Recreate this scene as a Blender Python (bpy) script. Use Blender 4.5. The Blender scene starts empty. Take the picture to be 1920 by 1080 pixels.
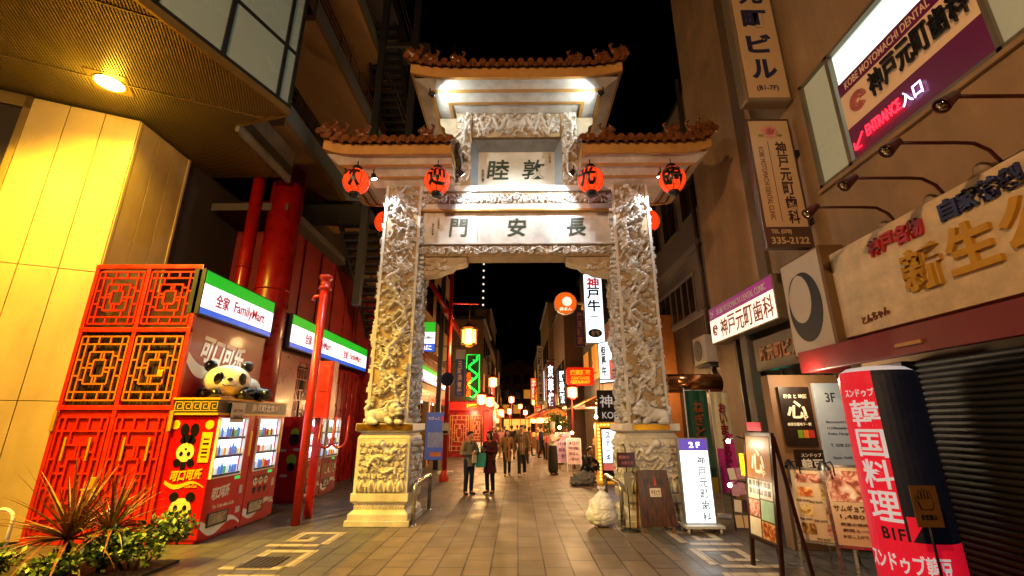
import bpy, bmesh, math, random
import numpy as np
from mathutils import Vector, Matrix
PI = math.pi
R = math.radians
C = bpy.context.scene.collection
SC = bpy.context.scene

# ---------------------------------------------------------------- camera, world, light, exposure
cam = bpy.data.cameras.new('camera'); cam.sensor_width = 36; cam.lens = 36 * 840 / 1920
cam.clip_start = 0.05; cam.clip_end = 1000
co = bpy.data.objects.new('camera', cam); C.objects.link(co)
co.location = (0, 0, 1.85); co.rotation_euler = (R(90 + 16.76), 0, R(0.653))
SC.camera = co
W = bpy.data.worlds.new('World'); SC.world = W; W.use_nodes = True
nt = W.node_tree
sky = nt.nodes.new('ShaderNodeTexSky'); sky.sky_type = 'NISHITA'; sky.sun_disc = False
sky.sun_elevation = R(-6); sky.sun_rotation = R(200)
bg = nt.nodes['Background']; nt.links.new(sky.outputs[0], bg.inputs[0]); bg.inputs[1].default_value = 0.012
SC.view_settings.view_transform = 'Standard'; SC.view_settings.look = 'None'
SC.view_settings.exposure = 0.22; SC.view_settings.gamma = 1.0
SC.cycles.use_denoising = True
SC.cycles.max_bounces = 6; SC.cycles.diffuse_bounces = 3; SC.cycles.glossy_bounces = 3
SC.cycles.transmission_bounces = 4; SC.cycles.sample_clamp_indirect = 4; SC.cycles.sample_clamp_direct = 0
SC.cycles.caustics_reflective = False; SC.cycles.caustics_refractive = False

def lamp(name, kind, loc, power, color, parent=None, target=None, spot=None, blend=0.6, size=0.1, rot=None):
    l = bpy.data.lights.new(name, kind); l.energy = power; l.color = color
    if kind == 'SPOT':
        l.spot_size = R(spot); l.spot_blend = blend
    if kind in ('POINT', 'SPOT'): l.shadow_soft_size = size
    if kind == 'AREA': l.size = size
    o = bpy.data.objects.new(name, l); C.objects.link(o)
    o.location = loc
    if target is not None:
        o.rotation_euler = (Vector(target) - Vector(loc)).to_track_quat('-Z', 'Y').to_euler()
    if rot: o.rotation_euler = rot
    if parent is not None:
        o.parent = parent
        o.matrix_parent_inverse = Matrix.LocRotScale(parent.location, parent.rotation_euler, None).inverted()
    return o

# ---------------------------------------------------------------- helpers
def tag(o, label=None, cat=None, group=None, kind=None):
    if label: o['label'] = label
    if cat: o['category'] = cat
    if group: o['group'] = group
    if kind: o['kind'] = kind
    return o
def thing(name, label, cat, loc=(0, 0, 0), rz=0, group=None):
    o = bpy.data.objects.new(name, None); C.objects.link(o); o.empty_display_size = 0.2
    o.location = loc; o.rotation_euler = (0, 0, R(rz))
    return tag(o, label, cat, group)

def lin(c):
    if isinstance(c, str):
        c = c.lstrip('#'); c = [int(c[i:i + 2], 16) / 255 for i in (0, 2, 4)]
        c = [x / 12.92 if x <= 0.04045 else ((x + 0.055) / 1.055) ** 2.4 for x in c]
    return (c[0], c[1], c[2], 1)

_mats = {}
def M(name, col=(.5, .5, .5), rough=.5, metal=0, var=.15, scale=4, bump=0, bscale=60, emit=0, ecol=None, coat=0, spec=.5, streak=0):
    if name in _mats: return _mats[name]
    m = bpy.data.materials.new(name); m.use_nodes = True; _mats[name] = m
    n = m.node_tree.nodes; L = m.node_tree.links; p = n['Principled BSDF']
    c = lin(col); p.inputs['Base Color'].default_value = c
    p.inputs['Roughness'].default_value = rough; p.inputs['Metallic'].default_value = metal
    p.inputs['Specular IOR Level'].default_value = spec
    if coat: p.inputs['Coat Weight'].default_value = coat; p.inputs['Coat Roughness'].default_value = .08
    tc = n.new('ShaderNodeTexCoord')
    if var:
        nz = n.new('ShaderNodeTexNoise'); nz.inputs['Scale'].default_value = scale; nz.inputs['Detail'].default_value = 6
        nz.inputs['Roughness'].default_value = .65
        L.new(tc.outputs['Object'], nz.inputs['Vector'])
        mx = n.new('ShaderNodeMix'); mx.data_type = 'RGBA'
        mx.inputs[6].default_value = (c[0] * (1 - var), c[1] * (1 - var * 1.05), c[2] * (1 - var * 1.1), 1)
        mx.inputs[7].default_value = (min(1, c[0] * (1 + var)), min(1, c[1] * (1 + var)), min(1, c[2] * (1 + var)), 1)
        rp = n.new('ShaderNodeMapRange'); rp.inputs[1].default_value = .3; rp.inputs[2].default_value = .7
        L.new(nz.outputs['Fac'], rp.inputs[0]); L.new(rp.outputs[0], mx.inputs[0])
        out = mx.outputs[2]
        if streak:                                       # rain streaks and grime running down the face
            mp = n.new('ShaderNodeMapping'); mp.inputs['Scale'].default_value = (1.3, 1.3, .22); L.new(tc.outputs['Object'], mp.inputs['Vector'])
            n2 = n.new('ShaderNodeTexNoise'); n2.inputs['Scale'].default_value = 1.6; n2.inputs['Detail'].default_value = 6; n2.inputs['Roughness'].default_value = .6; L.new(mp.outputs[0], n2.inputs['Vector'])
            m2 = n.new('ShaderNodeMapRange'); m2.inputs[1].default_value = .38; m2.inputs[2].default_value = .62; m2.inputs[3].default_value = 1 - streak; m2.inputs[4].default_value = 1; L.new(n2.outputs['Fac'], m2.inputs[0])
            mm = n.new('ShaderNodeMix'); mm.data_type = 'RGBA'; mm.blend_type = 'MULTIPLY'; mm.inputs[0].default_value = 1; L.new(out, mm.inputs[6]); L.new(m2.outputs[0], mm.inputs[7]); out = mm.outputs[2]
        L.new(out, p.inputs['Base Color'])
        r2 = n.new('ShaderNodeMapRange'); r2.inputs[1].default_value = .3; r2.inputs[2].default_value = .7
        r2.inputs[3].default_value = max(.03, rough * .8); r2.inputs[4].default_value = min(1, rough * 1.25)
        L.new(nz.outputs['Fac'], r2.inputs[0]); L.new(r2.outputs[0], p.inputs['Roughness'])
    if bump:
        nb = n.new('ShaderNodeTexNoise'); nb.inputs['Scale'].default_value = bscale; nb.inputs['Detail'].default_value = 4
        L.new(tc.outputs['Object'], nb.inputs['Vector'])
        b = n.new('ShaderNodeBump'); b.inputs['Strength'].default_value = bump; b.inputs['Distance'].default_value = .01
        L.new(nb.outputs['Fac'], b.inputs['Height']); L.new(b.outputs[0], p.inputs['Normal'])
    if emit:
        p.inputs['Emission Color'].default_value = lin(ecol if ecol else col); p.inputs['Emission Strength'].default_value = emit
    return m

def thin_glass(name):
    m = bpy.data.materials.new(name); m.use_nodes = True; _mats[name] = m; n = m.node_tree.nodes; L = m.node_tree.links
    n.remove(n['Principled BSDF']); t = n.new('ShaderNodeBsdfTransparent'); g = n.new('ShaderNodeBsdfGlossy'); g.inputs['Roughness'].default_value = .03
    f = n.new('ShaderNodeFresnel'); f.inputs['IOR'].default_value = 1.45; x = n.new('ShaderNodeMixShader')
    L.new(f.outputs[0], x.inputs[0]); L.new(t.outputs[0], x.inputs[1]); L.new(g.outputs[0], x.inputs[2]); L.new(x.outputs[0], n['Material Output'].inputs[0]); return m
def brick_mat(name, c1, c2, mortar, bw, bh, ms, rough=.6, rot=(0, 0, 0), bump=.4, off=.5, var=.25, nscale=5):
    m = bpy.data.materials.new(name); m.use_nodes = True; _mats[name] = m
    n = m.node_tree.nodes; L = m.node_tree.links; p = n['Principled BSDF']
    tc = n.new('ShaderNodeTexCoord'); mp = n.new('ShaderNodeMapping'); mp.inputs['Rotation'].default_value = rot
    L.new(tc.outputs['Object'], mp.inputs['Vector'])
    b = n.new('ShaderNodeTexBrick'); b.inputs['Scale'].default_value = 1; b.offset = off
    b.inputs['Color1'].default_value = lin(c1); b.inputs['Color2'].default_value = lin(c2); b.inputs['Mortar'].default_value = lin(mortar)
    b.inputs['Brick Width'].default_value = bw; b.inputs['Row Height'].default_value = bh; b.inputs['Mortar Size'].default_value = ms
    b.inputs['Bias'].default_value = 0; b.inputs['Mortar Smooth'].default_value = .2
    L.new(mp.outputs[0], b.inputs['Vector'])
    nz = n.new('ShaderNodeTexNoise'); nz.inputs['Scale'].default_value = nscale; nz.inputs['Detail'].default_value = 8; nz.inputs['Roughness'].default_value = .7
    L.new(tc.outputs['Object'], nz.inputs['Vector'])
    mr = n.new('ShaderNodeMapRange'); mr.inputs[1].default_value = .3; mr.inputs[2].default_value = .7; mr.inputs[3].default_value = 1 - var; mr.inputs[4].default_value = 1 + var
    L.new(nz.outputs['Fac'], mr.inputs[0])
    mu = n.new('ShaderNodeMix'); mu.data_type = 'RGBA'; mu.blend_type = 'MULTIPLY'; mu.inputs[0].default_value = 1
    L.new(b.outputs['Color'], mu.inputs[6]); L.new(mr.outputs[0], mu.inputs[7]); L.new(mu.outputs[2], p.inputs['Base Color'])
    rr = n.new('ShaderNodeMapRange'); rr.inputs[1].default_value = .3; rr.inputs[2].default_value = .7; rr.inputs[3].default_value = rough * .7; rr.inputs[4].default_value = rough * 1.3
    n2 = n.new('ShaderNodeTexNoise'); n2.inputs['Scale'].default_value = nscale * .5; n2.inputs['Detail'].default_value = 6
    L.new(tc.outputs['Object'], n2.inputs['Vector']); L.new(n2.outputs['Fac'], rr.inputs[0]); L.new(rr.outputs[0], p.inputs['Roughness'])
    bp = n.new('ShaderNodeBump'); bp.inputs['Strength'].default_value = bump; bp.inputs['Distance'].default_value = .01; bp.invert = True
    ad = n.new('ShaderNodeMath'); ad.operation = 'ADD'
    n3 = n.new('ShaderNodeTexNoise'); n3.inputs['Scale'].default_value = 90; L.new(tc.outputs['Object'], n3.inputs['Vector'])
    s3 = n.new('ShaderNodeMath'); s3.operation = 'MULTIPLY'; s3.inputs[1].default_value = .35; L.new(n3.outputs['Fac'], s3.inputs[0])
    L.new(b.outputs['Fac'], ad.inputs[0]); L.new(s3.outputs[0], ad.inputs[1]); L.new(ad.outputs[0], bp.inputs['Height']); L.new(bp.outputs[0], p.inputs['Normal'])
    return m

def wood_mat(name, c1, c2, rough=.45, sc=3):
    m = bpy.data.materials.new(name); m.use_nodes = True; _mats[name] = m
    n = m.node_tree.nodes; L = m.node_tree.links; p = n['Principled BSDF']
    tc = n.new('ShaderNodeTexCoord'); mp = n.new('ShaderNodeMapping'); mp.inputs['Scale'].default_value = (12 * sc / 3, 12, .8)
    L.new(tc.outputs['Object'], mp.inputs['Vector'])
    nz = n.new('ShaderNodeTexNoise'); nz.inputs['Scale'].default_value = sc; nz.inputs['Detail'].default_value = 6
    L.new(mp.outputs[0], nz.inputs['Vector'])
    cr = n.new('ShaderNodeValToRGB'); cr.color_ramp.elements[0].position = .35; cr.color_ramp.elements[1].position = .68
    cr.color_ramp.elements[0].color = lin(c1); cr.color_ramp.elements[1].color = lin(c2)
    L.new(nz.outputs['Fac'], cr.inputs[0]); L.new(cr.outputs[0], p.inputs['Base Color']); p.inputs['Roughness'].default_value = rough
    return m

def photo_mat(name, cols, scale=9):   # a printed food photograph: blotches of the dish's own colours
    m = bpy.data.materials.new(name); m.use_nodes = True; _mats[name] = m
    n = m.node_tree.nodes; L = m.node_tree.links; p = n['Principled BSDF']
    tc = n.new('ShaderNodeTexCoord'); v = n.new('ShaderNodeTexNoise'); v.inputs['Scale'].default_value = scale; v.inputs['Detail'].default_value = 5
    v.inputs['Distortion'].default_value = 1.2
    L.new(tc.outputs['Object'], v.inputs['Vector'])
    cr = n.new('ShaderNodeValToRGB'); el = cr.color_ramp.elements
    while len(el) < len(cols): el.new(.5)
    for i, c in enumerate(cols): el[i].position = .28 + .44 * i / (len(cols) - 1); el[i].color = lin(c)
    L.new(v.outputs['Fac'], cr.inputs[0]); L.new(cr.outputs[0], p.inputs['Base Color']); p.inputs['Roughness'].default_value = .3
    return m

class B:
    def __init__(s): s.v = []; s.f = []; s.m = []; s.s = []
    def add(s, vs, fs, m=0, smooth=False):
        k = len(s.v); s.v += [tuple(v) for v in vs]
        for f in fs: s.f.append(tuple(i + k for i in f)); s.m.append(m); s.s.append(smooth)
        return s
    def bx(s, x0, x1, y0, y1, z0, z1, m=0):
        return s.add([(x0, y0, z0), (x1, y0, z0), (x1, y1, z0), (x0, y1, z0), (x0, y0, z1), (x1, y0, z1), (x1, y1, z1), (x0, y1, z1)],
                     [(0, 3, 2, 1), (4, 5, 6, 7), (0, 1, 5, 4), (1, 2, 6, 5), (2, 3, 7, 6), (3, 0, 4, 7)], m)
    def bar(s, p0, p1, w, h, m=0, up=(0, 0, 1)):
        p0 = Vector(p0); p1 = Vector(p1); d = (p1 - p0).normalized(); u = Vector(up)
        if abs(d.dot(u)) > .98: u = Vector((0, 1, 0))
        r = d.cross(u).normalized() * w / 2; t = r.cross(d).normalized() * h / 2
        vs = [p + a * r + b * t for p in (p0, p1) for a, b in ((-1, -1), (1, -1), (1, 1), (-1, 1))]
        return s.add(vs, [(0, 3, 2, 1), (4, 5, 6, 7), (0, 1, 5, 4), (1, 2, 6, 5), (2, 3, 7, 6), (3, 0, 4, 7)], m)
    def tube(s, pts, r, n=8, m=0, cap=True, smooth=True):
        pts = [Vector(p) for p in pts]; rs = r if isinstance(r, (list, tuple)) else [r] * len(pts)
        d0 = (pts[1] - pts[0]).normalized(); a = Vector((0, 0, 1)) if abs(d0.z) < .9 else Vector((1, 0, 0))
        u = d0.cross(a).normalized(); vs = []
        for i, p in enumerate(pts):
            d = (pts[min(i + 1, len(pts) - 1)] - pts[max(i - 1, 0)]).normalized()
            u = (u - d * u.dot(d)).normalized(); w = d.cross(u)
            for k in range(n):
                t = 2 * PI * k / n; vs.append(p + (u * math.cos(t) + w * math.sin(t)) * rs[i])
        fs = [(i * n + k, i * n + (k + 1) % n, (i + 1) * n + (k + 1) % n, (i + 1) * n + k) for i in range(len(pts) - 1) for k in range(n)]
        s.add(vs, fs, m, smooth)
        if cap:
            b0 = len(s.v) - len(vs)
            s.f.append(tuple(b0 + k for k in range(n))[::-1]); s.m.append(m); s.s.append(False)
            e = b0 + (len(pts) - 1) * n; s.f.append(tuple(e + k for k in range(n))); s.m.append(m); s.s.append(False)
        return s
    def cyl(s, p0, p1, r0, r1=None, n=16, m=0): return s.tube([p0, p1], [r0, r0 if r1 is None else r1], n, m)
    def sph(s, c, r, m=0, nu=16, nv=10):
        if not isinstance(r, (tuple, list)): r = (r, r, r)
        vs = [(c[0], c[1], c[2] + r[2])]
        for j in range(1, nv):
            t = PI * j / nv
            for i in range(nu): a = 2 * PI * i / nu; vs.append((c[0] + r[0] * math.sin(t) * math.cos(a), c[1] + r[1] * math.sin(t) * math.sin(a), c[2] + r[2] * math.cos(t)))
        vs.append((c[0], c[1], c[2] - r[2])); e = len(vs) - 1
        fs = [(0, 1 + i, 1 + (i + 1) % nu) for i in range(nu)]
        fs += [(1 + (j - 1) * nu + i, 1 + j * nu + i, 1 + j * nu + (i + 1) % nu, 1 + (j - 1) * nu + (i + 1) % nu) for j in range(1, nv - 1) for i in range(nu)]
        fs += [(e, 1 + (nv - 2) * nu + (i + 1) % nu, 1 + (nv - 2) * nu + i) for i in range(nu)]
        return s.add(vs, fs, m, True)
    def lathe(s, prof, c=(0, 0, 0), n=24, m=0, smooth=True):     # prof: [(r, z)]
        vs = [(c[0] + r * math.cos(2 * PI * k / n), c[1] + r * math.sin(2 * PI * k / n), c[2] + z) for r, z in prof for k in range(n)]
        fs = [(i * n + k, i * n + (k + 1) % n, (i + 1) * n + (k + 1) % n, (i + 1) * n + k) for i in range(len(prof) - 1) for k in range(n)]
        return s.add(vs, fs, m, smooth)
    def pz(s, pts, z0, z1, m=0):                                   # polygon (x, y) extruded in z
        n = len(pts); vs = [(x, y, z0) for x, y in pts] + [(x, y, z1) for x, y in pts]
        return s.add(vs, [tuple(range(n))[::-1], tuple(range(n, 2 * n))] + [(i, (i + 1) % n, n + (i + 1) % n, n + i) for i in range(n)], m)
    def py(s, pts, y0, y1, m=0):                                   # polygon (x, z) extruded in y
        n = len(pts); vs = [(x, y0, z) for x, z in pts] + [(x, y1, z) for x, z in pts]
        return s.add(vs, [tuple(range(n)), tuple(range(n, 2 * n))[::-1]] + [(i, n + i, n + (i + 1) % n, (i + 1) % n) for i in range(n)], m)
    def frustum(s, a, b, m=0):                                     # a, b = (x0, x1, y0, y1, z)
        vs = [(r[i], r[j], r[4]) for r in (a, b) for i, j in ((0, 2), (1, 2), (1, 3), (0, 3))]
        return s.add(vs, [(0, 3, 2, 1), (4, 5, 6, 7), (0, 1, 5, 4), (1, 2, 6, 5), (2, 3, 7, 6), (3, 0, 4, 7)], m)
    def disc(s, c, r, y0, y1, n=24, m=0, sz=1):                     # disc in the x-z plane
        return s.py([(c[0] + r * math.cos(2 * PI * k / n), c[1] + r * sz * math.sin(2 * PI * k / n)) for k in range(n)], y0, y1, m)
    def mesh(s, name, mats):
        me = bpy.data.meshes.new(name); me.from_pydata(s.v, [], s.f)
        for m in (mats if isinstance(mats, (list, tuple)) else [mats]): me.materials.append(m)
        me.polygons.foreach_set('material_index', s.m); me.polygons.foreach_set('use_smooth', s.s); me.update()
        bm = bmesh.new(); bm.from_mesh(me); bmesh.ops.recalc_face_normals(bm, faces=bm.faces); bm.to_mesh(me); bm.free()
        return me
    def build(s, name, mats, parent=None, loc=(0, 0, 0), rz=0, bevel=0, rot=None):
        o = bpy.data.objects.new(name, s.mesh(name, mats)); C.objects.link(o); o.location = loc
        o.rotation_euler = rot if rot else (0, 0, R(rz))
        if parent is not None: o.parent = parent
        if bevel:
            b = o.modifiers.new('bevel', 'BEVEL'); b.width = bevel; b.segments = 2; b.limit_method = 'ANGLE'; b.angle_limit = R(40)
        return o

def inst(name, me, parent, loc=(0, 0, 0), rot=(0, 0, 0), sc=(1, 1, 1)):
    o = bpy.data.objects.new(name, me); C.objects.link(o); o.location = loc; o.rotation_euler = rot; o.scale = sc
    if parent is not None: o.parent = parent
    return o
def copy_tree(o, parent=None):
    c = o.copy(); C.objects.link(c); c.parent = parent
    for ch in list(o.children): copy_tree(ch, c)
    return c

_fc = {}
def glyphs(body, bold=0, shear=0):
    key = (body, bold, shear)
    if key in _fc: return _fc[key]
    cu = bpy.data.curves.new('lettering', 'FONT'); cu.body = body; cu.offset = bold; cu.shear = shear; cu.extrude = .03; cu.resolution_u = 3
    o = bpy.data.objects.new('lettering', cu); me = bpy.data.meshes.new_from_object(o)
    n = len(me.vertices); a = np.zeros(n * 3); me.vertices.foreach_get('co', a); a = a.reshape(-1, 3)
    f = [tuple(p.vertices) for p in me.polygons]
    bpy.data.objects.remove(o); bpy.data.curves.remove(cu); bpy.data.meshes.remove(me)
    _fc[key] = (a, f); return _fc[key]
def put(b, body, cx, cz, w, h, m=0, bold=0, y=0, d=.006, vert=False, shear=0, rot=0, gap=.06):
    """lettering on the local x-z plane facing -y, fitted into a w x h box centred at (cx, cz)"""
    if vert:
        n = len(body); ch = h / n
        for i, c in enumerate(body):
            if c != ' ': put(b, c, cx, cz + h / 2 - ch * (i + .5), w, ch * (1 - gap), m, bold, y, d, False, shear)
        return b
    a, f = glyphs(body, bold, shear)
    if len(a) == 0: return b
    lo = a.min(0); hi = a.max(0); s = hi - lo; s[s < 1e-6] = 1
    if len(body) == 1 and h > 0:                         # a lone character keeps its own proportion in its cell
        k = min(w / max(s[0], .55), h / max(s[1], .55)) if body in '一ーー・' else None
    else: k = None
    kx, kz = (k, k) if k else (w / s[0], h / s[1])
    q = (a - (lo + hi) / 2) * np.array([kx, kz, 1])
    if rot:
        c_, s_ = math.cos(R(rot)), math.sin(R(rot)); q = np.stack([q[:, 0] * c_ - q[:, 1] * s_, q[:, 0] * s_ + q[:, 1] * c_, q[:, 2]], 1)
    zz = np.where(a[:, 2] > 0, -d, d * .2)
    b.add(np.stack([cx + q[:, 0], y + zz, cz + q[:, 1]], 1).tolist(), f, m)
    return b

def blob(name, mats, parts, voxel, parent=None, loc=(0, 0, 0), rot=(0, 0, 0), smooth=2, extra=None, sc=(1, 1, 1), hem=None):
    """one continuous surface grown over spheres (c, r) and tapered capsules (p0, r0, p1, r1)"""
    b = B()
    for p in parts:
        if len(p) == 2: b.sph(p[0], p[1])
        else:
            p0, r0, p1, r1 = p
            b.sph(p0, r0, nu=12, nv=8); b.sph(p1, r1, nu=12, nv=8); b.cyl(p0, p1, r0, r1, 12)
    me = b.mesh(name, mats); o = bpy.data.objects.new(name, me)
    C.objects.link(o)
    md = o.modifiers.new('r', 'REMESH'); md.mode = 'VOXEL'; md.voxel_size = voxel; md.use_smooth_shade = True
    if smooth: sm = o.modifiers.new('s', 'SMOOTH'); sm.iterations = smooth; sm.factor = .5
    dg = bpy.context.evaluated_depsgraph_get(); m2 = bpy.data.meshes.new_from_object(o.evaluated_get(dg))
    o.modifiers.clear(); o.data = m2; m2.name = name
    if not m2.materials:
        for m in (mats if isinstance(mats, (list, tuple)) else [mats]): m2.materials.append(m)
    m2.polygons.foreach_set('use_smooth', [True] * len(m2.polygons))
    if hem is not None:                                  # cut the cloth off level at its hem
        bm = bmesh.new(); bm.from_mesh(m2); bmesh.ops.bisect_plane(bm, geom=bm.verts[:] + bm.edges[:] + bm.faces[:], plane_co=(0, 0, hem), plane_no=(0, 0, -1), clear_outer=True); bm.to_mesh(m2); bm.free()
    if extra:                                            # further closed pieces of the same body (fingers)
        n = len(m2.vertices); bm = bmesh.new(); bm.from_mesh(m2); me3 = extra.mesh(name, mats); bm.from_mesh(me3); bm.to_mesh(m2); bm.free()
    o.location = loc; o.rotation_euler = rot; o.scale = sc
    if parent is not None: o.parent = parent
    return o

# ---------------------------------------------------------------- carved stone relief (height field)
class Relief:
    def __init__(s, w, h, step):
        s.w, s.h = w, h; s.nx = max(6, int(w / step)); s.nz = max(6, int(h / step))
        s.x = np.linspace(-w / 2, w / 2, s.nx + 1); s.z = np.linspace(0, h, s.nz + 1); s.H = np.zeros((s.nz + 1, s.nx + 1))
    def win(s, x0, x1, z0, z1):
        i0, i1 = np.searchsorted(s.x, (x0, x1)); j0, j1 = np.searchsorted(s.z, (z0, z1)); return i0, i1, j0, j1
    def dome(s, cx, cz, r, h, sq=1):
        i0, i1, j0, j1 = s.win(cx - r, cx + r, cz - r * sq, cz + r * sq)
        if i0 >= i1 or j0 >= j1: return
        d = ((s.x[None, i0:i1] - cx) ** 2 + ((s.z[j0:j1, None] - cz) / sq) ** 2) / r ** 2
        s.H[j0:j1, i0:i1] = np.maximum(s.H[j0:j1, i0:i1], h * np.sqrt(np.clip(1 - d, 0, 1)))
    def stroke(s, pts, r0, r1, h, rip=0):
        n = len(pts) - 1
        for k in range(n):
            (ax, az), (bx, bz) = pts[k], pts[k + 1]; ra = r0 + (r1 - r0) * k / n; hh = h * (.6 + .4 * ra / max(r0, r1))
            i0, i1, j0, j1 = s.win(min(ax, bx) - ra, max(ax, bx) + ra, min(az, bz) - ra, max(az, bz) + ra)
            if i0 >= i1 or j0 >= j1: continue
            X = s.x[None, i0:i1]; Z = s.z[j0:j1, None]; L2 = (bx - ax) ** 2 + (bz - az) ** 2 + 1e-9
            t = np.clip(((X - ax) * (bx - ax) + (Z - az) * (bz - az)) / L2, 0, 1)
            d = ((X - ax - t * (bx - ax)) ** 2 + (Z - az - t * (bz - az)) ** 2) / ra ** 2
            e = hh * np.sqrt(np.clip(1 - d, 0, 1)) * (1 + rip * np.cos((k + t) * 2.6) * (d < 1))
            s.H[j0:j1, i0:i1] = np.maximum(s.H[j0:j1, i0:i1], e)
    def spiral(s, cx, cz, r, turns, th, h, ph=0, sgn=1):
        n = int(14 * turns); s.stroke([(cx + r * (1 - .85 * i / n) * math.cos(ph + sgn * 2 * PI * turns * i / n), cz + r * (1 - .85 * i / n) * math.sin(ph + sgn * 2 * PI * turns * i / n)) for i in range(n + 1)], th, th * .8, h)
    def build(s, name, mat, parent, loc=(0, 0, 0), rz=0, edge=True, mirror=False, cut=None):
        H = s.H[:, ::-1] if mirror else s.H
        if edge: H = H.copy(); H[0, :] = H[-1, :] = -.02; H[:, 0] = H[:, -1] = -.02
        X, Z = np.meshgrid(s.x, s.z); vs = np.stack([X.ravel(), -H.ravel() - .004, Z.ravel()], 1)
        nx = s.nx + 1; i = (np.arange(s.nz)[:, None] * nx + np.arange(s.nx)[None, :]).ravel()
        fs = np.stack([i, i + 1, i + nx + 1, i + nx], 1)
        if cut is not None: fs = fs[H.ravel()[fs].max(1) > cut]          # open-work: the ground shows between the carving
        me = bpy.data.meshes.new(name); me.from_pydata(vs.tolist(), [], fs.tolist()); me.materials.append(mat)
        me.polygons.foreach_set('use_smooth', [True] * len(me.polygons))
        o = bpy.data.objects.new(name, me); C.objects.link(o); o.location = loc; o.rotation_euler = (0, 0, R(rz)); o.parent = parent
        return o

def dragon(r, rng, x0, z0, z1, amp, body, flip=1):
    n = 46; ph = rng.uniform(0, 6); f1_ = rng.uniform(.85, 1.15); p2 = rng.uniform(0, 6)
    pts = [(x0 + flip * (amp * math.sin(ph + 2 * PI * f1_ * i / n) * (1 - .25 * i / n) + .3 * amp * math.sin(p2 + 2 * PI * 2.6 * i / n)), z0 + (z1 - z0) * (i / n + .035 * math.sin(p2 + 2 * PI * 2 * i / n))) for i in range(n + 1)]
    r.stroke(pts, body * .4, body, .13, .12)
    for k in (8, 17, 27, 37):
        x, z = pts[k]; sg = 1 if x < x0 else -1
        a = (x + sg * .11, z + .05); b_ = (x + sg * .18, z - .04); r.stroke([(x, z), a, b_], .04, .028, .12)
        for q in (-.06, 0, .06): r.stroke([b_, (b_[0] + sg * .06, b_[1] + q)], .015, .008, .1)
        for q in (.05, .09, .13): r.stroke([(x, z + q), (x - sg * .13, z + q + .07), (x - sg * .17, z + q + .03)], .016, .007, .11)
    hx, hz = pts[-1]
    r.dome(hx, hz + .05, .11, .17, 1.1); r.dome(hx + flip * .08, hz - .01, .06, .16); r.dome(hx + flip * .06, hz - .07, .05, .14); r.dome(hx - flip * .03, hz + .12, .05, .17); r.dome(hx + flip * .05, hz + .1, .035, .18)
    for sg in (-1, 1):
        r.stroke([(hx + sg * .03, hz + .12), (hx + sg * .09, hz + .2), (hx + sg * .13, hz + .3)], .024, .01, .13)
        r.stroke([(hx + sg * .06, hz - .04), (hx + sg * .14, hz - .12), (hx + sg * .2, hz - .02)], .013, .007, .11)
        for q in (0, .07, .14): r.stroke([(hx + sg * .09, hz + .06 - q), (hx + sg * .17, hz + .1 - q), (hx + sg * .2, hz + .05 - q)], .018, .007, .1)
def clouds(r, rng, n, lo, hi, h):
    for _ in range(n):
        x = rng.uniform(-r.w / 2, r.w / 2); z = rng.uniform(0, r.h); q = rng.uniform(lo, hi)
        r.dome(x, z, q, h * rng.uniform(.7, 1.1), rng.uniform(.6, .9))
        if rng.random() < .7: r.spiral(x, z, q * .85, 1.4, q * .2, h * 1.4, rng.uniform(0, 6), rng.choice((-1, 1)))
def flames(r, rng, n):
    for _ in range(n):
        x = rng.uniform(-r.w / 2, r.w / 2); z = rng.uniform(.1, r.h - .2); a = rng.uniform(0, 6.3); pts = []
        for i in range(6): pts.append((x, z)); a += rng.uniform(-.6, .6); x += .035 * math.cos(a); z += .035 * math.sin(a)
        r.stroke(pts, .022, .008, .07)
# ---------------------------------------------------------------- materials
marble = M('marble', '#cbc7c0', .5, var=.25, scale=2.6, streak=.2, bump=.25, bscale=40)
marble_d = M('old_marble', '#b5a68c', .55, var=.3, scale=3, bump=.3, bscale=40)
ground_stone = M('brown_ground_stone', '#a08a66', .65, var=.35, scale=5, bump=.3, bscale=40)  # browner ground behind the cut-out carvings
ochre = M('ochre_plaster', '#b98a4a', .55, var=.18, scale=3)
grey_stone = M('blue_grey_stone', '#8b9297', .5, var=.2, scale=3)
tile = M('glazed_tile', '#6d4122', .28, var=.5, scale=7, coat=.35)
ink = M('dark_green_ink', '#2b3a2c', .5, var=.2)
brass = M('brass_plate', '#a0761f', .35, 1, var=.3, scale=8)
steel = M('brushed_steel', '#b9b7b0', .28, 1, var=.12)
dark_steel = M('dark_steel', '#23262a', .5, .3, var=.25)
black = M('black_paint', '#0d0d0e', .4, var=.2)
red = M('red_paint', '#bd2408', .38, var=.25, scale=7, coat=.15, streak=.18)
redc = M('red_lacquer', '#8c0d08', .3, var=.3, scale=4, coat=.12, streak=.25)
redd = M('dark_red_panel', '#7d120c', .5, var=.25, scale=2)
cokered = M('bright_red_enamel', '#b8080f', .32, var=.1, coat=.15, scale=9)
white = M('white_paint', '#dcd8d0', .4, var=.06)
yellow = M('yellow_print', '#e8b41c', .4, var=.06)
green = M('green_print', '#0b7a3a', .4, var=.06)
cladding = M('cream_cladding', '#bfa568', .42, var=.1, scale=1.2, streak=.14)
glass_dark = M('dark_glass', '#0a0c0e', .06, var=0, spec=.8)
concrete = M('concrete', '#6b6156', .75, var=.25, scale=1.5, bump=.3)
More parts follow.
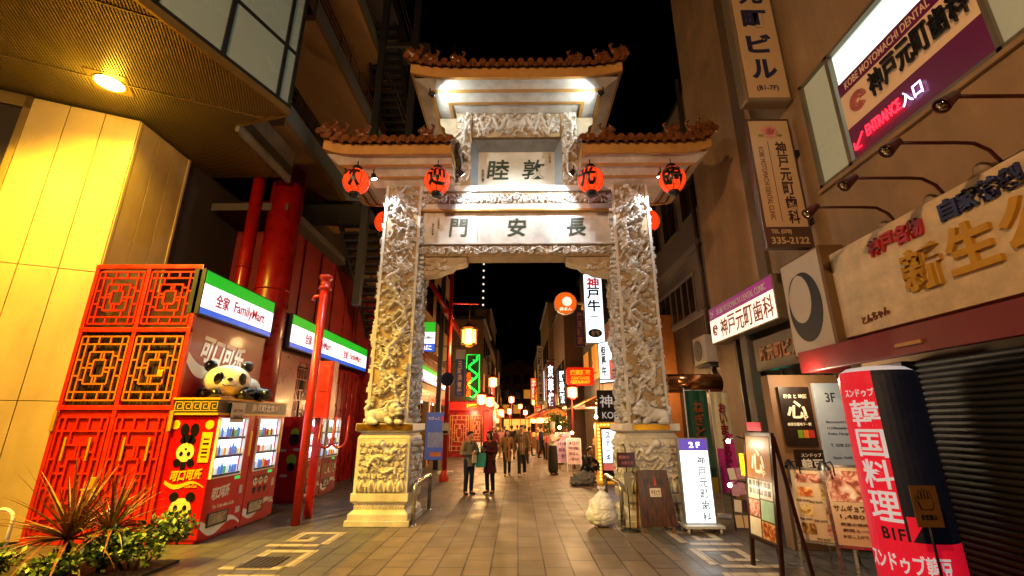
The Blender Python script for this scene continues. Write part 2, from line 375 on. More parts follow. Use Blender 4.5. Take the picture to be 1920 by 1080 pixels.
# ---------------------------------------------------------------- the ground
pav_c = brick_mat('warm_pavers', '#6f6052', '#5c5046', '#1d1611', .68, .36, .012, .5, (0, 0, R(90)), .35, .5, .3, 4)
pav_g = brick_mat('grey_pavers', '#57534e', '#4a4643', '#171615', .62, .31, .011, .46, (0, 0, R(90)), .35, .5, .28, 4)
b = B(); b.add([(-400, -400, -.012), (400, -400, -.012), (400, 600, -.012), (-400, 600, -.012)], [(0, 1, 2, 3)])
tag(b.build('ground', M('asphalt', '#2a2826', .7, var=.3, scale=1)), kind='structure')
b = B(); b.bx(-14, 9, -12, 90, -.2, -.004); tag(b.build('side_pavement', pav_g), kind='structure')
b = B(); b.add([(-2.4, -12, 0), (2.3, -12, 0), (2.3, 90, 0), (-2.4, 90, 0)], [(0, 1, 2, 3)]); tag(b.build('street_paving', pav_c), kind='structure')
inlay = brick_mat('pale_inlay_stone', '#a59a86', '#94897a', '#3a342c', .34, .34, .008, .5, (0, 0, 0), .2, 0, .2, 6)
b = B()
def strip(x0, x1, y0, y1): b.bx(min(x0, x1), max(x0, x1), y0, y1, -.006, .0005)
for sg, x in ((1, 2.62), (-1, -3.02)):
    y = 9.0 if sg < 0 else 9.15
    for k in range(6):
        a = x
        strip(a, a + sg * .13, y - 1.02, y - .2)
        strip(a + sg * .13, a + sg * .78, y - .33, y - .2)
        strip(a + sg * .65, a + sg * .78, y - .86, y - .33)
        strip(a + sg * .34, a + sg * .65, y - .86, y - .73)
        strip(a + sg * .34, a + sg * .46, y - .73, y - .55)
        strip(a + sg * .13, a + sg * .95, y - 1.15, y - 1.02)
        y -= 1.16
tag(b.build('meander_paving_strip', inlay), kind='structure')
b = B(); b.bx(-3.78, -3.28, 6.72, 7.28, -.01, .004)
for i in range(7): b.bx(-3.74 + .07 * i, -3.70 + .07 * i, 6.78, 7.22, .004, .012)
tag(b.build('drain_cover', M('cast_iron', '#4b4338', .45, .6, var=.4, scale=20)), 'dark cast iron drain cover set in the pale key pattern left of the gate', 'drain cover')

# ---------------------------------------------------------------- the stone gate
gate = thing('ceremonial_gate', 'tall white carved stone gate with three tiled roofs spanning the street', 'gate', (0, 9.2, 0))
rng = random.Random(4)
def relief_column(w, seed):
    r = Relief(w, 5.36, .0112); g = random.Random(seed)
    clouds(r, g, int(330 * w), .028, .075, .07)
    for z0 in (.42, 2.0, 3.65): dragon(r, g, g.uniform(-.04, .04), z0, z0 + 1.35, .21 * w / .76, .072, g.choice((-1, 1)))
    flames(r, g, int(110 * w)); r.H += .005 * np.random.RandomState(seed).rand(*r.H.shape)
    return r
def relief_base(w, h, seed):
    r = Relief(w, h, .0112); g = random.Random(seed)
    for j in range(6):
        z = .30 + .115 * j
        for i in range(int(w / .11) + 2):
            x = -w / 2 + .11 * (i + .5 * (j % 2)); r.dome(x, z, .052, .05, .75); r.spiral(x, z, .045, 1.2, .012, .07, g.uniform(0, 6), g.choice((-1, 1)))
    for i in range(5):
        x = -w / 2 + w * (i + .5) / 5; r.dome(x, .12, .075, .07, 1.7); r.dome(x, .13, .04, .09, 2.2)
        for s_ in (-1, 1): r.stroke([(x + s_ * .09, .02), (x + s_ * .07, .16), (x + s_ * .02, .27)], .02, .012, .06)
    pts = [(.30 * w * math.cos(i / 30 * 8.2) * (1 - .25 * i / 30), .34 + .5 * i / 30 + .06 * math.sin(i * .9)) for i in range(31)]
    r.stroke(pts, .03, .055, .12, .12); hx, hz = pts[-1]; r.dome(hx, hz, .09, .15); r.dome(hx + .08, hz - .02, .055, .14)
    for k in (4, 9, 14, 20, 25): x, z = pts[k]; r.stroke([(x, z), (x + .1, z + .06), (x + .15, z - .03)], .026, .012, .1); r.stroke([(x, z), (x - .09, z + .05), (x - .13, z + .1)], .018, .008, .09)
    flames(r, g, 14); return r
def scroll(w, h, seed, dens=1.0):
    r = Relief(w, h, .0112); g = random.Random(seed); n = int(w / (h * .62) * dens)
    for i in range(n):
        x = -w / 2 + w * (i + .5) / n; q = h * .3; sg = 1 if i % 2 else -1
        r.spiral(x, h / 2 + sg * h * .12, q, 1.6, h * .075, .075, g.uniform(0, 6), sg)
        r.dome(x + q * .9, h / 2 - sg * h * .22, h * .15, .07); r.dome(x - q * .5, h / 2 - sg * h * .3, h * .1, .065)
    r.stroke([(-w / 2 + w * i / 60, h / 2 + h * .25 * math.sin(i * .9)) for i in range(61)], h * .08, h * .08, .08, .06)
    return r
def frieze_dragons(w, h, seed):
    r = scroll(w, h, seed, .8); g = random.Random(seed)
    for sg in (-1, 1):
        pts = [(sg * w * (.08 + .38 * i / 30), h / 2 + h * .26 * math.sin(i * .62)) for i in range(31)]
        r.stroke(pts, h * .1, h * .06, .09, .1); r.dome(pts[0][0], pts[0][1], h * .17, .1)
    r.dome(0, h / 2, h * .16, .09)
    return r
rc_f = relief_column(.74, 11); rc_s = relief_column(.98, 23); rb_f = relief_base(.92, .98, 3); rb_s = relief_base(.86, .98, 5)
YB = 0
for sg in (-1, 1):
    cx = 2.63 * sg
    b = B()                                                     # stepped pedestal (local y: 0 = front face)
    for (hw, y0, y1, z0, z1) in ((.61, 0, 1.3, 0, .1), (.57, .04, 1.26, .1, .2)): b.bx(cx - hw, cx + hw, y0, y1, z0, z1)
    b.frustum((cx - .57, cx + .57, .04, 1.26, .2), (cx - .49, cx + .49, .12, 1.18, .27))
    b.bx(cx - .49, cx + .49, .12, 1.18, .27, .37)
    b.frustum((cx - .49, cx + .49, .12, 1.18, .37), (cx - .55, cx + .55, .06, 1.24, .42)); b.bx(cx - .55, cx + .55, .06, 1.24, .42, .56)
    b.bx(cx - .52, cx + .52, .1, 1.2, .56, 1.56)
    b.bx(cx - .52, cx - .44, .085, .1, .56, 1.56); b.bx(cx + .44, cx + .52, .085, .1, .56, 1.56)
    b.frustum((cx - .53, cx + .53, .09, 1.21, 1.56), (cx - .47, cx + .47, .15, 1.15, 1.66))
    b.frustum((cx - .47, cx + .47, .15, 1.15, 1.66), (cx - .57, cx + .57, .05, 1.25, 1.70)); b.bx(cx - .57, cx + .57, .05, 1.25, 1.70, 1.84)
    for i in range(18): b.sph((cx - .47 + .055 * i, .13, .32), (.022, .03, .035), nu=8, nv=6)
    ped = b.build('pedestal', marble, gate, bevel=.008)
    rb_f.build('carved_panel', marble, ped, (cx, .1, .57), 0, mirror=sg > 0)
    rb_s.build('carved_panel', marble, ped, (cx - sg * .52, .65, .57), 90 if sg < 0 else -90)
    p = B(); p.bx(cx - (.36 if sg > 0 else .55), cx + (.36 if sg > 0 else .55), .03, .06, 1.715, 1.825)
    p.build('brass_plaque', brass, ped)
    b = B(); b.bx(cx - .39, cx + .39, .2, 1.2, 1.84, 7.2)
    sh = b.build('shaft', ground_stone, gate, bevel=.01)
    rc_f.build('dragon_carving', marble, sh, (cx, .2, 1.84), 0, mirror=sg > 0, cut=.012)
    for sx in (-1, 1): q = B(); q.bx(cx + sx * .39 - .03, cx + sx * .39 + .03, .17, .2, 1.84, 7.2); q.build('corner_strip', marble, sh)
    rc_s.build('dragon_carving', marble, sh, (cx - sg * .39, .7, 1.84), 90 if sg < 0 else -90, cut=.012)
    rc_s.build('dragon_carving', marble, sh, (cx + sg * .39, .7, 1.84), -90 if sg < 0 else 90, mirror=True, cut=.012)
    # crouching lion on the pedestal, head turned towards the opening / the left
    parts = [((cx - .1, .15, 2.0), (.25, .11, .14)), ((cx - .28, .13, 1.97), (.13, .12, .14)), ((cx + .17, .1, 2.13), (.12, .11, .12)), ((cx + .27, .04, 2.1), (.075, .075, .06)), ((cx + .28, .03, 2.03), (.06, .06, .035)), ((cx + .325, .01, 2.12), .028),
             ((cx + .24, .02, 2.18), .03), ((cx + .2, -.01, 2.17), .025), ((cx + .22, .1, 1.87), .06, (cx + .32, -.03, 1.865), .045), ((cx + .06, .02, 1.9), .065, (cx + .14, -.05, 1.865), .045),
             ((cx - .3, .04, 1.88), .075, (cx - .16, -.04, 1.865), .045), ((cx - .38, .14, 1.95), .05, (cx - .42, .12, 2.12), .03), ((cx - .42, .12, 2.13), .045, (cx - .36, .12, 2.2), .025)]
    for i in range(16):
        a = 2 * PI * i / 16; parts.append(((cx + .12 + .12 * math.cos(a), .07 + .02 * math.sin(3 * a), 2.13 + .14 * math.sin(a)), .035))
    for i in range(9): parts.append(((cx + .02 - .055 * i, .08, 2.13 - .004 * i * i), .028))
    for i in range(7): parts.append(((cx - .02 + .03 * math.cos(i * 2), .07, 1.92 + .04 * i), .034))
    if sg > 0: parts = [tuple((2 * cx - e[0], e[1], e[2]) if isinstance(e, tuple) and i % 2 == 0 else e for i, e in enumerate(q)) for q in parts]
    blob('lion', marble, parts, .0125, gate, smooth=1)
# beams between the shafts
yb = .32
def gbox(name, x0, x1, y0, y1, z0, z1, m=marble, par=None, bev=.008):
    q = B(); q.bx(x0, x1, y0, y1, z0, z1); return q.build(name, m, par or gate, bevel=bev)
lf = gbox('lower_frieze', -2.24, 2.24, .36, .82, 5.49, 5.75, ground_stone)
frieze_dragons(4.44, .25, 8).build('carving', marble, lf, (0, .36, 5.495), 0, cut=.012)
gbox('moulding', -2.24, 2.24, .27, 1.1, 5.75, 5.79)
b = B()
for x0, x1 in ((-2.24, -.905), (-.9, .9), (.905, 2.24)): b.bx(x0, x1, .36, .84, 5.79, 6.58)
npan = b.build('name_panel', marble, gate, bevel=.006)
for c, x in (('門', -1.35), ('安', 0), ('長', 1.38)): put(B(), c, x, 6.2, .44, .46, 0, .018, .36, .014, shear=.08).build('character', ink, npan)
b = B(); put(b, '乙丑年秋', -1.82, 6.3, .045, .26, 0, .01, .36, .006, True); put(b, '神戸市長書', -1.95, 6.16, .04, .3, 0, .01, .36, .006, True)
b.build('lettering', ink, npan)
gbox('moulding', -2.24, 2.24, .25, 1.1, 6.58, 6.63, ochre)
gbox('moulding', -2.24, 2.24, .30, 1.1, 6.63, 6.78)
uf = gbox('upper_frieze', -2.24, 2.24, .36, 1.04, 6.78, 7.10, ground_stone)
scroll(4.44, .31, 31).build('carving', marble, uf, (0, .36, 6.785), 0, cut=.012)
gbox('moulding', -2.24, 2.24, .27, 1.1, 7.10, 7.25)
for sg in (-1, 1):                                                # carved brackets under the beam
    b = B(); pts = [(2.24, 5.49), (1.13, 5.49), (1.15, 5.38), (1.25, 5.33), (1.42, 5.30), (1.5, 5.22), (1.66, 5.17), (1.78, 5.1), (2.0, 5.07), (2.24, 5.03)]
    b.py([(sg * x, z) for x, z in pts], .42, .78); br = b.build('bracket', marble_d, gate, bevel=.006)
    r = Relief(.62, .3, .0125); clouds(r, random.Random(2), 22, .03, .07, .04); r.build('carving', marble_d, br, (sg * 1.9, .42, 5.15), 0, cut=.01)
    b = B()
    for i in range(6): b.bx(sg * 2.24 - (.13 if sg > 0 else 0), sg * 2.24 + (.13 if sg < 0 else 0), .3, .42, 4.85 + .11 * i, 4.92 + .11 * i)
    b.build('bracket_blocks', marble, gate, bevel=.01)
# upper storey: two carved posts, a dragon panel and the recessed title panel
for sg in (-1, 1):
    q = gbox('upper_post', sg * 1.3 - .2, sg * 1.3 + .2, .3, 1.1, 7.25, 9.3, ground_stone)
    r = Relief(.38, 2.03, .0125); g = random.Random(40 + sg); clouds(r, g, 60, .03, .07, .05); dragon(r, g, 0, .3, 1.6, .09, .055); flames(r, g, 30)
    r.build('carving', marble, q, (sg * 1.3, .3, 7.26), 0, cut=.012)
    b = B(); b.bx(sg * 1.56 - .06, sg * 1.56 + .06, .34, 1.06, 7.25, 8.25); b.build('side_slab', grey_stone, gate, bevel=.006)
    b = B(); b.py([(sg * 1.5, 9.3), (sg * 1.95, 9.3), (sg * 1.93, 9.1), (sg * 1.82, 9.02), (sg * 1.8, 8.88), (sg * 1.5, 8.72)], .5, .9)
    b.build('corner_bracket', marble_d, gate, bevel=.008)
q = gbox('dragon_panel', -1.1, 1.1, .33, 1.0, 8.62, 9.3, ground_stone)
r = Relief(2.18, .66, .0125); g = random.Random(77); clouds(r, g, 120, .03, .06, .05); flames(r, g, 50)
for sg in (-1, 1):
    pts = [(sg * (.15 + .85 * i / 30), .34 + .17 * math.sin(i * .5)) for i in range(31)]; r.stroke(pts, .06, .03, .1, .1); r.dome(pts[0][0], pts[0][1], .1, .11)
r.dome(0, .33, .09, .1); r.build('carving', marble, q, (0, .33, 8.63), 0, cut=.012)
b = B()
for a, c in (((-1.1, 7.25), (-.97, 7.45)), ((1.1, 7.25), (.97, 7.45))):
    pass
o4 = [(-1.1, 7.27), (1.1, 7.27), (1.1, 8.6), (-1.1, 8.6)]; i4 = [(-.95, 7.43), (.95, 7.43), (.95, 8.44), (-.95, 8.44)]
b.add([(x, .4, z) for x, z in o4] + [(x, .74, z) for x, z in i4], [(0, 1, 5, 4), (1, 2, 6, 5), (2, 3, 7, 6), (3, 0, 4, 7)])
b.build('title_frame', grey_stone, gate)
tp = gbox('title_panel', -1.05, 1.05, .72, 1.0, 7.3, 8.6, M('title_stone', '#c4bcab', .5, var=.12, scale=3), bev=0)
put(B(), '睦', -.46, 7.94, .56, .56, 0, .012, .72, .014, shear=.1).build('character', ink, tp); put(B(), '敦', .42, 7.94, .56, .56, 0, .008, .72, .014, shear=.1).build('character', ink, tp)
b = B(); put(b, '乙丑年', .84, 8.24, .05, .26, 0, .01, .72, .006, True); put(b, '林同春', -.84, 7.78, .07, .36, 0, .012, .72, .006, True)
b.build('lettering', ink, tp)
# roofs
beast_me = None
def beast(par, loc, rz=0, s=1.0):
    global beast_me
    if beast_me is None:
        o = blob('ridge_beast', tile, [((0, 0, .16), (.16, .07, .1)), ((.13, 0, .27), (.085, .07, .09)), ((.2, 0, .25), .045), ((-.15, 0, .22), .05, (-.2, 0, .4), .03), ((-.2, 0, .4), .045, (-.12, 0, .47), .02),
             ((.1, 0, .34), .03, (.07, 0, .45), .012), ((-.08, 0, .25), .03, (-.06, 0, .36), .012), ((0, 0, .25), .03, (.02, 0, .36), .012), ((.1, .03, .1), .035, (.12, .03, -.03), .03), ((-.1, .03, .1), .04, (-.1, .03, -.03), .03), ((.1, -.03, .1), .035, (.12, -.03, -.03), .03), ((-.1, -.03, .1), .04, (-.1, -.03, -.03), .03)], .02, smooth=0)
        beast_me = o.data; bpy.data.objects.remove(o)
    return inst('ridge_beast', beast_me, par, loc, (0, 0, rz), (s, s, s))
def roof(x0, x1, y0, y1, ze, fh, zr, zb, inset, ends=(1, 1)):
    """eave rectangle x0..x1, y0..y1 at ze (bottom of the fascia of height fh); ridge zr; coved underside down to zb"""
    cx = (x0 + x1) / 2; L = x1 - x0; ym = (y0 + y1) / 2
    def lift(x):
        u = (x - cx) / (L / 2); k = 0
        if u < 0 and ends[0] or u > 0 and ends[1]: k = abs(u) ** 5
        return .16 * k
    b = B(); n = 24                                                 # fascia ring: sheet between ze and ze+fh, swept up at the free ends
    for yy, t in ((y0, .08), (y1 - .08, .08)):
        for i in range(n):
            a, c = x0 + L * i / n, x0 + L * (i + 1) / n
            b.add([(a, yy, ze + lift(a)), (c, yy, ze + lift(c)), (c, yy, ze + fh + lift(c)), (a, yy, ze + fh + lift(a)), (a, yy + t, ze + lift(a)), (c, yy + t, ze + lift(c)), (c, yy + t, ze + fh + lift(c)), (a, yy + t, ze + fh + lift(a))],
                  [(0, 1, 2, 3), (7, 6, 5, 4), (0, 4, 5, 1), (3, 2, 6, 7)])
    for xx, e in ((x0, 0), (x1 - .08, 1)): b.bx(xx, xx + .08, y0 + .08, y1 - .08, ze + (lift(x0) if e == 0 else lift(x1)), ze + fh + (lift(x0) if e == 0 else lift(x1)))
    rf = b.build('roof', ochre, gate)
    ex0 = .07 if ends[0] else 0; ex1 = .07 if ends[1] else 0
    def ring(name, i0, z0, i1, z1, m):
        k0 = i0 if ends[0] else 0; k1 = i0 if ends[1] else 0; j0 = i1 if ends[0] else 0; j1 = i1 if ends[1] else 0
        q = B(); A = [(x0 + k0, y0 + i0), (x1 - k1, y0 + i0), (x1 - k1, y1 - i0), (x0 + k0, y1 - i0)]; D = [(x0 + j0, y0 + i1), (x1 - j1, y0 + i1), (x1 - j1, y1 - i1), (x0 + j0, y1 - i1)]
        q.add([(x, y, z0) for x, y in A] + [(x, y, z1) for x, y in D], [(0, 1, 5, 4), (1, 2, 6, 5), (2, 3, 7, 6), (3, 0, 4, 7)]); q.build(name, m, rf)
    d = inset / 5; h = (ze - zb)
    ring('cove', .08, ze + .06, d * 1.6, ze - h * .25, marble); ring('soffit_beam', d * 1.6, ze - h * .25, d * 2.1, ze - h * .32, ochre)
    ring('cove', d * 2.1, ze - h * .32 + .05, d * 3.4, ze - h * .6, marble); ring('soffit_beam', d * 3.4, ze - h * .6, d * 3.8, ze - h * .68, ochre)
    ring('cove', d * 3.8, ze - h * .68 + .04, inset, zb, marble)
    k0 = inset if ends[0] else 0; k1 = inset if ends[1] else 0
    q = B(); q.bx(x0 + k0 - .001, x1 - k1 + .001, y0 + inset, y1 - inset, zb, ze + fh); q.build('soffit_block', marble, rf)
    # tiles: pan surface, cover rolls with round end caps
    t = B(); zt = ze + fh + .02
    for s_ in (0, 1):
        ya = y0 - .1 if s_ == 0 else y1 + .1
        for i in range(n):
            a, c = x0 - ex0 + (L + ex0 + ex1) * i / n, x0 - ex0 + (L + ex0 + ex1) * (i + 1) / n
            t.add([(a, ya, zt + lift(a)), (c, ya, zt + lift(c)), (c, ym, zr), (a, ym, zr)], [(0, 1, 2, 3)])
        m_ = max(3, round((L + ex0 + ex1) / .215))
        for i in range(m_ + 1):
            a = x0 - ex0 + (L + ex0 + ex1) * i / m_; z = zt + lift(a) + .03
            t.tube([(a, ya - (.02 if s_ == 0 else -.02), z), (a, ya * .6 + ym * .4, z * .62 + zr * .38 - .03), (a, ym, zr + .02)], .058, 8)
            t.disc((a, z), .078, ya - .06 if s_ == 0 else ya + .02, ya - .02 if s_ == 0 else ya + .06, 12)
            if i < m_:
                a2 = a + (L + ex0 + ex1) / m_ / 2; t.py([(a2 - .085, zt + lift(a2) + .03), (a2 - .05, zt + lift(a2) - .055), (a2, zt + lift(a2) - .085), (a2 + .05, zt + lift(a2) - .055), (a2 + .085, zt + lift(a2) + .03)], ya - .03 if s_ == 0 else ya, ya if s_ == 0 else ya + .03)
    for e, xx in ((0, x0 - ex0), (1, x1 + ex1)): t.add([(xx, y0 - .1, zt + lift(xx)), (xx, y1 + .1, zt + lift(xx)), (xx, ym, zr)], [(0, 1, 2)])
    t.build('tiles', tile, rf)
    t = B(); t.tube([(x0 - ex0, ym, zr + .1), (cx, ym, zr + .04), (x1 + ex1, ym, zr + .1)], .11, 10)
    for e, xx in ((0, x0), (1, x1)):
        if ends[e]:
            for yy in (y0 - .08, y1 + .08): t.tube([(xx, yy, zt + lift(xx) + .1), (xx, yy * .5 + ym * .5, zt * .5 + zr * .5 + .09), (xx, ym, zr + .1)], .09, 8)
    t.build('ridge', tile, rf)
    return rf, lift, zt
rf, lf_, zt = roof(-2.42, 2.42, -.85, 2.2, 9.36, .26, 10.6, 9.28, 1.12)
for x in (-2.36, -1.95, -1.35, 1.35, 1.95, 2.36):
    s_ = 1 if x > 0 else -1; beast(rf, (x, -.86, zt + lf_(x) + .06), 0 if s_ > 0 else PI, .8 if abs(x) < 2 else .95)
for x in (-4.32, 1.46):
    e = (1, 0) if x < 0 else (0, 1)
    rf, lf_, zt = roof(x, x + 2.86, -.58, 2.0, 7.56, .26, 8.75, 7.2, .86, e)
    for q in (.08, .35, .85, 2.3):
        X_ = x + q if x < 0 else x + 2.86 - q; beast(rf, (X_, -.6, zt + lf_(X_) + .07), PI if x < 0 else 0, .85)
# gate flood lights (lit in the photograph, under the eaves)
fl_m = M('flood_lens', '#ffffff', .4, var=0, emit=30, ecol='#e9fff6')
def flood(x, y, z, tx, ty, tz, power, ang=120, col=(.9, 1, .95), nm='floodlight'):
    r_ = thing('tmp', None, None); bpy.data.objects.remove(r_)
    q = B(); d = (Vector((tx, ty, tz)) - Vector((x, y, z))).normalized()
    p = Vector((x, y, z)); q.tube([p - d * .12, p - d * .02, p], [.045, .07, .075], 14, 0); q.tube([p - d * .01, p + d * .004], [.06, .06], 14, 1)
    q.tube([p - d * .1, p - d * .1 + Vector((0, 0, .14))], .015, 6, 0)
    o = q.build(nm, [dark_steel, fl_m], gate)
    l = lamp('flood_beam', 'SPOT', (x + d.x * .03, y + d.y * .03 + 9.2, z + d.z * .03), power, col, gate, (tx, ty + 9.2, tz), ang, .5, .04)
for sg in (-1, 1):
    flood(sg * 1.9, -.62, 9.08, sg * .1, .6, 8.9, 62, 155)
    flood(sg * 3.2, -.3, 7.1, sg * 2.75, .35, 4.6, 190, 110, (.82, .92, 1))
    flood(sg * 1.2, -.42, 7.12, sg * .2, .45, 6.3, 150, 130, (.9, .95, 1))
# lanterns
lan_m = M('red_lantern_paper', '#c43a1c', .6, var=.15, scale=6, emit=.85, ecol='#ff4414')
tmpl = {}
def cut(q, step, ext):
    me = q.mesh('tmp', []); bm = bmesh.new(); bm.from_mesh(me); bpy.data.meshes.remove(me)
    for ax in ((1, 0, 0), (0, 0, 1)):
        k = -ext
        while k < ext:
            bmesh.ops.bisect_plane(bm, geom=bm.verts[:] + bm.edges[:] + bm.faces[:], plane_co=(ax[0] * k, 0, ax[2] * k), plane_no=ax); k += step
    o = B(); bm.verts.index_update(); o.add([v.co[:] for v in bm.verts], [[v.index for v in f.verts] for f in bm.faces]); bm.free(); return o
def lantern(x, y, z, ch, label, rz=0, group='red paper lanterns hung under the gate eaves'):
    t = thing('paper_lantern', label, 'lantern', (x, y, z), rz, group)
    if 'body' not in tmpl:
        q = B(); prof = []
        for i in range(25):
            a = -PI / 2 + PI * i / 24; prof.append((max(.07, .285 * math.cos(a)) * (1 - .012 * (i % 2)), .30 * math.sin(a)))
        q.lathe(prof, n=28); o = q.build('paper_body', lan_m); tmpl['body'] = o.data; bpy.data.objects.remove(o)
        q = B()
        q.lathe([(.0, .36), (.1, .36), (.12, .28), (.09, .27)]); q.lathe([(.1, -.27), (.12, -.29), (.1, -.36), (0, -.36)])
        q.tube([(0, 0, .36), (0, 0, .52)], .012, 6)
        for i in range(8):
            a = PI / 4 * i; q.tube([(.288 * math.cos(t_) * math.cos(a), .29 * math.cos(t_) * math.sin(a), .303 * math.sin(t_)) for t_ in np.linspace(-1.25, 1.25, 9)], .006, 4)
        o = q.build('cap', black); tmpl['cap'] = o.data; bpy.data.objects.remove(o)
    inst('paper_body', tmpl['body'], t); inst('cap', tmpl['cap'], t)
    q = B(); put(q, ch, 0, .01, .44, .46, 0, .035, 0, .001)
    q = cut(q, .04, .25)
    vs = []
    for (vx, vy, vz) in q.v:                                        # wrap the character round the paper
        k = math.sqrt(max(.02, 1 - (vz / .30) ** 2)) * .285 + .008; a = vx / .3; vs.append((k * math.sin(a), -k * math.cos(a) + vy, vz))
    q.v = vs; q.build('character', black, t)
    return t
lantern(-3.53, 8.72, 6.93, '欢', 'red paper lantern lettered 欢, outermost under the left gate roof', -4)
lantern(-1.74, 8.72, 6.93, '迎', 'red paper lantern lettered 迎, inner one under the left gate roof', 8)
lantern(1.62, 8.72, 6.93, '光', 'red paper lantern lettered 光, inner one under the right gate roof', -28)
lantern(3.4, 8.72, 6.93, '臨', 'red paper lantern lettered 臨, outermost under the right gate roof', -19)
lantern(-3.5, 10.9, 6.97, '臨', 'red lantern half hidden behind the top of the left gate pillar', 180)
lantern(3.5, 10.9, 6.97, '欢', 'red lantern half hidden behind the top of the right gate pillar', 180)
# ---------------------------------------------------------------- left: the office building with the ribbed soffit
off = thing('office_building', 'cream panelled office building with ribbed soffit and glass bay at the left edge', 'building', (-7.87, 7.9, 0))
OX, OY = -7.87, 7.9
def orel(x, y): return (x - OX, y - OY)
ZS = 7.94
f1 = Vector((-1.44, -.69, 0)).normalized()                        # along the slanted front face, away from the corner
ang1 = math.degrees(math.atan2(-f1.y, -f1.x))
nrm = Vector((-f1.y, f1.x, 0)); nrm = nrm if nrm.y < 0 else -nrm   # outwards, towards the street
b = B(); e = f1 * 6
b.pz([(0, .02), (e.x, e.y + .02), (e.x, 6), (0 - .02, 6), (-.02, .3)], 0, ZS - .01, 0); b.build('core', M('dark_joint', '#3a3122', .8, var=0), off)  # dark core seen in the gaps between the wall panels
b = B()
def panel(s0, s1, z0, z1, t=.025):
    p0 = f1 * s0; p1 = f1 * s1; q = nrm * t
    b.pz([(p0.x, p0.y), (p0.x + q.x, p0.y + q.y), (p1.x + q.x, p1.y + q.y), (p1.x, p1.y)], z0, z1, 0)
for s0, s1 in ((.0, .56), (.572, 1.11), (1.122, 1.66)):
    for z0, z1 in ((.05, 2.2), (2.212, 4.55), (4.562, ZS - .05)): panel(s0, s1, z0, z1)
for z0, z1 in ((.05, 2.2), (2.212, 4.55)):
    panel(1.672, 2.8, z0, z1); panel(2.812, 5, z0, z1)
b.pz([(-.0, .0), (.025, 0), (.025, .06), (0, .06)], .05, ZS - .05, 0)
for k in range(3):
    for z0, z1 in ((.05, 4.55), (4.562, ZS - .05)): b.bx(0, .02, .07 + .445 * k, .07 + .445 * k + .433, z0, z1, 0)
b.bx(-.01, .04, 1.40, 1.46, .05, ZS - .05, 0)
b.build('wall_panels', cladding, off, bevel=.004)
wn = B(); p0 = f1 * 1.69
wn.pz([tuple((f1 * 1.66 + nrm * .05)[:2]), tuple((f1 * 1.76 + nrm * .05)[:2]), tuple((f1 * 1.76)[:2]), tuple((f1 * 1.66)[:2])], 4.58, ZS - .04)
wn.pz([tuple((f1 * 1.66 + nrm * .05)[:2]), tuple((f1 * 5 + nrm * .05)[:2]), tuple((f1 * 5)[:2]), tuple((f1 * 1.66)[:2])], ZS - .3, ZS - .04)
win = wn.build('window_frame', M('bronze_frame', '#8a7442', .35, .5, var=.1), off)
bl = B()
for k in range(46):
    z = 4.65 + .066 * k; a0 = f1 * 1.8 - nrm * .05; a1 = f1 * 5 - nrm * .05
    bl.bar((a0.x, a0.y, z), (a1.x, a1.y, z), .045, .05)
bl.build('blind', M('pale_blind', '#9c8a55', .5, var=.05), win)
gl = B(); gl.pz([tuple((f1 * 1.76 + nrm * .012)[:2]), tuple((f1 * 5 + nrm * .012)[:2]), tuple((f1 * 5 + nrm * .006)[:2]), tuple((f1 * 1.76 + nrm * .006)[:2])], 4.6, ZS - .3)
gg = thin_glass('clear_pane')
gl.build('pane', gg, win)
# soffit of parallel metal ribs
polyA = [(-13, 1.2), (-7.2, 1.2), (-4.71, 7.77), (-5.91, 8.1), (-13, 8.1)]; polyB = [(-13, 8.1), (-5.91, 8.1), (-5.86, 10.23), (-13, 10.23)]
def clip(poly, p, d):
    t0, t1 = -1e9, 1e9; n = len(poly)
    for i in range(n):
        a = Vector(poly[i]); c = Vector(poly[(i + 1) % n]) - a; nn = Vector((-c.y, c.x)); den = nn.dot(d); num = nn.dot(a - p)
        if abs(den) < 1e-9:
            if nn.dot(p - a) < 0: return None
            continue
        t = num / den
        if den > 0: t0 = max(t0, t)
        else: t1 = min(t1, t)
    return (t0, t1) if t1 - t0 > .02 else None
rd = Vector((f1.y, -f1.x)).normalized(); rd = rd if rd.y > 0 else -rd; fd = Vector((f1.x, f1.y))
sb = B()
for pl in (polyA, polyB): sb.pz([orel(*p) for p in pl], ZS + .05, ZS + .3, 0)
sof = sb.build('soffit', M('soffit_backing', '#2e2412', .7, var=0), off)
rb = B(); k = -8.5
lx, ly = -7.6, 6.83
while k < 7:
    p = Vector((-7.87, 7.9)) + fd * k
    for pl in (polyA, polyB):
        c = clip(pl, p, rd)
        if not c: continue
        segs = [c]
        tl = (Vector((lx, ly)) - p).dot(rd)
        if abs((Vector((lx, ly)) - p).dot(fd)) < .3 and c[0] < tl < c[1]: segs = [(c[0], tl - .3), (tl + .3, c[1])]
        for t0, t1 in segs:
            if t1 - t0 < .03: continue
            q0 = p + rd * t0; q1 = p + rd * t1
            rb.bar((q0.x - OX, q0.y - OY, ZS + .025), (q1.x - OX, q1.y - OY, ZS + .025), .027, .05)
    k += .047
rb.build('soffit_ribs', M('bronze_ribs', '#8c7a52', .38, .3, var=.08), off)
st = B()
for k in (-1.15, -3.15):
    q = Vector((-7.87, 7.9)) + rd * k; c = clip(polyA, q, fd)
    st.bar((q.x + fd.x * c[0] - OX, q.y + fd.y * c[0] - OY, ZS + .012), (q.x + fd.x * c[1] - OX, q.y + fd.y * c[1] - OY, ZS + .012), .03, .06)
st.build('soffit_trim', M('bronze_ribs'), off)
fs = B()
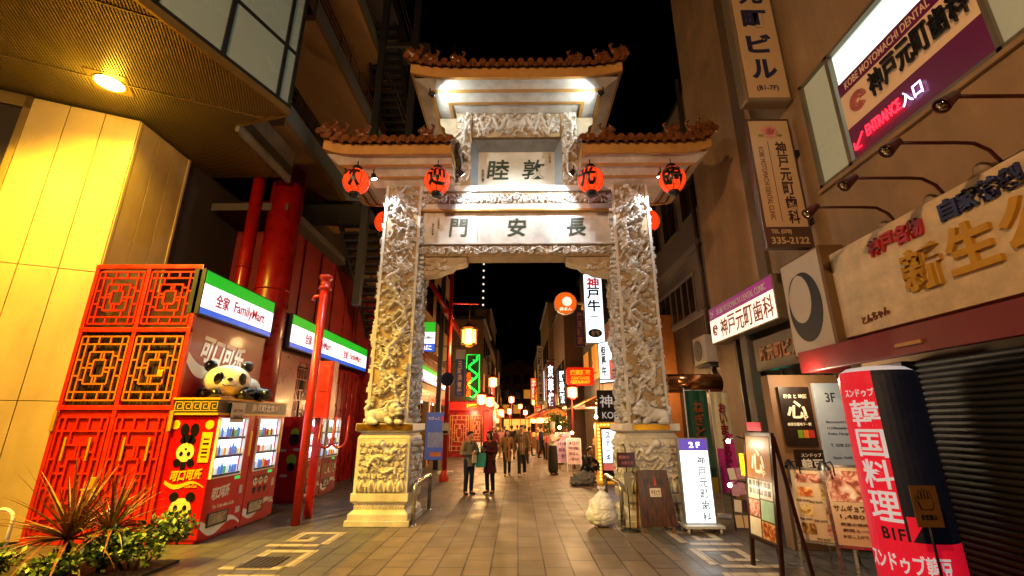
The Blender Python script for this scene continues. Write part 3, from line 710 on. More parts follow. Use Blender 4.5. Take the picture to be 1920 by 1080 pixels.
def wallbar(x0, y0, x1, y1, z0, z1, t, b_): 
    d = Vector((x1 - x0, y1 - y0)).normalized(); n_ = Vector((-d.y, d.x)) * t / 2
    b_.pz([orel(x0 + n_.x, y0 + n_.y), orel(x1 + n_.x, y1 + n_.y), orel(x1 - n_.x, y1 - n_.y), orel(x0 - n_.x, y0 - n_.y)], z0, z1)
wallbar(-7.2, 1.2, -4.71, 7.77, ZS - .02, ZS + .14, .06, fs); wallbar(-4.71, 7.77, -5.91, 8.1, ZS - .02, ZS + .14, .06, fs)
fs.build('fascia', M('bronze_frame'), off)
fs = B(); wallbar(-5.95, 8.1, -5.90, 10.25, ZS - .15, ZS + .75, .08, fs); fs.build('parapet', M('stained_concrete', '#6d675c', .7, var=.35, scale=2.5), off)
# glass bay above the soffit edge
bay_g = M('frosted_glass', '#8a9686', .25, var=.03, scale=.6, emit=.10, ecol='#8fa393')
ed = Vector((-2.49, -6.57)).normalized(); c0 = Vector((-4.71, 7.77))
fr = B(); gls = []
def bay(s0, s1, z0, z1, d=ed, o=c0):
    a = o + d * s0; c = o + d * s1; n_ = Vector((-d.y, d.x)) * .01; q = B()
    q.pz([orel(a.x + n_.x, a.y + n_.y), orel(c.x + n_.x, c.y + n_.y), orel(c.x - n_.x, c.y - n_.y), orel(a.x - n_.x, a.y - n_.y)], z0, z1); return q
for s0, s1 in ((.04, .26), (.32, 1.42), (1.5, 2.55), (2.63, 4.0), (4.06, 5.4)):
    for z0, z1 in ((8.14, 9.38), (9.46, 11.6)) if s0 < 1.45 else ((8.14, 11.6),): bay(s0, s1, z0, z1).build('bay_pane', bay_g, off)
d2 = Vector((-1.2, .33)).normalized()
for z0, z1 in ((8.14, 9.38), (9.46, 11.6)): bay(.05, 1.2, z0, z1, d2).build('bay_pane', bay_g, off)
for s in (0, .29, 1.46, 2.59, 4.03, 5.5):
    a = c0 + ed * s; wallbar(a.x, a.y, a.x + ed.x * .07, a.y + ed.y * .07, 8.08, 11.7, .09, fr)
for z in (8.08, 9.38, 11.6):
    a = c0 + ed * (1.46 if z == 9.38 else 7); wallbar(c0.x, c0.y, a.x, a.y, z, z + .07, .08, fr); a = c0 + d2 * 1.22; wallbar(c0.x, c0.y, a.x, a.y, z, z + .07, .08, fr)
fr.build('bay_frame', dark_steel, off)
bx_ = B(); bx_.pz([orel(-4.9, 7.7), orel(-7.3, 1.3), orel(-13, 1.3), orel(-13, 8.0), orel(-5.9, 8.0)], 11.75, 13); bx_.build('bay_roof', concrete, off)
dl = B(); dl.bx(-.3, .3, -.3, .3, -.0, .05, 0); dl.lathe([(.25, -.012), (.235, -.012), (.22, .03)], n=28, m=0); dl.lathe([(0, -.02), (.18, -.016), (.222, -.004)], n=28, m=1)
dlm = M('downlight_lens', '#fff2b0', .5, var=0, emit=16, ecol='#ffe27a')
sod = (1, .6, .045)
for i, (x, y) in enumerate(((lx, ly), (-7.3, 3.4), (-8.6, 4.7))):
    o = dl.build('downlight', [M('bronze_frame'), dlm], off, (x - OX, y - OY, ZS - .01), ang1)
    if i == 0: lamp('downlight_beam', 'SPOT', (x, y, ZS - .06), 1900, sod, off, (x + .25, y - .55, 0), 150, 1.0, .12); lamp('downlight_glow', 'POINT', (x, y, ZS - .2), 55, sod, off, size=.12)
    elif i == 2: lamp('downlight_beam', 'SPOT', (x, y, ZS - .06), 3600, sod, off, (-8.3, 7.4, 1.6), 100, .9, .12)  # unseen downlight added to even out the light on the wall
    else: lamp('downlight_beam', 'SPOT', (x, y, ZS - .06), 8500, sod, off, (-3.6, 8.1, 0), 66, .9, .12)  # unseen downlight added, beam narrowed onto the left pedestal and floor
# ---------------------------------------------------------------- left: the red shop building behind the lattice, to the street corner
shop = thing('red_shop_building', 'red convenience store building with round red columns beyond the vending machines', 'building', (-6, 10.5, 0))
def sp(name, m, f, bev=0, par=None):
    q = B(); f(q); return q.build(name, m, par or shop, (0, 0, 0), bevel=bev)
def SX(x): return x + 6
def SY(y): return y - 10.5
sp('back_wall', redd, lambda q: (q.bx(SX(-9.6), SX(-9.3), SY(9.4), SY(23), 0, 8), q.bx(SX(-9.3), SX(-6.4), SY(11.6), SY(11.8), 4.6, 8)))
sp('ceiling', M('dark_ceiling', '#4a423a', .8, var=.15), lambda q: (q.bx(SX(-9.3), SX(-5.9), SY(10.4), SY(23), 7.1, 7.3),))
sp('storefront', redc, lambda q: (q.bx(SX(-6.3), SX(-5.85), SY(11.05), SY(12.0), 0, 3.55), q.bx(SX(-6.3), SX(-5.95), SY(12), SY(13.3), 0, .4), q.bx(SX(-6.3), SX(-5.85), SY(13.3), SY(18.2), 0, 3.55), q.bx(SX(-6.3), SX(-5.95), SY(11), SY(18.2), 3.45, 3.6),
    [q.bx(SX(-5.85), SX(-5.82), SY(13.3 + .4 * i), SY(13.32 + .4 * i), 0, 3.5) for i in range(12)]), .01)
sp('upper_wall', redd, lambda q: (q.bx(SX(-6.6), SX(-6.3), SY(11.0), SY(18.2), 3.6, 7.1), [q.bx(SX(-6.3), SX(-6.26), SY(11.2 + 1.15 * i), SY(11.26 + 1.15 * i), 4.6, 7.1) for i in range(6)]), .01)
sp('end_wall', redc, lambda q: q.bx(SX(-6.4), SX(-4.9), SY(17.1), SY(17.4), 0, 6.6), .01)
colm = B(); colm.cyl((SX(-6.15), SY(10.75), 0), (SX(-6.15), SY(10.75), 8.4), .40, n=32); colm.lathe([(.40, 5.0), (.415, 5.0), (.415, 5.04), (.4, 5.04)], (SX(-6.15), SY(10.75), 0), 32)
colm.build('column', redc, shop)
pp = B(); pp.cyl((SX(-6.72), SY(10.35), 0), (SX(-6.72), SY(10.35), 8.3), .15, n=20); pp.lathe([(.15, 5.5), (.165, 5.5), (.165, 5.56), (.15, 5.56)], (SX(-6.72), SY(10.35), 0)); pp.build('drainpipe', redc, shop)
lat = B()
def fret(q, x0, x1, z0, z1, y, n=2, t=.026, d=.03, m=0):
    """concentric Chinese fretwork in a panel"""
    w = x1 - x0; h = z1 - z0
    def hb(xa, xb, z): q.bx(min(xa, xb), max(xa, xb), y - d, y, z - t / 2, z + t / 2, m)
    def vb(x, za, zb): q.bx(x - t / 2, x + t / 2, y - d - .003, y - .003, min(za, zb), max(za, zb), m)
    cx = (x0 + x1) / 2; cz = (z0 + z1) / 2
    for i, k in enumerate((.48, .36, .24, .12)):
        a, c = cx - w * k, cx + w * k; e, f = cz - h * k, cz + h * k
        hb(a, c, e); hb(a, c, f); vb(a, e, f); vb(c, e, f)
    for k in (-.36, -.12, .12, .36):
        for s_ in (-1, 1):
            vb(cx + w * k, cz + s_ * h * .36, cz + s_ * h * .49); hb(cx + s_ * w * .36, cx + s_ * w * .49, cz + h * k)
    for s_ in (-1, 1):
        vb(cx + s_ * w * .06, cz + s_ * h * .12, cz + s_ * h * .24); hb(cx - s_ * w * .12, cx - s_ * w * .24, cz + s_ * h * .06)
        vb(cx - s_ * w * .18, cz + s_ * h * .24, cz + s_ * h * .36); hb(cx + s_ * w * .24, cx + s_ * w * .36, cz + s_ * h * .18)
        vb(cx, cz + s_ * h * .12, cz + s_ * h * .24); hb(cx + s_ * w * .12, cx + s_ * w * .36, cz)
scr = thing('lattice_screen', 'dark red fretwork screen beside the round red column below the second store sign', 'lattice screen', (-5.88, 11.95, 0), 90)
q = B(); fret(q, .02, .66, 1.0, 3.3, 0); fret(q, .7, 1.33, 1.0, 3.3, 0); q.build('fretwork', redc, scr)
q = B(); q.bx(-.03, .02, -.02, .05, .4, 3.42); q.bx(.66, .7, -.02, .05, .4, 3.42); q.bx(1.33, 1.38, -.02, .05, .4, 3.42); q.bx(-.03, 1.38, -.02, .05, 3.32, 3.42); q.build('frame', redc, scr)
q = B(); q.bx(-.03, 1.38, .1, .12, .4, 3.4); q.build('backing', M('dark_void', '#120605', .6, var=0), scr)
# ---------------------------------------------------------------- the big lattice gate
lg = thing('lattice_gate', 'tall red fretwork gate with six panels beside the yellow lit wall', 'gate', (-7.9, 7.9, 0))
q = B()
for x in (0, .98, 1.96): q.bx(x, x + .07, -.04, .04, 0, 4.7)
for z in (.0, 2.06, 3.42, 4.62): q.bx(0, 2.03, -.045, .035, z, z + .08)
q.build('frame', red, lg, bevel=.006)
for x0, x1 in ((.09, .96), (1.07, 1.94)):
    p = B(); fret(p, x0, x1, 3.55, 4.58, .0, t=.03); p.build('lattice_panel', red, lg)
    p = B(); fret(p, x0, x1, 2.2, 3.36, .0, t=.028); p.build('lattice_panel', M('gold_red_paint', '#b5651a', .4, var=.15), lg)
    p = B(); fret(p, x0, x1, .12, 1.98, -.01, t=.034); dr = p.build('door_leaf', red, lg)
    p = B(); p.bx(x0 - .02, x1 + .02, .0, .02, .08, 2.04); p.build('door_board', M('door_red', '#b31f08', .4, var=.12), dr)
    p = B(); p.bx(x0 - .02, x1 + .02, .06, .08, 2.14, 3.42)
    for i in range(13): p.bx(x0 + .067 * i, x0 + .067 * i + .05, .05, .06, 2.14, 3.42)
    p.build('slat_board', M('dark_slats', '#2a170a', .6, var=.2), lg)
gp = M('gold_paint', '#c99a22', .35, .3, var=.1)
for x in (.3, .72, 1.3, 1.72): B().bx(x, x + .035, -.06, -.04, 1.25, 1.62).build('yellow_strip', gp, lg)
for x in (.0, 2.0): B().bx(x, x + .06, -.07, -.045, 1.72, 2.05).build('hinge', gp, lg)
q = B(); q.bx(.94, 1.04, -.09, -.045, .7, 1.0); q.bx(.84, .98, -.13, -.09, .8, .83); q.bx(1.62, 1.72, -.07, -.045, 2.62, 2.74); q.build('lock', M('gold_paint'), lg, bevel=.01)
q = B(); q.bx(-7.9, -5.95, 9.0, 9.05, 0, 4.5); tag(q.build('partition_wall', M('dark_red_board', '#3a0f0a', .6, var=.2)), 'dark partition wall behind the big red lattice gate', 'wall')
# ---------------------------------------------------------------- drink poster wall, green header, panda
ps = thing('drink_poster', 'red wall panel with white 可口可乐 script and swoosh above the panda', 'poster', (-5.93, 7.95, 2.05), 90)
q = B(); q.bx(0, 2.45, 0, .1, 0, 1.72); q.build('board', M('deep_red_enamel', '#7d080e', .4, var=.12, scale=6, coat=.08), ps)
q = B(); put(q, '可口可乐', 1.05, 1.12, 1.35, .52, 0, .035, -.004, .004, shear=.25, rot=-4); q.build('lettering', white, ps)
def swoosh(b_, x0, x1, z0, z1, t, y, m=0, n=26):
    A = []; D = []
    for i in range(n + 1):
        u = i / n; x = x0 + (x1 - x0) * u; z = z0 + (z1 - z0) * u + (z1 - z0) * 0 + math.sin(u * 2 * PI) * -.16 * abs(x1 - x0) * .5; w = t * (1 - .6 * u) * (.5 + .5 * math.sin(PI * min(1, u * 1.1 + .05)))
        A.append((x, z + w / 2)); D.append((x, z - w / 2))
    for i in range(n): b_.add([(A[i][0], y, A[i][1]), (A[i + 1][0], y, A[i + 1][1]), (D[i + 1][0], y, D[i + 1][1]), (D[i][0], y, D[i][1])], [(3, 2, 1, 0)], m)
q = B(); swoosh(q, .0, 1.2, 1.0, .42, .3, -.005); q.build('swoosh', white, ps)
hd = thing('header_board', 'green and gold header board lettered 南京町北京城 on top of the front drink machines', 'header board', (-5.1, 7.86, 2.0), 90)
hg = M('dark_green_board', '#1c3020', .4, var=.1); hy = M('gold_trim', '#c79a24', .4, var=.08)
q = B(); q.bx(0, 2.34, 0, .8, 0, .25); q.build('board', hg, hd, bevel=.006)
q = B(); q.bx(-.01, 2.35, -.012, .81, .235, .268); q.bx(-.01, 2.35, -.012, .81, -.02, .015); q.build('trim', hy, hd)
q = B(); put(q, '南京町北京城', 1.5, .125, 1.0, .15, 0, .02, -.004, .006); q.build('lettering', white, hd)
q = B()                                                          # Greek key on the end that faces the camera
for i in range(5):
    x = .03 + .15 * i
    def k_(a, c, e, f): q.bx(a, c, -.008, 0, e, f)
    k_(x, x + .14, .19, .205); k_(x, x + .014, .05, .2); k_(x + .126, x + .14, .08, .2); k_(x + .045, x + .14, .08, .094); k_(x + .045, x + .059, .08, .16); k_(x + .045, x + .1, .147, .161); k_(x + .014, x + .15, .045, .059)
q.build('key_pattern', hy, hd, (0, .79, 0), -90)
# panda figure
pan = thing('panda_figure', 'big black and white panda figure lying on the green header of the drink machines', 'panda figure', (-5.5, 8.75, 2.26), 38)
gw = M('panda_white', '#d8d2c0', .22, var=.04, coat=.6); gk = M('panda_black', '#0b0b0c', .22, var=.1, coat=.6)
blob('head', gw, [((-.1, -.12, .36), (.40, .30, .29)), ((-.1, -.3, .3), (.2, .14, .13)), ((.24, .3, .26), (.3, .32, .22))], .03, pan)
blob('ear', gk, [((-.40, -.06, .62), (.115, .07, .115))], .02, pan); blob('ear', gk, [((.2, -.06, .64), (.115, .07, .115))], .02, pan)
for x, rr in ((-.27, 20), (.12, -20)): q = B(); q.sph((0, 0, 0), (.075, .03, .115), nu=14, nv=10); q.build('eye_patch', gk, pan, (x, -.392 + .02 * (x > 0), .38), rot=(R(12), R(rr), R(-18 if x < 0 else 22)))
q = B(); q.sph((-.09, -.445, .36), (.05, .03, .035), nu=12, nv=8); q.build('nose', gk, pan)
q = B(); q.tube([(-.2, -.432, .27), (-.15, -.448, .235), (-.09, -.45, .25), (-.03, -.448, .235), (.03, -.43, .27)], .009, 6); q.build('mouth', gk, pan)
for s_ in (-1, 1): blob('arm', gk, [((s_ * .3, -.1, .12), .13, (s_ * .22 - .05, -.36, .1), .1)], .025, pan)
blob('leg', gk, [((.52, .0, .13), .15, (.58, -.22, .12), .11)], .025, pan)
blob('shoulder', gk, [((.16, .06, .3), (.14, .36, .28))], .03, pan)
blob('leg', gk, [((-.42, .1, .12), (.16, .2, .12))], .025, pan)
# ---------------------------------------------------------------- vending machines
disp_m = M('lit_display', '#ffffff', .4, var=0, emit=2.2, ecol='#dcecff')
bcols = [M('drink_%s' % n_, c, .3, var=.05, emit=.45, ecol=c) for n_, c in (('red', '#c03030'), ('blue', '#5a84c8'), ('green', '#5fae6a'), ('orange', '#e0a04c'), ('brown', '#6a4a34'), ('yellow', '#e2d26a'), ('white', '#e0e8f0'), ('purple', '#8a6aa6'))]  # drinks glow by themselves in place of the display's light
bot = B(); bot.lathe([(0, 0), (.03, 0), (.032, .02), (.032, .11), (.013, .15), (.013, .175), (0, .175)], n=10); bot_me = [bot.mesh('display_bottle', m) for m in bcols]
can = B(); can.lathe([(0, 0), (.028, 0), (.03, .01), (.03, .11), (.026, .12), (0, .12)], n=10); can_me = [can.mesh('display_bottle', m) for m in bcols]
clear = M('clear_pane')
def vending(name, label, x, y, w, rng_, frontp, group, logo, wx):
    t = thing(name, label, 'vending machine', (x, y, 0), 90, group)
    H = 2.0; q = B()
    q.bx(.01, w - .01, .03, .78, .06, H); q.bx(.03, w - .03, .06, .74, 0, .06)
    q.bx(0, w, 0, .03, .06, .98); q.bx(0, wx[0], 0, .03, .98, H); q.bx(wx[1], w, 0, .03, .98, H); q.bx(wx[0], wx[1], 0, .03, 1.92, H)
    q.build('body', frontp, t, bevel=.008)
    q = B(); q.bx(wx[0], wx[1], .028, .03, .98, 1.92); db = q.build('display_case', disp_m, t)
    q = B()
    for z in (1.02, 1.32, 1.62): q.bx(wx[0] + .01, wx[1] - .01, -.035, .027, z - .035, z, 0); q.bx(wx[0] + .01, wx[1] - .01, -.04, -.035, z - .045, z - .005, 1)
    q.build('shelf', [white, M('price_strip', '#1d2f66', .4, var=.2, scale=30)], t)
    for z in (1.02, 1.32, 1.62):
        n_ = int((wx[1] - wx[0] - .06) / .078)
        for i in range(n_):
            kind = rng_.random() < .6; me = rng_.choice((bot_me if kind else can_me) + [bot_me[6], bot_me[1], can_me[6]])
            inst('display_bottle', me, t, (wx[0] + .06 + .078 * i, -.0, z), sc=(.9, .9, .78 + .3 * rng_.random()))
    q = B(); q.bx(wx[0] - .02, wx[0], -.05, 0, .96, 1.94); q.bx(wx[1], wx[1] + .02, -.05, 0, .96, 1.94); q.bx(wx[0], wx[1], -.05, 0, 1.92, 1.94); q.bx(wx[0], wx[1], -.05, 0, .96, .98); q.build('display_frame', white, t)
    q = B(); q.bx(.16, w - .42, -.012, .0, .2, .42, 0); q.bx(.2, w - .46, -.016, -.012, .23, .4, 1); q.build('delivery_flap', [dark_steel, steel], t)
    q = B(); q.bx(w - .38, w - .22, -.006, 0, .88, .93); q.build('note_slot', M('green_led', '#18c04a', .4, var=0, emit=.6, ecol='#20e060'), t)
    q = B(); q.bx(w - .2, w - .1, -.01, 0, .62, .76); q.bx(w - .2, w - .08, -.008, 0, .3, .4); q.build('coin_plate', M('pale_plate', '#b6b6b0', .4, .2, var=.1), t)
    q = B(); q.bx(w - .1, w - .02, -.006, 0, 1.25, 1.7); q.build('notice_strip', yellow, t)
    q = B(); swoosh(q, .02, w - .02, .28, .12 if logo else .3, .2, -.004); q.build('swoosh', white, t)
    q = B()
    if logo: put(B(), '可口可乐', .42, .72, .48, .2, 0, .04, -.004, .004, shear=.25, rot=3).build('lettering', white, t); put(q, 'The Coke side of Life', .55, .5, .6, .055, 0, .005, -.004, .003)
    if logo: q.build('lettering', white, t)
    return t
rv = random.Random(9)
v1 = vending('vending_machine', 'front red drink machine with lit display and panda decals on its yellow lit side', -5.1, 7.9, 1.14, rv, cokered, 'red drink machines', True, (.03, .82))
v2 = vending('vending_machine', 'red drink machine with three small panda heads below its display, right beside the front one', -5.1, 9.06, 1.1, rv, cokered, 'red drink machines', False, (.1, .86))
v3 = vending('vending_machine', 'red drink machine further back, partly behind the red post with hoops', -5.2, 11.65, 1.02, rv, M('darker_red_enamel', '#8d0b10', .35, var=.1, coat=.4), 'red drink machines', False, (.06, .9))
v4 = vending('vending_machine', 'farthest red drink machine, nearest to the left gate pillar', -5.2, 12.7, 1.02, rv, M('darker_red_enamel'), 'red drink machines', False, (.06, .9))
# decals: pandas on the side of the first machine
sd = B(); yl = 1
side = thing('tmp', None, None); bpy.data.objects.remove(side)
pw = M('decal_cream', '#e6d27a', .35, var=.03); pk = M('decal_black', '#0c0b0a', .35, var=.05)
def panda_decal(q, cx, cz, s, flip=False, body=True):
    f = -1 if flip else 1; y0, y1 = -.006, -.002
    if body:
        q.disc((cx, cz - f * .0), .12 * s, y0, y1, m=0); q.disc((cx - .09 * s, cz + f * .13 * s), .05 * s, y0, y1, m=1); q.disc((cx + .09 * s, cz + f * .13 * s), .05 * s, y0, y1, m=1)
        for sg in (-1, 1): q.disc((cx + sg * .05 * s, cz + f * .02 * s), .024 * s, y0 - .003, y0, m=1, sz=1.3)
        q.disc((cx, cz - f * .04 * s), .015 * s, y0 - .003, y0, m=1)
q = B(); panda_decal(q, .33, 1.38, 1.25, True)
for sg in (-1, 1): q.disc((.33 + sg * .085, 1.74), .07, -.006, -.002, m=1, sz=1.5); q.bar((.33 + sg * .07, -.005, 1.66), (.33 + sg * .03, -.005, 1.52), .07, .004, 1)
q.disc((.33, 1.57), .13, -.005, -.001, m=1, sz=.7); q.disc((.33, 1.17), .04, -.005, -.001, m=1, sz=2.2)
for x in (.08, .66): q.disc((x, 1.82), .075, -.006, -.002, m=2)
q.bx(.56, .74, -.006, -.002, 1.22, 1.7, 2)
panda_decal(q, .42, .5, 1.5); q.disc((.33, .24), .16, -.005, -.001, m=1, sz=1.0); q.disc((.5, .2), .12, -.0045, -.001, m=0, sz=.9)
swoosh(q, .08, .74, .92, .84, .09, -.005, 2)
put(q, '可口可乐', .42, 1.03, .52, .17, 2, .04, -.004, .004, shear=.25, rot=4); put(q, 'Coca-Cola', .53, .86, .2, .05, 2, .02, -.004, .003, shear=.2)
for i, z in enumerate((1.3, 1.36, 1.42, 1.5, 1.58)): q.bx(.6, .7, -.009, -.006, z, z + .02 + .01 * (i % 2), 1)
q.build('side_decal', [pw, pk, yellow], v1, (0, .78, 0), -90)
q = B()
for i in range(3):
    x = .3 + .19 * i; panda_decal(q, x, .76, .6); q.disc((x, .6), .05, -.006, -.002, m=1, sz=1.2); q.bx(x - .06, x + .06, -.006, -.002, .62, .65, 1)
q.build('panda_decal', [white, pk], v2)
for vv, n_ in ((v3, 3), (v4, 3)):
    q = B()
    for i in range(n_):
        x = .2 + .26 * i; q.disc((x, .74), .05, -.006, -.002, m=2); q.disc((x, .84), .035, -.006, -.002, m=1); q.disc((x, .62), .045, -.006, -.002, m=0 if i % 2 else 2, sz=1.5); q.disc((x + .1, .56), .04, -.006, -.002, m=0, sz=.5)
    q.build('dancer_decal', [white, pk, M('decal_green', '#6d8a2a', .4, var=.1)], vv)
q = B()
for i, (z, s) in enumerate(((1.62, .1), (1.45, .13), (.98, .12), (.82, .09))): q.disc((.45, z), s, -.006, -.002, m=(2, 1, 2, 1)[i], sz=1.1)
for x, z in ((.2, 1.2), (.55, 1.22), (.3, .62)): q.disc((x, z), .1, -.006, -.002, m=0, sz=.35)
q.build('side_decal', [M('dull_white', '#8d8580', .5), pk, M('decal_green')], v3, (0, .78, 0), -90)
tag(B().bx(-.2, .2, -.01, 0, 0, .34, 0).build('paper_notice', M('paper_tan', '#b9a98a', .7, var=.12, scale=12), None, (-5.06, 8.36, 1.86), 90), 'crumpled paper notice taped on the front drink machine below the header', 'notice')
nb = B(); put(nb, 'スタンプラリー', 0, .2, .32, .06, 0, .02, -.012, .003); put(nb, 'お休みです', 0, .1, .28, .06, 0, .02, -.012, .003)
nb.build('lettering', black, [o for o in C.objects if o.name.startswith('paper_notice')][0])
# ---------------------------------------------------------------- store sign light boxes
sg_w = M('lit_white', '#ffffff', .4, var=0, emit=1.0, ecol='#eaf2ff'); sg_g = M('lit_green', '#0a9a2c', .4, var=0, emit=.75, ecol='#05b41e'); sg_b = M('lit_blue', '#0a58c8', .4, var=0, emit=.7, ecol='#0a5ae0')
pinkred = M('sign_crimson', '#b00a3a', .4, var=0, emit=.25, ecol='#c00a40')
def stripes(t, w, h, y=0, wf=.0):
    q = B(); q.bx(0, w, .0, .22, 0, h); q.build('case', dark_steel, t, bevel=.01)
    q = B(); q.bx(.03, w - .03, -.012, 0, .16 * h, .68 * h, 0); q.bx(.03, w - .03, -.012, 0, .68 * h, h - .03, 1); q.bx(.03, w - .03, -.012, 0, .03, .16 * h, 2)
    q.build('lit_face', [sg_w, sg_g, sg_b], t)
def fm_sign(label, x, y, z, w, h, texts, rz=90, grp='green, white and blue store signs'):
    t = thing('store_sign', label, 'store sign', (x, y, z), rz, grp); stripes(t, w, h)
    for cx, s in texts: put(B(), '全家', cx - .52 * s, .42 * h, .36 * s, .24 * s, 0, .02, -.012, .006).build('lettering', pinkred, t); put(B(), 'FamilyMart', cx + .3 * s, .4 * h, .98 * s, .25 * s, 0, .012, -.012, .006).build('lettering', pinkred, t)
    return t
fm_sign('lit green white and blue store sign above the panda, nearest to the lattice gate', -5.8, 7.86, 3.75, 2.48, .87, [(1.2, 1.15)])
fm_sign('long lit store sign lettered twice, behind the tall red post', -5.7, 11.05, 3.66, 5.9, .87, [(1.6, 1.15), (4.35, 1.15)])
lamp('sign_glow', 'AREA', (-5.3, 9.1, 3.5), 14, (.8, 1, .9), None, (-4.6, 9.1, 1.2), size=1.2)
# red post with hoops and meter box
rp = thing('red_post', 'tall round red post with ringed cap and hooped pipes in front of the far machines', 'post', (-4.2, 9.34, 0))
q = B(); q.cyl((0, 0, 0), (0, 0, 4.9), .085, n=20); q.lathe([(.085, 4.62), (.13, 4.64), (.13, 4.7), (.1, 4.72), (.1, 4.86), (.14, 4.88), (.14, 4.95), (0, 4.97)], n=20); q.build('pole', red, rp)
q = B(); q.tube([(-.02, .0, 4.5), (-.2, .0, 4.48), (-.22, 0, 4.4)], .04, 10); q.build('bracket', red, rp)
q = B()
for k, dx in ((0, .06), (1, .34)): q.tube([(dx, .5, 2.0 - .04), (dx, .48, 1.55)] + [(dx + .15 - .15 * math.cos(a), .46, 1.52 - .16 * math.sin(a)) for a in np.linspace(0, PI, 9)] + [(dx + .3, .48, 1.6), (dx + .3, .5, 2.0)], .028, 8)
q.build('pipe_hoop', redc, rp)
mb = thing('meter_box', 'red metal meter box with orange front fixed behind the red post', 'meter box', (-4.3, 9.95, 1.95))
q = B(); q.bx(-.2, .3, -.12, .15, 0, 1.2); q.bx(-.14, .24, -.13, -.12, .55, 1.1); q.build('box', red, mb, bevel=.012)
q = B(); q.bx(-.1, -.06, -.15, -.13, .7, .95); q.build('latch', dark_steel, mb)
q = B(); q.bx(-.04, .12, .02, .1, -1.95, 0); q.build('stand', redc, mb)
# bicycle
def wheel(r=.33):
    q = B(); q.tube([(r * math.cos(a), 0, r + r * math.sin(a)) for a in np.linspace(0, 2 * PI, 25)], .018, 6, 0, False)
    for i in range(10): a = PI * i / 5; q.tube([(0, 0, r), (r * math.cos(a), 0, r + r * math.sin(a))], .003, 4, 1)
    return q
bk = thing('bicycle', 'dark bicycle parked by the red wall behind the left gate pillar', 'bicycle', (-4.75, 15.4, 0), 70)
wheel().build('wheel', [black, steel], bk, (-.52, 0, 0)); wheel().build('wheel', [black, steel], bk, (.52, 0, 0))
q = B(); P = {'r': (-.52, 0, .33), 'b': (-.08, 0, .3), 's': (-.22, 0, .78), 'h': (.36, 0, .74), 'f': (.52, 0, .33), 'hb': (.33, 0, .95)}
for a, c in ('rb', 'bs', 'rs', 'bh', 'sh', 'hf'): q.tube([P[a], P[c]], .016, 8)
q.tube([P['h'], P['hb']], .014, 8); q.tube([(.2, -.25, .97), (.33, -.12, .96), (.33, .12, .96), (.2, .25, .97)], .012, 8); q.build('frame', M('purple_paint', '#3d1436', .35, var=.1), bk)
q = B(); q.sph((-.24, 0, .84), (.13, .08, .04)); q.build('saddle', black, bk)
q = B(); q.bx(.5, .8, -.15, .15, .62, .82); q.build('basket', dark_steel, bk)
# ---------------------------------------------------------------- planting in the left foreground
def leafmat(name, c1, c2, rough=.45):
    m = M(name, c1, rough, var=.5, scale=14); return m
def fronds(n, rmin, rmax, w, seed, zmin=.1):
    g = random.Random(seed); q = B()
    for i in range(n):
        a = 2 * PI * i / n * 2.4 + g.uniform(-.2, .2); el = g.uniform(zmin, 1.45); L = g.uniform(rmin, rmax); pts = []
        droop = g.uniform(.15, .75) * (1.5 - el); x = z = 0; e = el
        for k in range(8):
            pts.append(Vector((x * math.cos(a), x * math.sin(a), z))); x += L / 7 * math.cos(e); z += L / 7 * math.sin(e); e -= droop / 6
        sd_ = Vector((-math.sin(a), math.cos(a), 0)); vs = []
        for k, p in enumerate(pts):
            ww = w * (.55 + .45 * math.sin(PI * min(1, k / 4))) * (1 - (k / 7.2) ** 3); vs += [p - sd_ * ww / 2 + Vector((0, 0, ww * .25)), p, p + sd_ * ww / 2 + Vector((0, 0, ww * .25))]
        fs_ = []
        for k in range(7): j = 3 * k; fs_ += [(j, j + 1, j + 4, j + 3), (j + 1, j + 2, j + 5, j + 4)]
        q.add(vs, fs_, g.choice((0, 0, 1, 2)))
    return q
sk = thing('spiky_plant', 'bronze spiky leaved plant fanning out in front of the lattice gate', 'plant', (-5.75, 6.35, 0))
lm = [M('bronze_leaf', '#7a4a26', .4, var=.4, scale=9), M('dark_bronze_leaf', '#4d2a1a', .4, var=.4, scale=9), M('olive_leaf', '#7d6a2c', .45, var=.35, scale=9)]
fronds(95, .75, 1.15, .05, 3, -.15).build('leaves', lm, sk, (0, 0, .42)); fronds(55, .55, .95, .045, 5, .0).build('leaves', lm, sk, (.42, .12, .5))
B().tube([(.42, .12, 0), (.42, .12, .5)], [.06, .045], 10).build('stem', M('bark', '#3d2f20', .8, var=.4, scale=20), sk); q = B(); q.tube([(0, 0, 0), (.01, 0, .42)], [.07, .05], 10); q.build('stem', M('bark', '#3d2f20', .8, var=.4, scale=20), sk)
def leafcloud(cents, n, size, seed, up=.3):
    g = random.Random(seed); q = B()
    for _ in range(n):
        c, r_ = g.choice(cents); 
        while True:
            v = Vector((g.uniform(-1, 1), g.uniform(-1, 1), g.uniform(-1, 1)))
            if .3 < v.length < 1: break
        p = Vector(c) + Vector((v.x * r_[0], v.y * r_[1], v.z * r_[2])); d = Vector((g.uniform(-1, 1), g.uniform(-1, 1), g.uniform(-.6, .9))).normalized()
        s = d.cross(Vector((g.uniform(-1, 1), g.uniform(-1, 1), 1))).normalized(); l = size * g.uniform(.7, 1.4)
        q.add([p, p + d * l * .5 + s * l * .28, p + d * l, p + d * l * .5 - s * l * .28], [(0, 1, 2, 3)], g.choice((0, 0, 1, 2)))
    return q
gm = [M('green_leaf', '#4a6a1e', .45, var=.3, scale=10), M('dark_green_leaf', '#22380f', .45, var=.3, scale=10), M('yellow_green_leaf', '#7f8f2a', .45, var=.3, scale=10)]
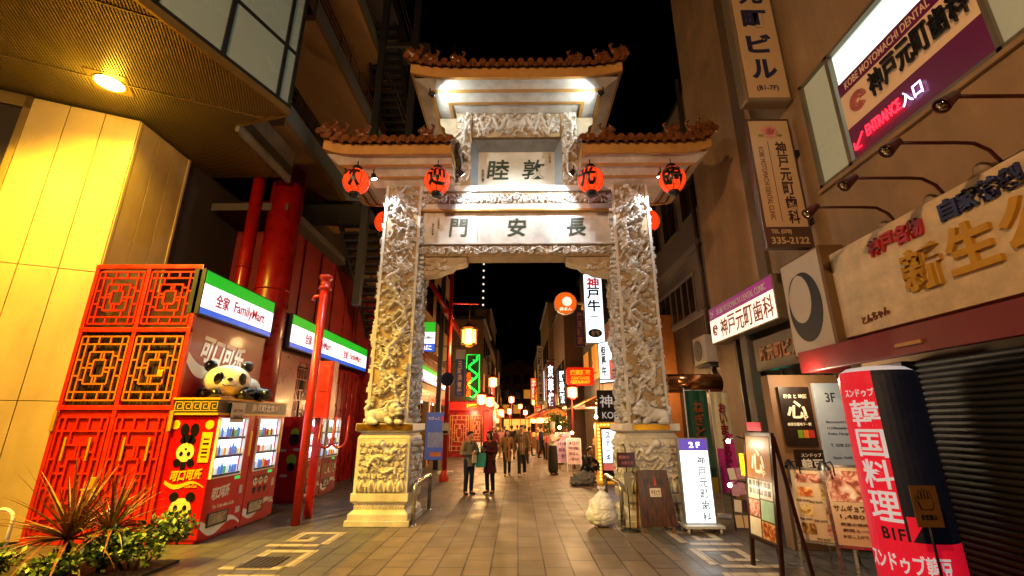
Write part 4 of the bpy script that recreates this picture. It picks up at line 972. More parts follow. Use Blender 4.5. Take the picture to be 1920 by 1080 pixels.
def shrub(label, x, y, s, seed, n=900):
    t = thing('shrub', label, 'shrub', (x, y, 0), 0, 'small leafy shrubs in the left planting'); g = random.Random(seed)
    cs = [((g.uniform(-.27, .27) * s, g.uniform(-.22, .22) * s, g.uniform(.18, .46) * s), (.26 * s, .22 * s, .17 * s)) for _ in range(7)]
    leafcloud(cs, n, .07, seed).build('foliage', gm, t)
    q = B()
    for c, r_ in cs: q.tube([(c[0] * .3, c[1] * .3, 0), (c[0] * .7, c[1] * .7, c[2] * .5), c], [.014, .01, .006], 5)
    q.build('stem', M('bark'), t); return t
shrub('bright yellow green shrub at the foot of the panda decal machine', -5.02, 6.6, 1.2, 4, 2200)
shrub('low dark green shrub under the spiky plant at the bottom left', -6.3, 5.9, .8, 6, 900)
shrub('leafy shrub between the spiky plant and the bright green one', -5.6, 6.1, .7, 8, 800)
pl = B(); pl.bx(-7.2, -4.7, 5.4, 7.0, -.01, .03); tag(pl.build('planting_bed', M('soil', '#2a2015', .9, var=.4, scale=20, bump=.6)), kind='structure')
hp = B(); hp.tube([(-.14 + .0, 0, .0), (-.14, 0, .55)] + [(-.14 + .16 - .16 * math.cos(a), 0, .6 + .13 * math.sin(a)) for a in np.linspace(0, PI, 9)] + [(.18, 0, .55), (.18, 0, 0)], .022, 8)
tag(hp.build('hoop_rail', white, None, (-6.98, 6.6, 0)), 'small pale metal hoop rail at the far left edge by the yellow wall', 'hoop rail')
# ---------------------------------------------------------------- dark outside stair and upper flats behind the left of the gate
fl = thing('apartment_block', 'dark upper apartment block with railed balconies above the store', 'building', (-8, 14, 0))
q = B(); q.bx(-4, .9, -1.8, 10, 7.4, 26); q.build('wall', M('dark_brown_render', '#3b2f28', .8, var=.2, scale=1), fl)
for i, (z, x1) in enumerate(((8.9, 2.25), (12.2, 2.6), (15.6, 2.6))):
    q = B(); q.bx(.9, x1, -4.6, 2, z, z + .22); bal = q.build('balcony_slab', M('balcony_underside', '#8a6a45', .7, var=.15), fl)
    q = B(); q.bx(x1 - .06, x1, -4.6, 2, z + .22, z + .75); q.build('parapet', M('blue_grey_panel', '#77838c', .6, var=.15), bal)
    q = B()
    for zz in (.9, 1.1, 1.3): q.tube([(x1 - .03, -4.6, z + zz), (x1 - .03, 2, z + zz)], .025, 6)
    for k in range(9): q.tube([(x1 - .03, -4.6 + .82 * k, z + .7), (x1 - .03, -4.6 + .82 * k, z + 1.3)], .02, 6)
    q.build('railing', M('brown_rail', '#4a2f25', .5, .3, var=.2), bal)
for k in range(4):
    for j in range(3): q = B(); q.bx(.88, .93, -1.2 + 2.6 * k, .6 + 2.6 * k, 9.8 + 3.4 * j, 11.6 + 3.4 * j); q.build('window', glass_dark, fl)
stair = thing('outside_staircase', 'dark steel outside staircase rising behind the left gate pillar', 'staircase', (-4.6, 15, 0))
q = B()
def flight(y0, z0, y1, z1, x0, x1):
    n = int(abs(z1 - z0) / .19)
    for i in range(n): u = (i + .5) / n; q.bx(x0, x1, y0 + (y1 - y0) * u - .15, y0 + (y1 - y0) * u + .15, z0 + (z1 - z0) * u - .03, z0 + (z1 - z0) * u + .02)
    for x in (x0, x1): q.bar((x, y0, z0), (x, y1, z1), .06, .28)
flight(3.6, 3.9, -1.6, 8.2, -1.2, 0); flight(-1.6, 8.2, 3.6, 12.4, -2.5, -1.3); flight(3.6, 12.4, -1.6, 16.6, -1.2, 0); flight(-1.6, 16.6, 3.6, 20.8, -2.5, -1.3)
q.build('flight', M('dark_stair_steel', '#2c2b2c', .6, .3, var=.3), stair)
q = B()
for z, y in ((8.2, -3), (16.6, -3), (3.9, 3.5), (12.4, 3.5), (20.8, 3.5)): B().bx(-2.6, .1, y, y + 1.5, z - .12, z).build('landing', M('dark_stair_steel'), stair)
q = B()
for x in (-2.6, .1, 1.2):
    for y in (-2.9, 4.9): q.bx(x - .1, x + .1, y - .1, y + .1, 0 if y > 0 else 5.0, 22)
for z in (9.2, 13.4, 17.6): q.tube([(.1, -3, z), (.1, 5, z + .0)], .03, 6); q.tube([(.1, -3, z + .4), (.1, 5, z + .4)], .03, 6)
for z in (10, 14, 18): q.bx(.1, 1.2, -2.95, -2.85, z, z + .15)
q.build('frame', M('dark_stair_steel'), stair)
# ---------------------------------------------------------------- right: the beige building
XR = 5.35
bb = thing('beige_building', 'tall beige rendered building carrying the dental clinic signs on the right', 'building', (XR, 6, 0))
render_m = M('beige_render', '#957a5a', .75, var=.2, scale=1.1, bump=.25, bscale=30, streak=.2)
def rp_(name, m, f, bev=0): q = B(); f(q); return q.build(name, m, bb, (-XR, -6, 0) if False else (0, 0, 0), bevel=bev)
def BY(y): return y - 6
rp_('wall', render_m, lambda q: (q.bx(0, 4, BY(7.08), BY(12.05), 4.0, 22), q.bx(0, 4, BY(10.9), BY(12.05), 0, 4.0), q.bx(0, 4, BY(-8), BY(7.08), 0, 5.75), q.bx(0, 4, BY(-8), BY(7.08), 7.9, 22), q.bx(.5, 4, BY(7.08), BY(10.9), 0, 4.0)), .01)
rp_('pilaster', M('brown_pilaster', '#5c4c3a', .7, var=.15), lambda q: q.bx(-.1, 0, BY(8.95), BY(9.3), 3.9, 22), .01)
rp_('ledge', render_m, lambda q: (q.bx(-.06, .0, BY(-8), BY(7.1), 5.68, 5.75)), .01)
rp_('wall_frame', M('shop_frame_dark', '#2b1d14', .5, var=.2), lambda q: (q.bx(-.02, .0, BY(9.2), BY(9.26), 0, 3), q.bx(.44, .5, BY(8.0), BY(10.9), 0, 3.2), q.bx(-.05, .05, BY(10.85), BY(10.95), 0, 3.9), q.bx(-.05, .1, BY(7.9), BY(8.05), 0, 3.4)))
rp_('doorway', M('dark_doorway', '#1c120b', .35, var=.3), lambda q: q.bx(.4, .44, BY(8.1), BY(10.8), .02, 3.0))
rp_('exit_light', M('exit_green', '#0aa060', .4, var=0, emit=1.6, ecol='#3fe0b0'), lambda q: q.bx(.3, .4, BY(9.7), BY(10.1), 2.55, 2.72))
rp_('side_pillar', M('grey_post', '#5d5650', .6, var=.2), lambda q: q.bx(-.12, .1, BY(10.2), BY(10.5), 0, 3.9), .01)
# the big corner window with the clinic's inner sign
wd = rp_('clinic_window', M('grey_alu', '#77705f', .4, .5, var=.1), lambda q: (q.bx(-.03, .06, BY(7.0), BY(7.08), 5.75, 7.9), q.bx(-.03, .06, BY(6.28), BY(6.36), 5.75, 7.9), q.bx(-.03, .06, BY(-2), BY(7.08), 5.75, 5.82), q.bx(-.03, .06, BY(-2), BY(7.08), 7.84, 7.9), q.bx(-.03, .06, BY(4.0), BY(4.06), 5.75, 7.9)))
def wp(name, m, f): q = B(); f(q); q.build(name, m, wd)
wp('frosted_pane', M('frosted_lit', '#8f8a6a', .3, var=.08, scale=.8, emit=.22, ecol='#c8c39a'), lambda q: q.bx(.02, .03, BY(6.36), BY(7.0), 5.82, 7.84))
wp('frosted_pane', M('frosted_lit'), lambda q: q.bx(.02, .03, BY(-2), BY(4.0), 5.82, 7.84))
room = M('clinic_ceiling', '#e8efe6', .5, var=.03, emit=.75, ecol='#e9f7ee')  # ceiling and walls glow in place of the room's lighting
wp('room', room, lambda q: (q.bx(.1, 3.0, BY(3.0), BY(6.4), 7.86, 7.895), q.bx(2.9, 3.0, BY(3.0), BY(6.4), 5.7, 7.86), q.bx(.1, 3, BY(6.34), BY(6.4), 5.7, 7.86)))
wp('ceiling_vent', dark_steel, lambda q: [q.bx(.9, 1.3, BY(5.7 + .03 * i), BY(5.715 + .03 * i), 7.845, 7.858) for i in range(8)])
wp('ceiling_light', M('clinic_tube', '#ffffff', .4, var=0, emit=2.2, ecol='#f2fff8'), lambda q: q.bx(.5, 1.0, BY(3.4), BY(5.2), 7.83, 7.85))
cs = thing('window_sign', 'clinic window sign 神戸元町歯科 with neon ENTRANCE arrow in the big upper window', 'window sign', (XR - .02, 6.22, 5.83), -90)
purple = M('plum_print', '#5a1238', .35, var=.06, emit=.18, ecol='#5a1238'); cream = M('cream_print', '#d9b98e', .35, var=.05, emit=.14, ecol='#d9a878')
q = B(); q.bx(0, 2.2, 0, .03, 0, .52, 0); q.bx(0, 2.2, 0, .03, .52, 1.12, 1); q.bx(0, 2.2, 0, .03, 1.12, 1.36, 0); q.build('board', [purple, cream], cs)
q = B()
for i, c in enumerate('神戸元町歯科'): put(q, c, .72 + .255 * i, .84, .23, .4, 0, .012, -.03, .03)
put(q, 'KOBE MOTOMACHI DENTAL CLINIC', 1.12, 1.24, 1.95, .13, 1, .003, -.004, .004); q.build('lettering', [black, cream], cs)
q = B(); put(q, 'ENTRANCE', .66, .25, .62, .18, 0, .012, -.03, .01); q.tube([(.28, -.03, .3), (.08, -.03, .1)], .012, 6); q.tube([(.08, -.03, .22), (.08, -.03, .1), (.2, -.03, .1)], .012, 6)
q.build('neon_lettering', M('neon_red', '#ff2030', .4, var=0, emit=5, ecol='#ff1a2a'), cs)
q = B(); put(q, '入口', 1.16, .25, .32, .2, 0, .005, -.03, .01); q.build('neon_lettering', M('neon_white', '#ffffff', .4, var=0, emit=3, ecol='#d8c8ff'), cs)
q = B()
for r_ in (.06, .11, .15): q.tube([(.32 + r_ * math.cos(a), -.006, .84 + r_ * math.sin(a)) for a in np.linspace(0, 5.6, 14)], .02, 5)
q.build('rose_emblem', M('rose_print', '#b86a66', .5, var=.2), cs)
# travertine board 新生公司
tb = thing('restaurant_board', 'big travertine sign board with raised gold 新生公 characters above the shutter', 'sign board', (XR - .28, 6.95, 3.1), -90)
trav = M('travertine', '#cdb893', .6, var=.25, scale=3, bump=.5, bscale=18)
q = B(); q.bx(0, 5.5, 0, .26, 0, 1.36); q.build('board', trav, tb, bevel=.006)
q = B(); q.bx(-.06, .0, -.02, .27, -.03, 1.4); q.build('end_trim', M('bronze_frame'), tb)
gold = M('gold_letters', '#b98a12', .4, .1, var=.12); redl = M('red_letters', '#a8201c', .4, var=.15); navy = M('navy_letters', '#1c2552', .4, var=.15)
for i, (c, z, s) in enumerate((('新', .62, .56), ('生', .66, .56), ('公', .7, .6), ('司', .72, .6))): put(B(), c, 1.62 + .64 * i, z - .02, s, .56, 0, .03, 0, .05).build('character', gold, tb)
q = B()
for i, c in enumerate('神戸名物'): put(q, c, 1.0 + .225 * i, 1.12, .21, .25, 0, .035, 0, .04)
q.build('lettering', redl, tb)
q = B()
for i, c in enumerate('自家特製'): put(q, c, 2.14 + .235 * i, 1.15, .22, .25, 0, .035, 0, .04)
q.build('lettering', navy, tb)
q = B(); put(q, 'とんちゃん', .72, .2, .5, .12, 0, .02, 0, .02, rot=6); q.build('lettering', M('brown_letters', '#6d3a22', .5), tb)
for i, (y, z, l, w) in enumerate(((5.69, 4.68, 'gooseneck sign lamp with unlit bulb above 神戸名物, lowest of the row', ''), (4.95, 4.7, 'gooseneck sign lamp just right of the lowest one in the row', ''), (4.28, 4.74, 'gooseneck sign lamp below the neon ENTRANCE arrow', ''), (3.6, 4.78, 'gooseneck sign lamp nearest the camera at the right edge', ''))):
    t = thing('gooseneck_lamp', l, 'sign lamp', (XR, y, z), 0, 'gooseneck lamps above the travertine board')
    q = B(); q.tube([(-.1, 0, -.3), (-.13, 0, -.22), (-.22, 0, -.06), (-.36, 0, .03), (-.55, 0, .04), (-1.15, 0, .04)], .02, 8); q.tube([(-.1, 0, -.38), (-.1, 0, -.28)], .05, 10); q.build('arm', M('maroon_metal', '#3d0d0d', .35, .2, var=.15), t)
    q = B(); q.lathe([(.02, .12), (.045, .1), (.07, -.07), (.078, -.11), (.068, -.11), (.06, -.06), (.03, .08)], n=18); q.build('shade', M('maroon_metal'), t, (-1.25, 0, .0), rot=(0, R(52), 0))
    q = B(); q.lathe([(0, .02), (.03, .0), (.055, -.08), (.05, -.115), (0, -.13)], n=16); q.build('bulb', M('silver_bulb', '#b9a98a', .08, 1, var=0), t, (-1.25, 0, 0), rot=(0, R(52), 0))
    q = B(); q.sph((-.03, .28, -.12), .09); q.tube([(-.03, .28, -.12), (-.03, -.4, -.16)], .015, 6); q.build('junction_ball', M('beige_box', '#94806a', .6), t)
# red awning and shutter
aw = thing('red_fascia', 'long dark red metal fascia below the travertine board', 'fascia', (XR - .75, 7.4, 2.62), -90)
q = B(); q.bx(0, 8, 0, .1, 0, .33); q.bx(0, .1, .1, .75, 0, .33); q.bx(0, 8, .1, .75, .29, .33); q.build('board', M('maroon_fascia', '#6d1518', .4, var=.18, scale=2), aw, bevel=.01)
q = B(); q.bx(1.95, 2.32, -.03, 0, .1, .14); q.build('bracket_light', M('brass_strip', '#a87a44', .4, .4, var=.1), aw)
sh_ = thing('roller_shutter', 'closed dark grey roller shutter behind the inflatable', 'shutter', (XR - .3, 5.9, 0), -90)
q = B()
for i in range(36): q.tube([(0, .04, .035 + .072 * i), (5, .04, .035 + .072 * i)], .037, 6)
q.build('slats', M('shutter_metal', '#2f2d2b', .55, .3, var=.3, scale=2), sh_)
q = B(); q.bx(-.42, -.02, -.05, .2, 0, 2.62); q.build('side_post', M('maroon_post', '#4b2026', .5, var=.2), sh_, bevel=.01)
# ---------------------------------------------------------------- hanging and wall signs on the beige building
warm_face = M('sign_cream', '#b9996c', .4, var=.05, emit=.05, ecol='#b9996c')
t = thing('vertical_sign', 'cream projecting sign 元町ビル with dark blue characters, highest on the beige wall', 'projecting sign', (4.42, 7.25, 7.78))
q = B(); q.bx(0, .9, 0, .3, 0, 4.2); q.build('case', M('sign_case', '#8a7a62', .35, .4, var=.1), t, bevel=.04)
q = B(); q.bx(.06, .84, -.008, 0, .06, 4.14); q.build('face', warm_face, t)
q = B()
for c, z in (('ル', .73), ('ビ', 1.35), ('町', 1.98), ('元', 2.6)): put(q, c, .45, z, .5, .46, 0, .04, -.008, .008)
put(q, '(B1-7F)', .45, .27, .42, .14, 0, .02, -.008, .006); q.build('lettering', navy, t)
q = B(); q.bx(.9, .96, .1, .2, .6, .75); q.bx(.9, .96, .1, .2, 3.2, 3.35); q.build('bracket', dark_steel, t)
t = thing('vertical_sign', 'cream projecting clinic sign with rose, 神戸元町歯科 and phone number 335-2122', 'projecting sign', (4.38, 7.35, 4.78))
q = B(); q.bx(0, .84, 0, .14, 0, 2.66); q.build('case', M('grey_case', '#5d4a40', .35, .4, var=.1), t, bevel=.02)
q = B(); q.bx(.05, .79, -.008, 0, .4, 2.6); q.build('face', warm_face, t)
q = B(); put(B(), '神戸元町歯科', .57, 1.3, .2, 1.7, 0, .02, -.008, .006, True).build('lettering', M('maroon_ink', '#3a1418', .5), t); put(q, 'KOBE MOTOMACHI DENTAL CLINIC', .2, 1.28, 1.5, .09, 0, 0, -.008, .004, rot=-90); q.bx(.345, .353, -.012, -.008, .5, 2.15, 0)
q.build('lettering', M('maroon_ink'), t); q = B(); put(q, 'TEL (078)', .3, .3, .36, .1, 1, .02, -.002, .006); put(q, '335-2122', .43, .14, .66, .13, 1, .02, -.002, .006); q.build('lettering', [M('maroon_ink', '#3a1418', .5), warm_face], t)
q = B()
for k in range(9): a = 2 * PI * k / 9; q.sph((.42 + .1 * math.cos(a), -.012, 2.36 + .09 * math.sin(a)), (.055, .01, .055), 0, 10, 6)
for k in range(5): a = 2 * PI * k / 5 + .3; q.sph((.42 + .045 * math.cos(a), -.02, 2.36 + .045 * math.sin(a)), (.04, .01, .04), 1, 10, 6)
for s_ in (-1, 1): q.sph((.42 + s_ * .17, -.01, 2.28), (.06, .008, .03), 2, 8, 6)
q.build('rose_emblem', [M('rose_pink', '#c98a80', .5), M('rose_red', '#b35a58', .5), M('decal_green')], t)
q = B(); q.bx(.84, .97, .08, .2, .5, .62); q.bx(.84, .97, .08, .2, 1.9, 2.02); q.build('bracket', dark_steel, t)
t = thing('clinic_light_box', 'wide lit clinic sign 2F 神戸元町歯科 flat above the dark doorway', 'sign', (XR - .3, 11.55, 3.78), -90)
q = B(); q.bx(0, 3.05, 0, .3, 0, .92); q.build('case', M('sign_case'), t, bevel=.01)
q = B(); q.bx(.03, 3.02, -.01, 0, .6, .89, 0); q.bx(.03, 3.02, -.01, 0, .03, .6, 1); q.build('lit_face', [M('lit_plum', '#8a2a68', .4, var=0, emit=.4, ecol='#9a2a78'), M('lit_cream', '#fff4e0', .4, var=0, emit=.85, ecol='#fff0d8')], t)
q = B()
for i, c in enumerate('神戸元町歯科'): put(q, c, .78 + .4 * i, .31, .36, .44, 0, .005, -.012, .008)
put(B(), '2F', .2, .74, .2, .17, 0, .02, -.012, .006).build('lettering', white, t); q.build('lettering', M('brick_letters', '#a03a22', .5), t); q = B(); put(q, 'KOBE MOTOMACHI DENTAL CLINIC', 1.65, .74, 2.3, .15, 1, .005, -.012, .006)
e_ = B()
for r_ in (.06, .12): e_.tube([(.3 + r_ * math.cos(a), -.014, .32 + r_ * math.sin(a)) for a in np.linspace(0, 5.4, 12)], .02, 5, 0)
e_.build('rose_emblem', M('rose_print', '#b86a66', .5), t)
q.build('lettering', [M('brick_letters', '#a03a22', .5), white, M('rose_print')], t)
t = thing('poster_box', 'framed poster of a dark crescent moon ring beside the travertine board', 'poster', (XR - .42, 8.0, 2.93), -90)
q = B(); q.bx(0, 1.12, 0, .4, 0, 1.72); q.build('case', M('wood_case', '#6d5232', .5, var=.2), t, bevel=.01)
q = B(); q.bx(.03, 1.06, -.008, 0, .04, 1.68); q.build('sheet', M('poster_paper', '#b9ac98', .4, var=.05), t)
q = B(); n = 44
vs = [(.53 + .44 * math.cos(2 * PI * i / n), -.012, .82 + .6 * math.sin(2 * PI * i / n)) for i in range(n)] + [(.42 + .3 * math.cos(2 * PI * i / n), -.012, .98 + .42 * math.sin(2 * PI * i / n)) for i in range(n)]
q.add(vs, [(i, (i + 1) % n, n + (i + 1) % n, n + i) for i in range(n)]); q.build('crescent', M('charcoal_print', '#26262a', .5, var=.6, scale=5), t)
t = thing('building_name_board', 'dark brown name board 新元町ビル over the doorway', 'name board', (XR - .16, 9.85, 2.9), -90)
q = B(); q.bx(0, 1.75, 0, .16, 0, .68); q.build('board', M('dark_brown_board', '#2a1a12', .4, var=.2), t, bevel=.006)
q = B()
for i, c in enumerate('新元町ビル'): put(q, c, .35 + .29 * i, .34, .25, .3, 0, .02, 0, .02)
q.build('lettering', M('copper_letters', '#8a5a34', .4, .5, var=.1), t)
# signs standing under the fascia
t = thing('basement_sign', 'brown wall sign with cream 心 brush character under the red fascia', 'wall sign', (4.31, 7.62, 1.5))
q = B(); q.bx(0, .5, 0, .05, 0, .92); q.build('board', M('brown_board', '#22140c', .4, var=.15), t)
q = B(); put(q, '心', .24, .56, .32, .28, 0, .025, 0, .004, shear=.15); put(q, 'や', .36, .44, .1, .1, 0, .03, 0, .004); put(q, '和食 と 地酒', .25, .77, .38, .07, 0, .02, 0, .004); put(q, '個室完備地下一階', .25, .33, .38, .05, 0, .01, 0, .004)
for i, m_ in enumerate((1, 2, 3)): q.bx(.2 + .09 * i, .28 + .09 * i, -.006, 0, .12, .24, m_)
q.build('lettering', [M('cream_ink', '#e6d9b8', .5, emit=.15, ecol='#e6d9b8'), M('sq_green', '#6d8a2a', .5), M('sq_orange', '#c8702a', .5), M('sq_red', '#a82a2a', .5)], t)
t = thing('basement_sign', 'small dark sign 韓豆 below the brown 心 sign', 'wall sign', (4.42, 7.64, .72))
q = B(); q.bx(0, .5, 0, .05, 0, .72); q.build('board', M('brown_board'), t)
q = B(); put(q, '韓豆', .25, .5, .34, .17, 0, .02, 0, .004); put(q, 'スンドゥブ', .25, .64, .32, .06, 0, .01, 0, .004); q.build('lettering', white, t)
t = thing('floor_guide_sign', 'tall pale grey 3F sign board with small address lines behind the inflatable', 'sign board', (4.87, 7.6, .2))
q = B(); q.bx(0, .82, 0, .06, 0, 2.28); q.build('board', M('pale_blue_board', '#9aa4a8', .35, var=.06, emit=.1, ecol='#9fb4c4'), t, bevel=.005)  # faint glow put into the board in place of light on it
q = B(); put(q, '3F', .25, 2.05, .16, .15, 0, .01, -.002, .004)
for i, s in enumerate(('Motomachi bldg. 3F', '1-1-2 Motomachi-dori, Chuo', 'Kobe, Hyogo, Japan', 'T. 078 331 1611', 'Open 10:00 - 20:00', 'www.motomachi.com')): put(q, s, .36, 1.66 - .09 * i - (.08 if i > 2 else 0) - (.1 if i > 3 else 0) - (.1 if i > 4 else 0), .5, .045, 0, .004, -.002, .003)
q.build('lettering', M('grey_ink', '#2c3034', .5), t)
wl = B(); wl.bx(4.2, 5.35, 7.68, 7.9, 0, 2.62); tag(wl.build('entrance_wall', M('warm_entrance', '#7a5a3a', .6, var=.15)), 'short warm coloured entrance wall end carrying the 心 sign', 'wall')
lamp('entrance_light', 'POINT', (4.5, 7.1, 2.5), 40, (1, .76, .48), None, size=.05)
# ---------------------------------------------------------------- inflatable pillar
inf = thing('inflatable_pillar', 'tall navy and red inflatable advertising pillar lettered 韓国料理', 'inflatable', (4.5, 5.75, 0), 0)
q = B(); n = 40; r0 = .40
prof = [(r0 * .98, .0), (r0, .05), (r0, .62), (r0, 2.3), (r0 * .985, 2.40), (r0 * .93, 2.455), (r0 * .75, 2.505), (r0 * .4, 2.525), (0, 2.53)]
vs = [(r * math.cos(2 * PI * k / n), r * math.sin(2 * PI * k / n), z) for r, z in prof for k in range(n)]
fs_ = [(i * n + k, i * n + (k + 1) % n, (i + 1) * n + (k + 1) % n, (i + 1) * n + k) for i in range(len(prof) - 1) for k in range(n)]
for f in fs_:
    a = math.degrees(math.atan2(sum(vs[i][1] for i in f), sum(vs[i][0] for i in f))) % 360; z = sum(vs[i][2] for i in f) / 4
    m_ = 2 if z > 2.43 else (0 if z < .6 else (0 if 120 < a < 229 else 1)); k0 = len(q.v); q.add([vs[i] for i in f], [(0, 1, 2, 3)], m_, True)
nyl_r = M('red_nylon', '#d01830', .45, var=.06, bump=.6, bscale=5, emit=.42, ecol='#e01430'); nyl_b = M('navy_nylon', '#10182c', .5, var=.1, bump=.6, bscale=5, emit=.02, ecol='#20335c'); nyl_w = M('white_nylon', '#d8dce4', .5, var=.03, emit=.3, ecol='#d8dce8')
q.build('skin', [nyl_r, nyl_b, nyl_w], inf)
def wrap(txt, a0, z, w, h, m, bold=.05, parent=inf, r=r0, vert=False, rot=0):
    q = B(); put(q, txt, 0, 0, w, h, 0, bold, 0, .003, vert, rot=rot); q = cut(q, .04, max(w, h) / 2 + .02); vs = []
    for x, y, zz in q.v: a = R(a0) + x / r; vs.append(((r + .006 - y) * math.cos(a), (r + .006 - y) * math.sin(a), z + zz))
    q.v = vs; q.build('lettering', m, parent)
for i, c in enumerate('韓国料理'): wrap(c, 203, 1.96 - .335 * i, .31, .31, nyl_w, .015)
wrap('スンドゥブ', 200, 2.2, .34, .1, nyl_w, .02); wrap('B1F', 208, .68, .22, .12, M('ink_black', '#101014', .5), .02); wrap('スンドゥブ韓豆', 215, .4, .8, .2, nyl_w, .02)
q = B()                                                            # red arrow head pointing down at the stairs
for i in range(8):
    a, c = 229 + 3 * i, 232 + 3 * i; za, zc = .6 + .26 * (i / 8), .6 + .26 * ((i + 1) / 8); rr = r0 + .004
    q.add([(rr * math.cos(R(a)), rr * math.sin(R(a)), za), (rr * math.cos(R(c)), rr * math.sin(R(c)), zc), (rr * math.cos(R(c)), rr * math.sin(R(c)), .87), (rr * math.cos(R(a)), rr * math.sin(R(a)), .87)], [(0, 1, 2, 3)])
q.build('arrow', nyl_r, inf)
hb = thing('no_parking_sign', 'small tan sign with an open hand on a thin pole before the inflatable', 'sign', (4.1, 5.0, 0), 0)
q = B(); q.tube([(0, 0, 0), (.0, 0, 1.25)], .012, 8); q.lathe([(.16, 0), (.16, .03), (0, .05)], n=18); q.build('pole', black, hb)
q = B(); q.bx(-.13, .13, -.025, -.012, .86, 1.24); q.build('board', M('tan_board', '#6d4a1e', .5, var=.2), hb)
q = B(); y = -.028; q.tube([(-.06, y, 1.02), (-.07, y, 1.08), (-.075, y, 1.14)], .004, 5)
for i, x in enumerate((-.05, -.018, .014, .046)): h_ = (.06, .075, .07, .055)[i]; q.tube([(x - .013, y, 1.12), (x - .013, y, 1.12 + h_), (x, y, 1.135 + h_), (x + .013, y, 1.12 + h_), (x + .013, y, 1.12)], .0035, 5)
q.tube([(-.075, y, 1.14), (-.1, y, 1.15), (-.1, y, 1.12), (-.06, y, 1.02), (.05, y, 1.02), (.075, y, 1.08), (.06, y, 1.12)], .0035, 5); put(q, '駐輪禁止', 0, .95, .16, .05, 0, .02, -.026, .003); q.build('hand_mark', black, hb)
# ---------------------------------------------------------------- menu boards
foods = [photo_mat('food_print_%s' % n_, c) for n_, c in (('stew', ('#3a1a0c', '#a8441a', '#d8a24a', '#e8d8b8')), ('noodle', ('#4a2a12', '#b98a3a', '#d8c27a', '#7a8a3a')), ('meat', ('#5a2418', '#a8604a', '#d8b09a', '#e8dcc8')), ('rice', ('#2a2a1a', '#7a4a1a', '#c8a05a', '#c84a2a')))]
paper = M('menu_paper', '#c2a984', .45, var=.06); paper_w = M('menu_white', '#d8cdbc', .45, var=.05)
def clamp_lamp(par, x, z, power, lit=True):
    q = B(); q.tube([(x, .02, z - .06), (x, .02, z + .06), (x - .02, -.02, z + .12), (x - .08, -.12, z + .1)], .01, 6); q.lathe([(.02, .06), (.035, .04), (.07, -.04), (.075, -.06)], (x - .1, -.16, z + .08), 14); q.build('clamp_lamp', black, par)
def menu(label, x, y, rz, w, h, z0, tilt, frame):
    t = thing('menu_board', label, 'menu board', (x, y, 0), rz); q = B(); T = math.tan(R(tilt))
    fr = B()
    for xx in (0, w): fr.bar((xx, -.0, 0), (xx, h * T, h), .035, .03); fr.bar((xx, h * T * 1.0 + .45, 0), (xx, h * T, h - .02), .03, .025)
    fr.bar((0, h * T, h), (w, h * T, h), .035, .03); fr.bar((0, z0 * T, z0), (w, z0 * T, z0), .035, .03); fr.build('frame', frame, t)
    return t, T
def sheet(t, w, z0, z1, T, m, x0=.02):
    q = B(); q.add([(x0, z0 * T - .018, z0), (w - x0, z0 * T - .018, z0), (w - x0, z1 * T - .018, z1), (x0, z1 * T - .018, z1), (x0, z0 * T, z0), (w - x0, z0 * T, z0), (w - x0, z1 * T, z1), (x0, z1 * T, z1)], [(0, 1, 2, 3), (7, 6, 5, 4), (0, 4, 5, 1), (1, 5, 6, 2), (2, 6, 7, 3), (3, 7, 4, 0)]); return q.build('sheet', m, t)
def on(t, T, items, m, name):
    q = B()
    for (x0, x1, z0, z1, mi) in items: q.add([(x0, z0 * T - .024, z0), (x1, z0 * T - .024, z0), (x1, z1 * T - .024, z1), (x0, z1 * T - .024, z1)], [(0, 1, 2, 3)], mi)
    return q.build(name, m, t)
def tilt_put(q, T, s, cx, cz, w, h, m=0, bold=.01):
    k = len(q.v); put(q, s, cx, cz, w, h, m, bold, -.025, .003); q.v = q.v[:k] + [(x, y + z * T, z) for x, y, z in q.v[k:]]; return q
mt, T = menu('food menu board with six small dish photos, left of the pork photo board', 3.86, 6.95, -37, .62, 1.22, .3, 8, steel)
sheet(mt, .62, .32, 1.2, T, paper)
[on(mt, T, [it], foods, 'dish_photo') for it in [(.08, .26, .86, .98, 0), (.36, .54, .84, .98, 1), (.08, .24, .62, .76, 1), (.38, .55, .6, .74, 3), (.07, .24, .4, .53, 3), (.36, .53, .38, .53, 2), (.07, .55, 1.04, 1.16, 2)]]
for x, z in ((.28, .8), (.3, .57), (.3, .35), (.13, .81), (.13, .58)): tilt_put(B(), T, '定食 850円', x, z, .15, .03).build('lettering', M('brown_ink', '#4a2f1a', .5), mt)
clamp_lamp(mt, .16, 1.22, 4); clamp_lamp(mt, .56, 1.22, 4)
mt2, T = menu('menu board with large grilled pork photo and サムギョプサル price', 3.72, 5.95, -22, .62, 1.28, .3, 8, steel)
mt2.location = (4.18, 6.62, 0); sheet(mt2, .62, .32, 1.26, T, paper)
on(mt2, T, [(.04, .58, .84, 1.22, 2)], foods, 'dish_photo')
for tx_, cz_, w_, h_ in (('サムギョプサル', .76, .5, .08), ('1,480円', .66, .4, .06), ('韓国の焼肉です', .57, .42, .035), ('野菜と一緒に', .5, .4, .035), ('お召し上がり下さい', .43, .42, .035)): tilt_put(B(), T, tx_, .3, cz_, w_, h_, 0, .015).build('lettering', M('brown_ink'), mt2)
for x, y in ((3.85, 6.62), (4.15, 6.45)): lamp('clamp_beam', 'SPOT', (x + .1, y - .25, 1.42), 10, (1, .75, .45), None, (x + .3, y + .15, .7), 110, .6, .03)
am = thing('standing_menu', 'brown framed standing menu lit by two bright bulbs, nearest the street', 'menu board', (3.2, 6.95, 0), -86)
am.scale = (.85, 1, 1); T = math.tan(R(5)); fr = B()
for xx in (0, .74): fr.bar((xx, 0, 0), (xx, 1.72 * T, 1.72), .05, .05); fr.bar((xx, .40, 0), (xx, 1.7 * T + .02, 1.68), .04, .04)
